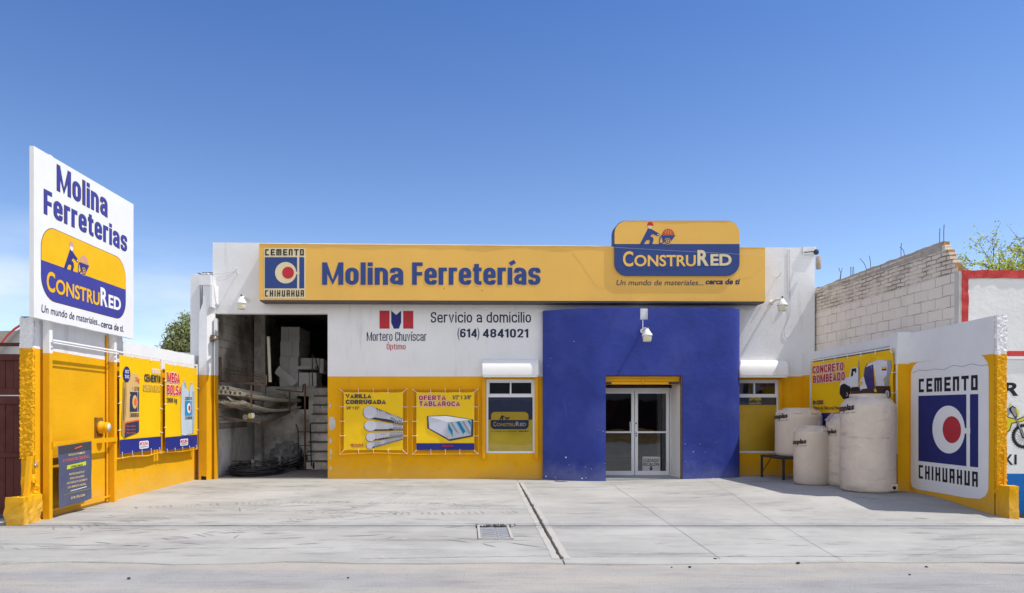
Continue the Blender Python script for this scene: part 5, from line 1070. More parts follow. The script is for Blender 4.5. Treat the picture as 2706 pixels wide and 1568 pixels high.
# gate and what stands beyond the left wall
gt = thing('metal_gate', 'dark brown sheet metal gate left of the yellow wall', 'gate', (-8.3, 11.0, .05)); gy = 11.05; zz = lambda y: W(0, y, gy).z
GX0, GX1 = -9.8, LW - .215
m = MB(); m.box(GX0, GX1, gy, gy + .06, zz(915), zz(906), brown); m.box(GX0, GX1, gy, gy + .06, zz(952), zz(936), brown); m.box(GX0, GX1, gy, gy + .06, zz(1044), zz(1027), brown); m.box(GX0, GX1, gy - .004, gy + .06, zz(1068), zz(1047), brown); m.box(GX0, GX1, gy - .004, gy + .06, zz(1209), zz(1198), brown); m.box(GX0, GX1, gy - .004, gy + .06, .06, .14, brown)
m.box(GX1 - .10, GX1, gy - .01, gy + .07, .06, zz(1047), brown); m.box(GX1 - .05, GX1, gy, gy + .05, zz(1027), 2.73, brown); m.build('gate_frame', gt)
m = MB(); x = GX0
while x < GX1 - .02:
    for za, zb_ in ((.14, zz(1209)), (zz(1198), zz(1068)), (zz(1027), zz(952))): m.box(x + .004, min(x + .125, GX1), gy + .02 + .006 * (int(x * 8) % 2), gy + .04, za, zb_, brown)
    x += .13
m.build('gate_boards', gt)
m = MB(); m.tube([(GX1 - .05, gy - .03, 1.05), (GX1 - .05, gy - .06, 1.15), (GX1 - .05, gy - .03, 1.28)], .012, steel, 6); m.lathe((GX1 - .05, gy - .02, .98), [(.001, 0), (.025, 0), (.025, .02)], galv, 10, 'Y'); m.build('handle', gt)
vs = thing('vaulted_shed', 'pale barrel roofed shed with red rim beyond the gate', 'shed', (-14.4, 25, 0))
m = MB(); c = Vector((-14.4, 25, 1.6)); arc = [(c.x - 1.9 * math.cos(R(a)) , 3.1 * math.sin(R(a)) + c.z) for a in range(0, 181, 8)]
m.grid([[(x, 24, z) for x, z in arc], [(x, 26.5, z) for x, z in arc]], barrel); m.build('roof', vs)
m = MB(); m.grid([[(x, 23.9, z) for x, z in arc], [(c.x + (x - c.x) * 1.03, 23.9, c.z + (z - c.z) * 1.03) for x, z in arc]], redtrim, False); m.build('rim', vs)
m = MB(); m.box(-16.2, -12.6, 24.1, 26.4, 0, 1.62, whitep); m.poly([(x, 24.2, z) for x, z in arc], barrel); m.build('wall', vs)
m = MB(); m.prism([(-60, 70, -1), (-60, 70, 9.2), (-44, 70, 9.6), (-36, 70, 8.6), (-30, 70, 6), (-20, 70, -1)], (0, 30, 0), mat('grey_heap', (.30, .29, .27), .95, .15, .5)); m.build('gravel_heap', None, 'grey heap in the distance at the far left edge behind the shed', 'heap')
sh_ = thing('low_shed', 'low brown walled shed behind the left wall with a pale roof edge', 'shed', (-8.2, 19.4, 0)); m = MB(); m.box(-9.4, -6.9, 19.0, 21, 0, 3.16, mat('brown_render', (.16, .10, .07), .9, .15)); m.build('wall', sh_); m = MB(); m.prism([(-9.5, 18.9, 3.30), (-6.9, 18.9, 3.14), (-6.9, 18.9, 3.20), (-9.5, 18.9, 3.36)], (0, 2.2, 0), whitep); m.build('roof', sh_)
# ============================================================ right yard wall
rw = thing('yard_wall', 'low white and yellow yard wall on the right painted with a cement emblem', 'wall', (8.55, 13, 0))
XA, XB = 8.50, 8.27; YN, YC, YE = 11.35, 13.54, YF - .002; zyr = 2.60
m = MB(); tA = lambda y: 3.215 - .05 * (y - YN) / (YC - YN) + .012 * noise.noise(Vector((y * 3, 7, 0))); tB = lambda y: 3.145 - .05 * (y - YC) / (YE - YC) + .015 * noise.noise(Vector((y * 4, 9, 0)))
def rside(X, ya, yb, z0, z1a, z1b, mt): m.face([(X, yb, z0), (X, ya, z0), (X, ya, z1a), (X, yb, z1b)], mt)
n = 16
for i in range(n):
    a, b = YN + .02 + (YC - YN - .02) * i / n, YN + .02 + (YC - YN - .02) * (i + 1) / n; rside(XA, a, b, -.1, zyr, zyr, yellow); m.face([(XA, b, zyr), (XA, a, zyr), (XA, a, tA(a)), (XA, b, tA(b))], white); m.face([(XA, b, tA(b)), (XA, a, tA(a)), (XA + .165, a, tA(a)), (XA + .165, b, tA(b))], white); rside(XA + .165, a, b, -.3, tA(a), tA(b), white)
    a, b = YC + .26 + (YE - YC - .26) * i / n, YC + .26 + (YE - YC - .26) * (i + 1) / n; rside(XB + .05, a, b, -.1, 2.55, 2.55, yellow); m.face([(XB + .05, b, 2.55), (XB + .05, a, 2.55), (XB + .05, a, tB(a)), (XB + .05, b, tB(b))], white); m.face([(XB + .05, b, tB(b)), (XB + .05, a, tB(a)), (XA + .165, a, tB(a)), (XA + .165, b, tB(b))], white)
m.box(XB - .002, XA + .16, YC, YC + .25, -.1, zyr - .02, yellow); m.box(XB - .002, XA + .16, YC, YC + .25, zyr - .02, 3.19, white); m.build('wall_body', rw)
m = MB(); rough_box(m, XA + .006, XA + .164, YN - .03, YN + .06, .35, 3.20, roughy, .018, .014, 26, 11, 2.585, roughw, False); m.build('rough_end', rw)
m = MB(); rough_box(m, XA + .02, XA + .17, 11.08, YN + .03, -.2, .50, yellow, .05, .010, 6, 12); m.build('plinth', rw)
m = MB(); m.obox((XA + .10, YN - .06, .78), (.012, 0, 0), (0, .012, 0), (0, 0, .3), yellowp); m.build('angle_iron', rw)
EP = Plane('R', XA); q = EP.zoom(2306, 800, 2.4325); mu = MB()
wp = mat('emblem_white_paint', (.76, .77, .79), .75, .03, 2, .3, 22, stain=((.45, .42, .38), 2.5, .66, .8, .4))
pts = [(288, 385), (262, 410), (248, 450), (246, 700), (246, 1150), (255, 1185), (285, 1200), (500, 1236), (600, 1255), (690, 1262), (725, 1245), (745, 1205), (748, 900), (747, 420), (738, 380), (715, 350), (692, 333)]
P = [q(*p) for p in pts]; flat(mu, EP, P, wp, .003)
u0, v0 = q(296, 1135)[0], q(490, 1158)[1]; u1, v1 = q(681, 500)[0], q(490, 478)[1]
cement_logo(mu, EP, u0, v0, u1, v1, mat('emblem_blue_paint', (.020, .026, .15), .65, .08, 4), wp, mat('emblem_red_paint', (.42, .03, .045), .65, .08), blkpaint, .006); mu.build('emblem', rw)
m = MB(); st = [EP.p(q(x, y)[0], q(x, y)[1], .005) for x, y in ((258, 452), (300, 432), (350, 436), (400, 425), (460, 430), (520, 402), (580, 410), (640, 392), (700, 405), (742, 398))]
for a, b in zip(st, st[1:]): m.face([a, b, b + Vector((0, 0, -.007)), a + Vector((0, 0, -.009))], mat('hairline_crack', (.25, .25, .26), .9)); 
m.build('crack', rw)
# concrete advertising banner with its frame
bp_ = Plane('R', XB - .01); zq = bp_.zoom(2130, 910, 6.952)
fr = thing('banner_rack', 'thin white frame on the right wall behind the big banner', 'banner rack', (XB - .02, 15.5, 1.0))
a, b, c = zq(70, 300), zq(1672, 30), zq(70, 300); m = MB(); yl, yr_ = -a[0], -b[0]
m.prism([(XB - .012, yl, a[1] - .03), (XB - .012, yl, a[1]), (XB - .012, yr_, b[1]), (XB - .012, yr_, b[1] - .03)], (.03, 0, 0), whitep)
m.box(XB - .012, XB + .018, yr_, yr_ + .03, .9, b[1] - .031, whitep); m.box(XB - .012, XB + .018, yl - .03, yl, .9, a[1] - .031, whitep); m.box(XB - .012, XB + .018, yr_, yl, .86, .9, whitep)
m.build('tube_frame', fr); m = MB(); m.face([(XB + .02, yl - .03, .9), (XB + .02, yr_ + .03, .9), (XB + .02, yr_ + .03, 2.95), (XB + .02, yl - .03, 2.90)], mat('grey_board', (.34, .33, .32), .8, .08, 2, 0, 30, stain=((.2, .12, .06), 3, .6, .8, .5))); m.build('back_board', fr)
cb = thing('banner', 'yellow banner with a concrete mixer truck on the right wall behind the tanks', 'banner', (XB - .04, 15.5, 1.1), 'printed banners laced to frames')
cp0 = Plane('R', XB - .045); zq = cp0.zoom(2130, 910, 6.952)
A, B, C, D = zq(98, 340), zq(1600, 100), zq(1610, 1225), zq(112, 1260)
tri = lambda u, v: 0
def folds(u, v):                                           # tension folds running out from a tie at the top
    du, dv = u - zq(1210, 170)[0], v - zq(1210, 160)[1]; r = math.hypot(du, dv); a_ = math.atan2(du, -dv)
    return .018 * math.sin(a_ * 9) * math.exp(-r * 1.4) * sst(0, .08, r) + .006 * noise.noise(Vector((u * 3, v * 3, 2)))
cp = Plane('R', XB - .045); _b = cp.p; cp.p = lambda u, v, w=0.0: _b(u, v, w + folds(u, v)); m = MB(); rows = []
for j in range(41):
    t = j / 40; l = (D[0] + (A[0] - D[0]) * t, D[1] - .28 + (A[1] - D[1] + .28) * t); r = (C[0] + (B[0] - C[0]) * t, C[1] - .28 + (B[1] - C[1] + .28) * t); rows.append([cp.p(l[0] + (r[0] - l[0]) * i / 60, l[1] + (r[1] - l[1]) * i / 60) for i in range(61)])
m.grid(rows, bannery); sc_ = m.build('sheet', cb)
m = MB(); rows = []
for z in (0, .27): rows.append([cp.p(D[0] + (C[0] - D[0]) * i / 40, D[1] - .28 + (C[1] - D[1]) * i / 40 + z, .012) for i in range(41)])
m.grid(rows, bandblue, False); m.build('footer_band', sc_)
def slopefit(s_, x0, y0, x1, y1, h, m_, bold, w, grow=0.0, mm=None):  # word whose base runs (x0,y0)->(x1,y1) in the picture
    a, b = zq(x0, y0), zq(x1, y1); c = zq(x0, y0 - h); draw_text(mm, cp, s_, a[0], b[0], a[1], c[1] - a[1], m_, bold, 6.4, 1.1, w, grow, 0, (b[1] - a[1]) / (b[0] - a[0]))
m = MB(); bred = mat('banner_dark_red', (.45, .012, .03), .5, .06)
for s_, x0, y0, x1, y1, h in (('CONCRETO', 130, 545, 700, 480, 140), ('BOMBEADO', 142, 722, 724, 660, 145)):
    slopefit(s_, x0, y0, x1, y1, h, pwhite, 2.4, .010, .65, m); slopefit(s_, x0, y0, x1, y1, h, bred, 2.4, .014, 0, m); m.build('lettering', sc_); m = MB()
slopefit('R=200', 135, 1112, 320, 1106, 78, navy, 2.1, .010, 0, m); m.build('lettering', sc_); m = MB(); a, b = zq(140, 1200), zq(860, 1190); letter(m, cp, '*Precio de Oferta más Flete. A partir de', a[0], b[0], a[1], .075, navy, .012, 0, .012); m.build('lettering', sc_)
T = lambda P_: [zq(*p) for p in P_]; m = MB()
fl = lambda P_, m_, w: flat(m, cp, T(P_), m_, w); circ = lambda x, y, rx, ry, m_, w: fl([(x + rx * math.cos(R(a)), y + ry * math.sin(R(a))) for a in range(0, 360, 12)], m_, w)
wt, sh1 = mat('truck_white', (.70, .71, .76), .5, .05, 5), mat('truck_grey', (.33, .34, .38), .5, .08, 5); blk = mat('truck_black', (.012, .011, .014), .5, .1); chs = mat('truck_chassis', (.075, .035, .018), .6, .2, 4); drumb = mat('drum_purple', (.045, .030, .14), .4, .08, 4)
fl([(640, 700), (730, 655), (740, 618), (800, 605), (845, 430), (950, 425), (965, 440), (968, 790), (860, 800), (820, 810), (640, 860), (622, 850)], wt, .010)
fl([(968, 300), (982, 300), (985, 810), (968, 810)], sh1, .011); fl([(830, 605), (855, 450), (935, 440), (930, 575), (850, 590)], blk, .012); fl([(880, 505), (912, 500), (915, 575), (880, 575)], wt, .013)
fl([(625, 840), (640, 760), (690, 728), (760, 722), (815, 765), (832, 830), (790, 960), (690, 1010), (625, 910)], blk, .012); circ(742, 905, 78, 110, blk, .013); circ(757, 915, 38, 62, wt, .014); circ(757, 920, 22, 38, sh1, .015); circ(757, 922, 10, 18, blk, .016)
fl([(830, 810), (1110, 800), (1280, 770), (1555, 770), (1560, 960), (830, 1060)], chs, .010); fl([(835, 790), (980, 780), (1000, 850), (840, 850)], blk, .011)
fl([(1005, 690), (1050, 600), (1090, 600), (1135, 810), (1040, 825), (1010, 860)], wt, .012); fl([(980, 710), (1030, 680), (1055, 690), (1030, 760), (985, 768)], logoy, .014)
fl([(1095, 440), (1150, 355), (1245, 325), (1330, 285), (1420, 290), (1495, 310), (1510, 440), (1500, 570), (1400, 690), (1290, 760), (1270, 830), (1150, 830), (1105, 720), (1080, 580)], wt, .013)
fl([(1095, 440), (1150, 355), (1245, 325), (1262, 480), (1275, 640), (1282, 760), (1275, 832), (1140, 832), (1102, 720), (1080, 580)], drumb, .015); fl([(1245, 325), (1258, 320), (1278, 480), (1292, 640), (1310, 745), (1285, 760), (1275, 640), (1262, 480)], logoy, .016)
fl([(1480, 300), (1560, 295), (1575, 420), (1535, 640), (1530, 765), (1460, 765), (1470, 640), (1510, 560), (1515, 400)], sh1, .012); fl([(1295, 765), (1450, 655), (1455, 765)], wt, .014); circ(1490, 910, 70, 95, blk, .012); circ(1503, 918, 38, 72, wt, .014); circ(1500, 918, 28, 56, sh1, .015)
fl([(1412, 425), (1495, 410), (1495, 450), (1412, 458)], logoy, .017); fl([(1412, 458), (1495, 450), (1495, 480), (1412, 488)], bandblue, .017); fl([(925, 660), (938, 658), (938, 712), (925, 712)], blk, .013); fl([(842, 690), (855, 672), (868, 690), (855, 710)], blk, .013)
fl([(1205, 440), (1238, 400), (1242, 425), (1212, 455)], mat('drum_highlight', (.2, .3, .6), .4), .018); m.build('truck_picture', sc_)
for i in range(7):
    y = .02 + .96 * i / 6; a = (A[0] + (B[0] - A[0]) * y, A[1] + (B[1] - A[1]) * y); tie(cp0, sc_, (a[0], a[1] - .03), (a[0] + .01, a[1] + .06), .01)
for i in range(4):
    a = (C[0] + (B[0] - C[0]) * i / 3, C[1] + (B[1] - C[1]) * i / 3); tie(cp0, sc_, (a[0] - .03, a[1] - .05), (a[0] + .13, a[1] - .04), .01)

# ============================================================ banners on the front
def front_banner(zx, label, flabel, kind):
    f = thing('banner_rack', flabel, 'banner rack', FP.p(*FP.px(880 + (zx[0] + zx[1]) / 12.6, 1198)), 'yellow tube banner frames on the front'); P_ = Plane('F', YF - .07); q = P_.zoom(880, 1010, 6.3)
    a, b, c, d = q(zx[0], 110), q(zx[1], 105), q(zx[1], 1200), q(zx[0], 1208); r = .014; m = MB()
    p3 = lambda u: P_.p(u[0], u[1]); bow = Vector((0, 0, .035 if kind == 'rebar' else .006))
    m.tube([p3(d), p3(a), p3(b), p3(c)], r, yellowp, 6); m.tube([p3(d), (p3(d) + p3(c)) / 2 + bow, p3(c)], r, yellowp, 6); m.build('tube_frame', f)
    m = MB()
    for u in (a, b, c, d): m.tube([p3(u), p3(u) + Vector((0, .068, 0))], .010, yellowp, 5)
    m.build('stand_off', f)
    m = MB(); dx = .09; m.tube([(p3(d).x + .03, YF - .02, p3(d).z + .04), (p3(a).x + .06, YF - .02, p3(a).z - .05), (p3(b).x - .05, YF - .02, p3(b).z - .05), (p3(c).x - .05, YF - .02, p3(c).z + .05)], .011, yellowp, 5); m.build('inner_tube', f)
    bn = thing('banner', label, 'banner', P_.p((zx[2] and q(zx[2], 0)[0]), q(0, 1135)[1]), 'printed banners laced to frames')
    u0, u1 = q(zx[2], 0)[0], q(zx[3], 0)[0]; v0, v1 = q(0, 1135)[1], q(0, 168)[1]
    bl = mat('front_banner_yellow', (.88, .57, .02), .55, .05, 1.2, .2, 5, spec=.1)
    c_, sht = banner_sheet(Plane('F', YF - .075), u0, u1, v0, v1, bl, bn, .008, zx[0])
    for i in range(3):
        t = (i + 1) / 4; tie(P_, sht, (u0 + (u1 - u0) * t, v1 - .015), (u0 + (u1 - u0) * t - .005, a[1]), .01); tie(P_, sht, (u0 + (u1 - u0) * t, v0 + .015), (u0 + (u1 - u0) * t, d[1] + (.03 if kind == 'rebar' else 0)), .01)
        tie(P_, sht, (u0 + .015, v0 + (v1 - v0) * t), (a[0], v0 + (v1 - v0) * t), .01); tie(P_, sht, (u1 - .015, v0 + (v1 - v0) * t), (b[0], v0 + (v1 - v0) * t - .005), .01)
    for s_, e in (((u0, v1), a), ((u1, v1), b), ((u1, v0), c), ((u0, v0), d)): tie(P_, sht, s_, e, .01)
    return c_, sht, q
c_, sht, q = front_banner((112, 1240, 180, 1165), 'yellow banner with grey ribbed steel bars on the front wall', 'yellow tube frame around the steel bar banner', 'rebar')
T = lambda P_: [q(*p) for p in P_]; m = MB()
a, b = q(212, 272), q(640, 200); draw_text(m, c_, 'VARILLA', a[0], b[0], a[1], b[1] - a[1], pdgrey, 3.0, 8.2, .9, .012); m.build('lettering', sht); m = MB(); a, b = q(212, 368), q(882, 295); draw_text(m, c_, 'CORRUGADA', a[0], b[0], a[1], b[1] - a[1], pdgrey, 3.0, 8.2, .9, .012); m.build('lettering', sht); m = MB(); a, b = q(222, 456), q(440, 408); draw_text(m, c_, '3/8" Y 1/2"', a[0], b[0], a[1], b[1] - a[1], pdgrey, 1.8, 5.0, 1.0, .010); m.build('lettering', sht)
m = MB(); steelp = mat('print_steel', (.46, .47, .54), .5, .08, 6); steell = mat('print_steel_light', (.56, .58, .66), .5, .05, 6); steeld = mat('print_steel_dark', (.035, .04, .05), .5, .1)
def rod(cx, cy, rx, ry, top, bot, n):                      # printed ribbed bar running off the right edge
    (tx, ty), (bx, by) = top, bot; xe = 1165; ye, yb = ty, by; k = .010
    flat(m, c_, T([(cx, cy - ry), (xe, ye), (xe, yb), (cx, cy + ry)]), steelp, k)
    flat(m, c_, T([(cx + rx * .8, cy + ry * .35), (xe, ye + (yb - ye) * .70), (xe, yb), (cx, cy + ry)]), steeld, k + .002)
    for i in range(n):
        t = .12 + .86 * (i / n) ** .9; x = cx + rx * .4 + (xe - cx - rx * .4) * t; dx = (xe - cx) * .5 / n * (1.2 - .5 * t)
        yt = cy - ry + (ye - cy + ry) * t; yb_ = cy + ry + (yb - cy - ry) * t; h = yb_ - yt
        flat(m, c_, T([(x, yt + h * .42), (x + dx * .7, yt + h * .62), (x + dx * 1.6, yt + h * .98), (x + dx * 2.2, yt + h * .98), (x + dx * 1.5, yt + h * .62), (x + dx * .9, yt + h * .42)]), steeld, k + .003); flat(m, c_, T([(x + dx * .5, yt + h * .62), (x + dx * 1.3, yt + h * .98), (x + dx * 1.7, yt + h * .98), (x + dx * 1.0, yt + h * .62)]), steell, k + .004); flat(m, c_, T([(x, yt + h * .02), (x + dx * 1.3, yt + h * .28), (x + dx * 1.7, yt + h * .26), (x + dx * .6, yt + h * .02)]), steeld, k + .004)
    disc_pts = [(cx + rx * (1 + .03 * (i % 2)) * math.cos(R(i * 20)), cy + ry * (1 + .03 * (i % 2)) * math.sin(R(i * 20))) for i in range(18)]
    flat(m, c_, T([(x - 8, y + 5) for x, y in disc_pts]), steeld, k + .005); flat(m, c_, T(disc_pts), steell, k + .006)
rod(615, 505, 108, 104, (1165, 610), (1165, 715), 14); rod(625, 728, 100, 86, (1165, 722), (1165, 808), 15); rod(630, 916, 78, 70, (1165, 830), (1165, 902), 17); rod(612, 1060, 52, 52, (1165, 912), (1165, 955), 20); m.build('bar_picture', sht)
m = MB(); a, b = q(285, 1098), q(525, 1020); molina_mark(m, c_, a[0], b[0], a[1], b[1], .014, False); m.build('emblem', sht)
c_, sht, q = front_banner((1318, 2422, 1388, 2352), 'yellow banner with a stack of plasterboard beside the left window', 'yellow tube frame around the plasterboard banner', 'board')
T = lambda P_: [q(*p) for p in P_]; m = MB(); pred = mat('print_red', (.40, .018, .05), .5, .05)
for s_, x0, yb, x1, yt in (('OFERTA', 1430, 302, 1882, 222), ('TABLAROCA', 1432, 402, 2118, 320)):
    a, b = q(x0, yb), q(x1, yt); draw_text(m, c_, s_, a[0], b[0], a[1], b[1] - a[1], pwhite, 2.6, 8.2, 1.0, .010, .75); draw_text(m, c_, s_, a[0], b[0], a[1], b[1] - a[1], pred, 2.8, 8.2, 1.0, .015); m.build('lettering', sht); m = MB()
a, b = q(1992, 288), q(2300, 222); draw_text(m, c_, '1/2" Y 3/8"', a[0], b[0], a[1], b[1] - a[1], navy, 1.6, 5.0, 1.1, .010); m.build('lettering', sht)
m = MB(); F_ = lambda P_, m_, w: flat(m, c_, T(P_), m_, w)
F_([(1565, 568), (1890, 552), (2338, 625), (2335, 905), (1940, 982), (1570, 770)], pdgrey, .010); F_([(1588, 576), (1912, 668), (1915, 940), (1600, 768)], pgrey, .013); F_([(1588, 576), (1885, 562), (2305, 628), (1912, 668)], pwhite, .013); F_([(1915, 668), (2305, 630), (2295, 885), (1915, 955)], pgrey, .013)
F_([(1690, 606), (1912, 668), (1800, 870), (1600, 768)], mat('print_pale', (.55, .58, .68), .5, .04), .0145)
cy_, dbl, gr = mat('print_cyan', (.10, .42, .58), .5, .05), mat('print_teal', (.02, .16, .32), .5, .05), mat('print_mid_grey', (.30, .30, .36), .5, .05)
def stripe(xa, xb, mm, w):                                 # slanted stripes, cut by the end face
    F = lambda x: [(x, 630), (x + 190, 960)]
    (a0, a1), (b0, b1) = F(xa), F(xb); P = [a0, b0, b1, a1]
    top = lambda x: 668 - (x - 1915) * .097; bot = lambda x: 955 - (x - 1915) * .184
    C = []
    for (x, y), (x2, y2) in (((xa, 630), (xa + 190, 960)), ((xb, 630), (xb + 190, 960))):
        pts = []
        for t in [i / 40 for i in range(41)]:
            X, Y_ = x + (x2 - x) * t, y + (y2 - y) * t
            if 1917 <= X <= 2298 and top(X) + 2 <= Y_ <= bot(X) - 2: pts.append((X, Y_))
        C.append((pts[0], pts[-1]) if pts else None)
    if C[0] and C[1]: F_([C[0][0], C[1][0], C[1][1], C[0][1]], mm, w)
for xa, xb, mm in ((1822, 1845, cy_), (1845, 1880, dbl), (1880, 1900, cy_), (1925, 1965, gr), (2020, 2042, cy_), (2042, 2085, dbl), (2085, 2108, cy_), (2125, 2170, gr), (2222, 2240, cy_), (2240, 2270, dbl)): stripe(xa, xb, mm, .0155)
m.build('board_picture', sht)
m = MB(); a, b = q(1388, 1132), q(2352, 1018); rows = [[c_.p(a[0] + (b[0] - a[0]) * i / 20, z, .009) for i in range(21)] for z in (a[1], b[1])]; m.grid(rows, bandblue, False); m.build('footer_band', sht)
m = MB(); a, b = q(1808, 1112), q(2016, 1038); molina_mark(m, c_, a[0], b[0], a[1], b[1], .016, False); m.build('emblem', sht)

# ============================================================ water tanks
def tank(cx, cy, r, h, z0, label, wrapped, neck, tscale, tz, ta, extra=None):
    t = thing('water_tank', label, 'water tank', (cx, cy, z0), 'beige water tanks at the right wall'); mt_ = wrapm if wrapped else tankm
    ch = .13 * r / .45; m = MB(); prof = [(.001, 0), (r * .9, 0), (r * .975, .02), (r, .07)]
    nz = 18
    for i in range(1, nz): prof.append((r * (1 - .012 * (1 if not wrapped and i in (6, 12) else 0)), .07 + (h - ch - .10) * i / nz))
    prof += [(r, h - ch - .03), (r * .985, h - ch), (r * .80, h - .02), (r * .66, h), (.001, h)]
    seg = 48; rows = []
    for rr_, z in prof:
        row = []
        for j in range(seg):
            a = 2 * math.pi * j / seg; k = 1
            if wrapped and .05 < z < h - ch: k += .008 * noise.noise(Vector((math.cos(a) * 3, math.sin(a) * 3, z * 7 + cx))) + .004 * noise.noise(Vector((math.cos(a) * 9, math.sin(a) * 9, z * 22)))
            row.append(Vector((cx + rr_ * k * math.cos(a), cy + rr_ * k * math.sin(a), z0 + z)))
        rows.append(row)
    m.grid(rows, mt_, True, True); o = m.build('body', t)
    m = MB(); m.lathe((cx, cy, z0), [(r * .66, h - .004), (r * .66, h + neck * .8), (r * .63, h + neck), (.001, h + neck + .01)], mt_, 40); m.build('lid', t)
    for k in range(8):                                     # shoulder ribs
        a = math.pi / 4 * k + .3; c = Vector((math.cos(a), math.sin(a), 0)); mid = Vector((cx, cy, z0 + h - ch * .48)) + c * r * .86; tdir = Vector((-c.y, c.x, 0)); sl = (c * -.18 * r + Vector((0, 0, ch - .05))) * .42
        if not wrapped: mm = MB(); mm.obox(mid, tdir * r * .16, sl, c * .012 + Vector((0, 0, .018)), mt_); mm.build('shoulder_rib', t)
    m = MB(); wr = lambda u, v, w: Vector((cx + (r + .013) * math.cos(ta + u / r), cy + (r + .013) * math.sin(ta + u / r), z0 + v))
    letter(m, None, 'Rotoplas', 0, tscale * 4.1, tz, tscale * .8, blkpaint, .035, .12, 0, 1, 0, .10, wr)
    letter(m, None, 'más y mejor agua', tscale * 1.8, tscale * 4.3, tz - tscale * .28, tscale * .16, blkpaint, .0, .1, 0, 1, 0, .10, wr); m.build('lettering', t)
    return t
def ground_z(x, y): return gz(x, y)
r1 = .475; cx1, cy1 = 7.72, 13.58; z1 = ground_z(cx1, cy1) + .004
# near tall tank
W_ = lambda x, y, Y: W(x, y, Y)
hT = W(0, 1042, 13.2).z - z1
t1 = tank(cx1, cy1, r1, W(0, 1051, cy1 - .35).z - z1, z1, 'tallest beige water tank in cling wrap, nearest the painted yard wall', True, .075, .135, W(0, 1090, cy1 - .4).z - z1, R(146))
m = MB(); m.box(cx1 + .17, cx1 + .30, cy1 - r1 + .02, cy1 - r1 + .10, z1 + .05, z1 + .17, tankm); m.lathe((cx1 + .235, cy1 - r1 + .012, z1 + .10), [(.001, 0), (.032, 0), (.035, .01)], blkpaint, 16, 'Y'); m.build('outlet', t1)
cy2 = 14.9; r2 = 46 / F * cy2; x2 = (2147 - CX) / F * cy2; z2 = gz(x2, cy2) + .004
tank(x2, cy2, r2, W(0, 1130, cy2 - .2).z - z2, z2, 'short beige water tank standing on the ground in front of the bench', False, .028, .115, W(0, 1178, cy2 - .3).z - z2, R(152))
cy3 = 14.6; r3 = .36; x3 = W(2234, 0, cy3).x; z3 = gz(x3, cy3) + .004
t3 = tank(x3, cy3, r3, W(0, 1100, cy3).z - z3, z3, 'narrow wrapped water tank squeezed between the short tank and the tallest tank', True, .05, .10, W(0, 1150, cy3 - .25).z - z3, R(150))
m = MB(); p = W(2192, 1100, cy3 - .2); m.prism([p + Vector((-.10, 0, -.08)), p + Vector((.05, 0, .08)), p + Vector((.10, 0, .06)), p + Vector((-.02, 0, -.12))], (.01, .004, 0), mat('cardboard_tag', (.42, .36, .38), .8, .1)); m.build('torn_label', t3)
# bench with the fourth tank on it
cy4 = 16.45; x4 = W(2110, 0, cy4).x; r4 = 57.5 / F * cy4; zb4 = W(0, 1207, cy4 - r4 * .6).z
bn = thing('bench', 'low dark steel bench in the corner carrying a beige tank', 'bench', (x4, cy4, gz(x4, cy4))); bx0, bx1, by0, by1 = W(2019, 0, 16.75).x, x4 + .55, 15.95, 16.95
m = MB(); m.box(bx0, bx1, by0, by1, zb4 - .05, zb4 - .003, steel); m.build('top', bn)
for x, y in ((bx0 + .02, by1 - .03), (W(2072, 0, by0).x, by0 + .03), (bx1 - .03, by0 + .03), (bx1 - .03, by1 - .03)):
    m = MB(); m.box(x - .022, x + .022, y - .022, y + .022, gz(x, y) - .005, zb4 - .05, steel); m.build('leg', bn)
m = MB(); m.tube([(bx0 + .25, by1 - .05, zb4 - .05), (bx0 + .03, by1 - .04, gz(x4, by1) + .12)], .010, steel, 5); m.build('brace', bn)
t4 = tank(x4, cy4, r4, W(0, 1082, cy4 - .3).z - zb4, zb4, 'wide beige water tank raised on the dark bench by the second window', False, .03, .13, W(0, 1110, cy4 - .4).z - zb4, R(158))
m = MB(); wr = lambda u, v, w: Vector((x4 + (r4 + .004) * math.cos(R(296) + u / r4), cy4 + (r4 + .004) * math.sin(R(296) + u / r4), zb4 + v)); P = rrect(0, W(0, 1130, 16).z - zb4, .10, W(0, 1111, 16).z - zb4, .03); m.poly([wr(u, v, 0) for u, v in P], pwhite); m.build('sticker', t4)

# ============================================================ neighbours on the right
nb = thing('block_wall', 'lime washed block wall with raw brick courses on top behind the right wall', 'wall', (8.75, 15, 0)); BXW = 8.69; YB0, YB1 = 12.46, 17.9
m = MB(); m.prism([(BXW, YB0, -.2), (BXW, YB1, -.2), (BXW, YB1, 4.09), (BXW, YB0, 4.13)], (.15, 0, 0), blockw); m.build('block_courses', nb)
m = MB(); z = 4.13; k = 0; top = lambda y: 4.72 + .05 * (17 - y) / 4 + .03 * noise.noise(Vector((y * 3, 2, 0)))
for k in range(8):
    ya = YB0 + .04 + k * .055 + .03 * (k % 2); zk = 4.135 + k * .080
    m.prism([(BXW + .004, ya, zk - (.0 if k else .003)), (BXW + .004, YB1, zk - .04), (BXW + .004, YB1, min(zk + .045, 4.7)), (BXW + .004, ya, zk + .079)], (.13, 0, 0), brickw)
ys_ = [YB0 + .45 + i * .12 for i in range(46)]; m.prism([(BXW + .002, ys_[0], 4.70)] + [(BXW + .002, y, 4.60) for y in ys_[::-1]] + [(BXW + .002, y, top(y) + .02 * noise.noise(Vector((y * 9, 4, 0)))) for y in ys_], (.14, 0, 0), mat('rough_cement_cap', (.44, .40, .35), .95, .2, 6, 1.0, 30)); m.build('brick_courses', nb)
m = MB()
for k in range(7): rough_box(m, BXW + .012, BXW + .13, YB0 + .03 + k * .066 + .02 * (k % 2), YB0 + .18 + k * .066, 4.14 + k * .092, 4.14 + k * .092 + .075, brickend, .05, .012, 14, k, None, None, False)
m.build('raked_brick', nb)
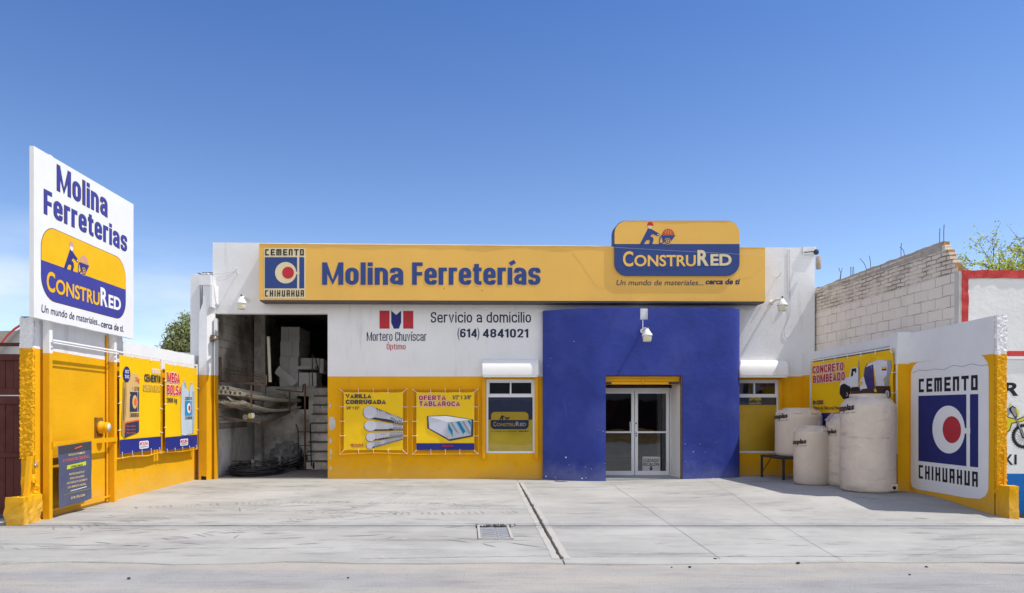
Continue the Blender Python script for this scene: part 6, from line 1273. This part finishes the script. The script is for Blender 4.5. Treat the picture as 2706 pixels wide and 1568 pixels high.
m = MB(); m.box(BXW - .004, BXW + .06, YB0 - .004, YB0 + .11, -.2, 4.14, mat('corner_render', (.55, .53, .49), .9, .1, 3)); m.build('corner_strip', nb)
for i, (x0, y0, x1, y1, x2, y2) in enumerate(((2218, 735, 2222, 722, 2216, 708), (2220, 735, 2223, 720, 2226, 709), (2248, 722, 2248, 715, 2247, 706), (2252, 721, 2252, 714, 2251, 706), (2256, 720, 2256, 712, 2255, 705), (2292, 705, 2284, 697, 2272, 683), (2301, 703, 2300, 690, 2297, 676), (2381, 672, 2381, 660, 2382, 643), (2391, 670, 2388, 662, 2378, 653), (2483, 640, 2483, 620, 2484, 604), (2494, 638, 2494, 612, 2495, 594))):
    d = (BXW + .06) * F / (x0 - CX); m = MB(); m.tube([W(x0, y0 + 12, d), W(x1, y1, d), W(x2, y2, d)], .006, mat('rusty_rod', (.10, .07, .06), .8, .2), 5); m.build('rebar_rod', nb)
ns = thing('neighbour_shop', 'white workshop front with red trim and blue base at the right edge', 'shop building', (11, 12.5, -.2)); NY = 12.46; NPl = Plane('F', NY); nx0 = BXW + .06; nx1 = 17; zt = W(0, 717, NY).z
nwhite = mat('neighbour_white', (.74, .75, .73), .85, .05, 2, .5, 14); m = MB(); zb_, zr0, zr1 = W(0, 1252, NY).z, W(0, 942, NY).z, W(0, 928, NY).z
m.box(nx0, nx1, NY, NY + .3, -.5, zb_, blueband); m.box(nx0, nx1, NY, NY + .3, zb_, zt, nwhite); m.box(nx1 - .3, nx1, NY + .3, 24, -.5, zt, nwhite); m.box(BXW + .2, nx1 - .3, NY + .3, 24, zt - .4, zt - .2, nwhite); nw_ = m.build('front_wall', ns)
m = MB(); rough_box(m, nx0 - .01, nx1, NY - .02, NY + .31, zt - W(0, 717, NY).z + W(0, 736, NY).z, zt + .012, redtrim, .09, .012, 7, 3, None, None, False); rough_box(m, nx0 - .012, nx0 + .095, NY - .018, NY + .05, zr0, W(0, 736, NY).z, redtrim, .06, .012, 7, 4, None, None, False); m.box(nx0, nx1, NY - .008, NY + .02, zr0, zr1, redtrim); m.build('red_trim', ns)
m = MB(); m.box(nx0, nx1, NY - .03, NY - .008, W(0, 945, NY).z - .03, zr0 - .003, whitep); m.build('ledge', ns)
q = NPl.zoom(2630, 960, 3.476); m = MB(); a, b = q(95, 296), q(212, 184); letter(m, NPl, 'R', a[0] - .06, b[0], a[1], b[1] - a[1], blkpaint, .03, .25, .004); m.build('lettering', nw_)
m = MB(); a, b = q(100, 932), q(148, 842); letter(m, NPl, 'K', a[0] - .02, b[0] + .03, a[1], b[1] - a[1], blkpaint, .03, 0, .004); a2, b2 = q(174, 932), q(196, 840); rect(m, NPl, a2[0], a2[1], b2[0], b2[1], blkpaint, .004); m.build('lettering', nw_)
m = MB(); T = lambda P_: [q(*p) for p in P_]; c = q(262, 672); my, mg = mat('mural_yellow', (.62, .55, .03), .65, .06), mat('mural_grey', (.28, .29, .30), .65, .1); k = c[0] - q(145, 0)[0]
flat(m, NPl, [(c[0] + k * (1 if i % 2 else .93) * math.cos(R(i * 6)), c[1] + k * (1 if i % 2 else .93) * math.sin(R(i * 6))) for i in range(60)], blkpaint, .004); disc(m, NPl, c[0], c[1], k * .74, mg, .006); disc(m, NPl, c[0], c[1], k * .68, nwhite, .008)
for i in range(18): a_ = R(i * 20 + 5); d = Vector((math.cos(a_), math.sin(a_))); nrm = Vector((-d.y, d.x)) * .004; flat(m, NPl, [(c[0] + d.x * .02 + nrm.x, c[1] + d.y * .02 + nrm.y), (c[0] + d.x * k * .7 + nrm.x, c[1] + d.y * k * .7 + nrm.y), (c[0] + d.x * k * .7 - nrm.x, c[1] + d.y * k * .7 - nrm.y), (c[0] + d.x * .02 - nrm.x, c[1] + d.y * .02 - nrm.y)], mg, .010 + i * .0002)
F_ = lambda P_, mm, w: flat(m, NPl, T(P_), mm, w)
F_([(60, 480), (90, 482), (130, 500), (200, 515), (264, 486), (300, 480), (300, 520), (200, 548), (150, 555), (130, 620), (90, 650), (60, 650)], blkpaint, .014); F_([(60, 490), (90, 490), (128, 508), (205, 522), (262, 494), (300, 488), (300, 514), (200, 540), (142, 548), (122, 612), (88, 642), (60, 642)], my, .016)
F_([(172, 505), (190, 500), (262, 668), (262, 690), (244, 690)], blkpaint, .018); F_([(177, 508), (187, 505), (258, 672), (250, 680)], mg, .020); F_([(118, 420), (150, 390), (185, 410), (200, 490), (175, 508), (150, 470), (125, 440)], blkpaint, .018); F_([(135, 425), (150, 402), (178, 420), (188, 485), (172, 492)], mg, .020); F_([(178, 412), (195, 420), (212, 460), (205, 490), (196, 492)], my, .020); F_([(90, 425), (120, 405), (135, 420), (125, 480), (90, 480)], mg, .018); disc(m, NPl, *q(130, 383), .022, my, .020); m.build('motorbike_mural', nw_)

# ============================================================ trees
def leaf_tree(name, label, base, trunk_h, crowns, nleaf, size, mats_, seed, trunk_r=.18, group=None):
    rn = random.Random(seed); t = thing(name, label, 'tree', base, group); m = MB(); b = Vector(base); cen = sum((Vector(c[0]) for c in crowns), Vector()) / len(crowns)
    m.tube([b, b + Vector((.1, .05, trunk_h * .5)), Vector((cen.x, cen.y, base[2] + trunk_h))], [trunk_r, trunk_r * .8, trunk_r * .6], bark, 8)
    for c, r in crowns:
        c = Vector(c); m.tube([Vector((cen.x, cen.y, base[2] + trunk_h - .1)), (Vector((cen.x, cen.y, base[2] + trunk_h)) + c) / 2 + Vector((0, 0, .1)), c, c + Vector((rn.uniform(-.3, .3), 0, r * .7))], [trunk_r * .55, trunk_r * .3, trunk_r * .18, .01], bark, 5)
    m.build('trunk', t); m = MB()
    for c, r in crowns:
        c = Vector(c)
        for k in range(int(nleaf * r * r)):
            d = Vector((rn.gauss(0, 1), rn.gauss(0, 1), rn.gauss(0, 1))).normalized(); cl = noise.noise(d * 2.2 + c); p = c + d * r * (rn.random() ** .4) * (1 + .35 * cl)
            if noise.noise(p * 1.6) < -.22: continue
            for e in range(4):
                pp = p + Vector((rn.gauss(0, .10), rn.gauss(0, .10), rn.gauss(0, .10))); a = Vector((rn.gauss(0, 1), rn.gauss(0, 1), rn.gauss(0, 1))).normalized(); w = a.cross(Vector((rn.gauss(0, 1), rn.gauss(0, 1), rn.gauss(0, 1)))).normalized(); s = size * rn.uniform(.6, 1.3)
                m.face([pp - a * s, pp + w * s * .35, pp + a * s, pp - w * s * .35], mats_[0] if rn.random() < .7 else mats_[1])
    m.build('crown', t); return t
tc_ = lambda x, y, Y: tuple(W(x, y, Y))
leaf_tree('olive_tree', 'grey green leafy tree showing behind the left wall beside the pier', (-15.6, 40, 0), 3.6, [(tc_(462, 905, 40), .75), (tc_(478, 885, 40), .8), (tc_(500, 868, 40), .85), (tc_(490, 905, 40), .9), (tc_(520, 890, 40), 1.1), (tc_(452, 925, 40), .6)], 620, .10, (leafg, leafg2), 3)
rt = thing('spring_tree', 'sparse tree with young yellow green leaves above the red trimmed workshop', 'tree', (18.3, 20, 0)); mB, mL = MB(), MB(); rn = random.Random(12)
def grow(p, d, L, r, lev):
    n = 5; pts = [p]; dd = d.copy()
    for i in range(n): dd = (dd + Vector((rn.gauss(0, .13), rn.gauss(0, .13), rn.gauss(0, .10)))).normalized(); pts.append(pts[-1] + dd * L / n)
    mB.tube(pts, [r * (1 - .55 * i / n) for i in range(n + 1)], bark, 5 if lev < 3 else 3, False)
    if lev >= 2:
        for i in range(1, n + 1):
            for k in range(2 if lev == 2 else 6):
                if rn.random() < (.3 if noise.noise(pts[i] * 1.3) < 0 else .8):
                    pp = pts[i] + Vector((rn.gauss(0, .07), rn.gauss(0, .07), rn.gauss(0, .07))); a = Vector((rn.gauss(0, 1), rn.gauss(0, 1), rn.gauss(0, 1))).normalized(); w = a.cross(Vector((rn.gauss(0, 1), 1, rn.gauss(0, 1)))).normalized(); s = rn.uniform(.025, .055); mL.face([pp - a * s, pp + w * s * .5, pp + a * s, pp - w * s * .5], leafy)
    if lev < 4:
        for k in range(4 if lev else 7):
            i = rn.randint(2, n) if lev else rn.randint(3, n); ax = dd.cross(Vector((rn.gauss(0, 1), rn.gauss(0, 1), rn.gauss(0, 1)))).normalized(); nd = (dd * .72 + ax * .72 + Vector((-.04, 0, .10))).normalized(); grow(pts[i], nd, L * rn.uniform(.55, .75), r * .5, lev + 1)
mB.tube([(18.3, 20, 0), (18.1, 20, 1.6), (18.2, 20.1, 3.0)], [.22, .18, .15], bark, 8); grow(Vector((18.2, 20.1, 2.9)), Vector((-.12, 0, 1)), 2.5, .12, 0); grow(Vector((18.2, 20.1, 2.9)), Vector((-.75, -.1, .8)).normalized(), 2.5, .09, 1); grow(Vector((18.2, 20.1, 2.7)), Vector((-.95, .1, .55)).normalized(), 2.4, .08, 1)
mB.build('trunk', rt); mL.build('crown', rt)

# ============================================================ goods in the warehouse bay
pipe0 = None; dvec = Vector((.60, 3.9, -.13)); 
spots = [(275, 533), (323, 530), (368, 533), (245, 567), (303, 570), (343, 570), (390, 575), (433, 582), (483, 583)]
plab = ['left pipe of the upper row of three big white pipes', 'middle pipe of the upper row of three big white pipes', 'right pipe of the upper row of three big white pipes', 'leftmost pipe of the lower row of six big white pipes', 'second big white pipe from the left in the lower row', 'third big white pipe from the left in the lower row', 'fourth big white pipe from the left in the lower row', 'fifth big white pipe from the left in the lower row', 'rightmost pipe of the lower row of six big white pipes']
for i, (x, y) in enumerate(spots):
    p = z4(x, y, 17.72 + .02 * (i % 3)); p.x = max(p.x, XL + .075)
    if pipe0 is None:
        m = MB(); r = .058; n = 10; path = [dvec * (k / n) + Vector((0, 0, -.05 * math.sin(math.pi * k / n))) for k in range(n + 1)]
        m.tube(path, r, pvc, 18, False); m.tube([v + Vector((0, .004, 0)) for v in path], r * .88, pvc, 18, False); m.grid([[Vector((r_ * math.cos(2 * math.pi * j / 18), 0, r_ * math.sin(2 * math.pi * j / 18))) for j in range(18)] for r_ in (r * .88, r)], pvc, False, True)
        pipe0 = m.build('plastic_pipe', loc=(0, 0, 0)); o = pipe0
    else: o = pipe0.copy(); COL.objects.link(o)
    o.location = p; o['label'] = plab[i]; o['category'] = 'pipe'; o['group'] = 'big white plastic pipes on the rack'
thin = None
tl = ['thin white pipe, first from the left on the second shelf', 'thin white pipe, second from the left on the second shelf', 'thin white pipe, third from the left on the second shelf', 'thin white pipe left of the dark gap on the second shelf', 'thin white pipe, fifth from the left on the second shelf', 'thin white pipe in the middle of the second shelf', 'thin white pipe, seventh from the left on the second shelf', 'thin white pipe, fourth from the right on the second shelf', 'thin white pipe, third from the right on the second shelf', 'thin white pipe, second from the right on the second shelf', 'rightmost thin white pipe on the second shelf']
for i, (x, y) in enumerate(((232, 650), (252, 655), (275, 660), (300, 664), (330, 657), (370, 664), (415, 668), (437, 672), (465, 663), (487, 668), (510, 660))):
    p = z4(x, y, 17.78 + .03 * (i % 3)); p.x = max(p.x, XL + .04 + .03 * i * (i < 3))
    if thin is None:
        m = MB(); r = .028; n = 12; path = [Vector((.62 * k / n, 3.7 * k / n, -.16 * math.sin(math.pi * k / n) - .12 * k / n)) for k in range(n + 1)]; m.tube(path, r, pvc, 10, False); m.tube([v + Vector((0, .003, 0)) for v in path], r * .8, pvc, 10, False); m.grid([[Vector((r_ * math.cos(2 * math.pi * j / 10), 0, r_ * math.sin(2 * math.pi * j / 10))) for j in range(10)] for r_ in (r * .8, r)], pvc, False, True); thin = m.build('thin_pipe', loc=(0, 0, 0)); o = thin
    else: o = thin.copy(); COL.objects.link(o)
    o.location = p; o['label'] = tl[i]; o['category'] = 'pipe'; o['group'] = 'thin plastic pipes on the rack'
for i, (pts, r, lab) in enumerate((([(500, 712, 18.1), (560, 745, 18.7), (640, 780, 19.3), (740, 785, 20), (860, 752, 20.8), (960, 735, 21.3)], .03, 'sagging grey conduit, lowest of those hanging under the second shelf'), ([(520, 708, 18.2), (600, 735, 18.8), (700, 756, 19.5), (820, 752, 20.4), (940, 735, 21.3)], .03, 'sagging grey conduit, middle one hanging under the second shelf'), ([(560, 706, 18.2), (660, 728, 19), (780, 740, 20), (900, 735, 21.2)], .028, 'sagging grey conduit, highest of those hanging under the second shelf'))):
    m = MB(); m.tube([z4(*p) for p in pts], r, conduit_m, 8); m.build('conduit', None, lab, 'conduit', 'sagging conduits under the second shelf')
m = MB(); path = [z4(*p) for p in ((540, 812, 18.0), (600, 828, 18.4), (700, 838, 19), (800, 820, 19.8), (880, 785, 20.6), (960, 755, 21.3))]
m.tube(path, [.07, .085, .09, .09, .085, .07], mat('wrapped_bundle', (.26, .25, .23), .8, .2, 8, .6, 20), 10); b_ = m.build('wrapped_bundle', None, 'grey wrapped bundle of tubes sagging over the lowest rack arm', 'bundle'); m = MB(); p = z4(585, 800, 17.95); lump(m, p, .05, .03, .07, mat('yellow_tape', (.55, .50, .18), .6, .1), 2, .6, 6); p2 = z4(612, 800, 17.98); lump(m, p2, .06, .04, .07, pvc, 5, .4, 6); m.build('tape', b_)
m = MB()
for k in range(7):
    a, b = z4(370 + k * 5, 618 + k * 5, 17.75), z4(440 + k * 12, 650 + k * 4, 18.4); m.tube([a, b], .012, pvc, 6)
m.build('fitting_bundle', None, 'handful of short white tubes sticking up between the two pipe shelves', 'tubes')
def truss(p, q_, label):
    t = thing('wire_truss', label, 'wire truss', tuple(p), 'rusty wire trusses in the bay'); m = MB(); p, q_ = Vector(p), Vector(q_); n = 22
    offs = [Vector((0, 0, .12)), Vector((-.02, .06, 0)), Vector((.02, -.06, 0))]
    for o in offs: m.tube([p + o, q_ + o], .007, rust, 4)
    for k in range(n):
        a, b = p + (q_ - p) * k / n, p + (q_ - p) * (k + .5) / n; m.tube([a + offs[1], b + offs[0], a + (q_ - p) / n + offs[1]], .004, rust, 3, False); m.tube([a + offs[2], b + offs[0], a + (q_ - p) / n + offs[2]], .004, rust, 3, False)
    m.build('bars', t)
for i, (x0, y0, x1, y1, Y) in enumerate(((300, 455, 740, 492, 18.12), (280, 385, 720, 455, 18.45), (300, 355, 715, 435, 18.75))):
    a, b = z4(x0, y0, Y), z4(x1, y1, Y + .1); a.x = max(a.x, XL + .08); truss(a, b, ['rusty wire truss resting on the upper rack arm, nearest the front', 'dark wire truss leaning on the block wall above the rack, second from top', 'dark wire truss highest on the block wall above the rack', 'rusty wire truss just behind the front one on the rack arm'][i])
a, b = z4(300, 920, 18.3), z4(610, 915, 19.6); a.x = XL + .1; b = Vector((XL + .12, 20.2, a.z)); truss((XL + .09, 18.0, a.z), (XL + .10, 20.3, a.z), 'short dark wire truss hung flat on the lower block wall')
# foam blocks
fb0 = None
def foam_block(x0, x1, y0, y1, Y, depth, label):
    a, b = W(500 + x0 / 3.65, 880 + y1 / 3.65, Y), W(500 + x1 / 3.65, 880 + y0 / 3.65, Y); m = MB(); m.box(a.x + .004, b.x - .004, Y, Y + depth, a.z + .003, b.z - .003, foam); return m.build('foam_block', None, label, 'foam block', 'white foam blocks on the loft')
YB_ = 21.62
L3 = ['left', 'right']
for k, (ya, yb, xa, xm, xb) in enumerate(((-58, 83, 885, 958, 1064), (83, 230, 878, 992, 1060), (230, 378, 872, 968, 1052), (378, 518, 870, 968, 1050))):
    for j, (u, v) in enumerate(((xa, xm), (xm, xb))): foam_block(u, v, ya, yb, YB_ + .02 * k % .05, 1.5, f'{L3[j]} white foam block in the {["top", "second", "third", "bottom"][k]} row of the tall stack on the loft')
foam_block(1056, 1156, 382, 518, YB_ - .06, .8, 'left white foam block standing on the loft right of the tall stack'); foam_block(1160, 1228, 382, 518, YB_ - .06, .8, 'right white foam block standing on the loft beside the stairs'); foam_block(1046, 1214, 318, 350, YB_ - .12, .9, 'flat white foam slab lying on the low blocks beside the tall stack')
foam_block(1075, 1252, 243, 322, YB_ + .15, .9, 'wide white foam block on top behind the flat slab'); foam_block(1256, 1296, 250, 388, YB_ + .1, .8, 'narrow upright foam block at the head of the stairs')
for k in range(4):
    a = [z4(x, y, YB_ - .12 - .045 * k) for x, y in ((826 + 9 * k, 392 - 20 * k), (842 + 10 * k, 350 - 10 * k), (1030 + 5 * k, 500 - 10 * k), (985 + 6 * k, 515 - 2 * k))]; m = MB(); m.prism(a, (0, .035, 0), foam); m.build('foam_sheet', None, ['lowest leaning foam sheet left of the stack', 'second leaning foam sheet from the bottom left of the stack', 'third leaning foam sheet from the bottom left of the stack', 'top leaning foam sheet left of the stack'][k], 'foam sheet', 'foam sheets leaning on the loft')
# black rod coil on the floor
m = MB(); rn = random.Random(5)
for k in range(34):
    cx_, cy_ = -5.55 + rn.uniform(-.1, .1), 18.75 + rn.uniform(-.1, .1); rx, ry = .62 + rn.uniform(-.18, .1), .85 + rn.uniform(-.2, .2); z = .03 + .30 * rn.random() ** 1.4; tilt = rn.uniform(-.06, .06); ph = rn.uniform(0, 6); n = 26; ext = rn.uniform(.72, 1.0)
    m.tube([(cx_ + rx * math.cos(ph + 2 * math.pi * ext * i / n), cy_ + ry * math.sin(ph + 2 * math.pi * ext * i / n), max(.02, z + tilt * math.sin(2 * math.pi * i / n + k))) for i in range(n + 1)], .009, steel, 5, False)
for k in range(16):
    x = rn.uniform(-.12, .3); m.tube([(-5.75 + x * 1.5, 17.9 + rn.uniform(0, .25), .03 + .01 * k % .1), (-5.35 + x, 18.6, .05 + .008 * k), (-4.95 + x * .8, 19.6, .10 + .012 * k), (-4.75 + x * .6, 20.6, .16 + .014 * k), (-4.7 + x * .5, 21.3, .2 + .015 * k)], .009, steel, 5, False)
m.build('rod_coil', None, 'big loose coil of black steel rod on the bay floor', 'rod coil')
for x, y0, y1, Y, lab in ((612, 1222, 1345, 18.2, 'short grey stake standing in the rod coil at left'), (872, 1170, 1315, 19.2, 'short grey stake standing in the rod coil at right')):
    a = z4(x, y0, Y); m = MB(); m.box(a.x - .035, a.x + .035, Y, Y + .05, .012, a.z, mat('stake_grey', (.22, .20, .18), .8, .2, 8)); m.build('stake', None, lab, 'stake', 'stakes holding the rod coil')
m = MB(); p = z4(930, 1110, 20.6); lump(m, (p.x, 20.7, .35), .42, .35, .40, mat('plastic_film', (.22, .23, .24), .35, .3, 6), 9, .55, 14, 3.2); m.build('plastic_sheet', None, 'crumpled translucent plastic sheet on the rod coil at the back of the bay', 'plastic sheet')
ht = thing('hand_truck', 'dark steel hand truck leaning on the back wall beside the stairs', 'hand truck', (-4.8, 20.1, .02)); hY = 20.05; f = lambda x, y, dy=0: z4(x, y, hY + dy)
m = MB(); m.tube([f(1030, 882, .25), f(1048, 935, .2), f(1050, 960, .18), f(1055, 1285)], .019, steel, 8); m.tube([f(1168, 882, .25), f(1170, 935, .2), f(1170, 960, .18), f(1178, 1285)], .019, steel, 8); m.tube([f(1048, 955, .18), f(1172, 955, .18)], .015, steel, 6); m.tube([f(1108, 955, .18), f(1112, 1180, .06)], .011, steel, 6); m.tube([f(1050, 1085, .1), f(1174, 1088, .1)], .011, steel, 6); m.tube([f(1052, 1180, .06), f(1176, 1182, .06)], .013, steel, 6); m.build('frame', ht)
a, b = f(1052, 1285), f(1180, 1285); m = MB(); m.box(a.x - .02, b.x + .02, hY - .22, hY, .016, .028, steel); m.build('toe_plate', ht)
for x in (a.x - .05, b.x + .03): m = MB(); m.lathe((x, hY + .10, .12), [(.001, 0), (.10, 0), (.105, .02), (.10, .045), (.001, .045)], blkpaint, 16, 'X'); m.build('wheel', ht)
m = MB(); a = z4(268, 985 - 880 - 0, 17.85); zt_, zb2 = W(0, 868, 17.9).z, W(0, 1022, 17.9).z; m.tube([(XL + .06, 17.95, zb2), (XL + .06, 17.95, zt_)], .032, pvc, 10); m.build('downpipe', None, 'white upright plastic pipe on the block wall at the bay entrance', 'pipe')
m = MB(); m.tube([(XL + .06, 18.15, W(0, 1000, 18).z), (XL + .06, 18.15, W(0, 942, 18).z)], .045, mat('brown_tube', (.16, .10, .06), .7, .2), 10); m.build('brown_tube', None, 'short brown tube standing upright on the rack by the white pipe', 'tube')

# ============================================================ overhead cables (their shade crosses the forecourt) and the far side of the street
ul = thing('utility_line', 'overhead street cables strung in front of the store', 'cable', (0, 9.4, 8.2))
for y, z, r in ((9.40, 8.2, .026), (9.46, 8.25, .018), (9.25, 8.15, .012), (9.60, 8.3, .010)):
    m = MB(); m.tube([(-60 + 5 * i, y + .012 * (-60 + 5 * i) * (.3 if y > 11 else -.12), z + .0006 * (-60 + 5 * i) ** 2 * .25) for i in range(25)], r, cable_m, 6); m.build('cable', ul)
p0, p1 = W(2150, 684, 17.35), W(1524, 649.5, 17.06); m = MB(); m.tube([p0, W(2022, 676, 17.02), W(1800, 664, 16.98), W(1640, 655, 16.97), p1], .0022, wirelt, 5); m.build('service_wire', None, 'thin pale wire crossing in front of the sign box', 'wire')
sw = thing('street_wall', 'long grey wall with a dark red base on the far side of the street', 'wall', (0, -14, 0)); m = MB(); m.box(-40, 40, -14.3, -14, 2.4, 5.0, mat('far_wall_grey', (.30, .29, .28), .9, .1, 1)); m.build('upper_wall', sw); m = MB(); m.box(-40, 40, -14.25, -14.02, -.3, 2.4, mat('far_wall_red', (.10, .035, .03), .9, .3, .8, 0, 30, stain=((.03, .03, .03), .6, .45, .6, .8))); m.build('base', sw)
vz = lambda x, y: -.02 + .42 * sst(-1.2, -9, y) + .10 * noise.noise(Vector((x * .9, y * .9, 1))) * sst(-1.2, -2.5, y)
m = MB(); m.grid([[(-40 + i, -1.2 - j * .64, vz(-40 + i, -1.2 - j * .64)) for i in range(81)] for j in range(21)], mat('dry_grass', (.22, .15, .06), .95, .45, 3, 1, 20, stain=((.07, .05, .025), 1.6, .5, .66, .8))); m.build('verge', kind='structure')
bk = mat('orange_brick_stack', (.36, .10, .05), .9, .25, 9)
for x, w, hh, lab in ((2.6, .9, .75, 'small stack of orange bricks on the verge across the street'), (4.4, 1.3, 1.05, 'bigger stack of orange bricks on the verge across the street')):
    m = MB(); n = int(hh / .15)
    for k in range(n):
        z = vz(x, -6.5) - .03 + k * .15; a = .03 * (k % 2)
        for e in range(int(w / .3)): m.box(x + a + e * .3, x + a + e * .3 + .29, -6.9, -6.3, z, z + .145, bk)
    m.build('brick_stack', None, lab, 'brick stack', 'brick stacks across the street')
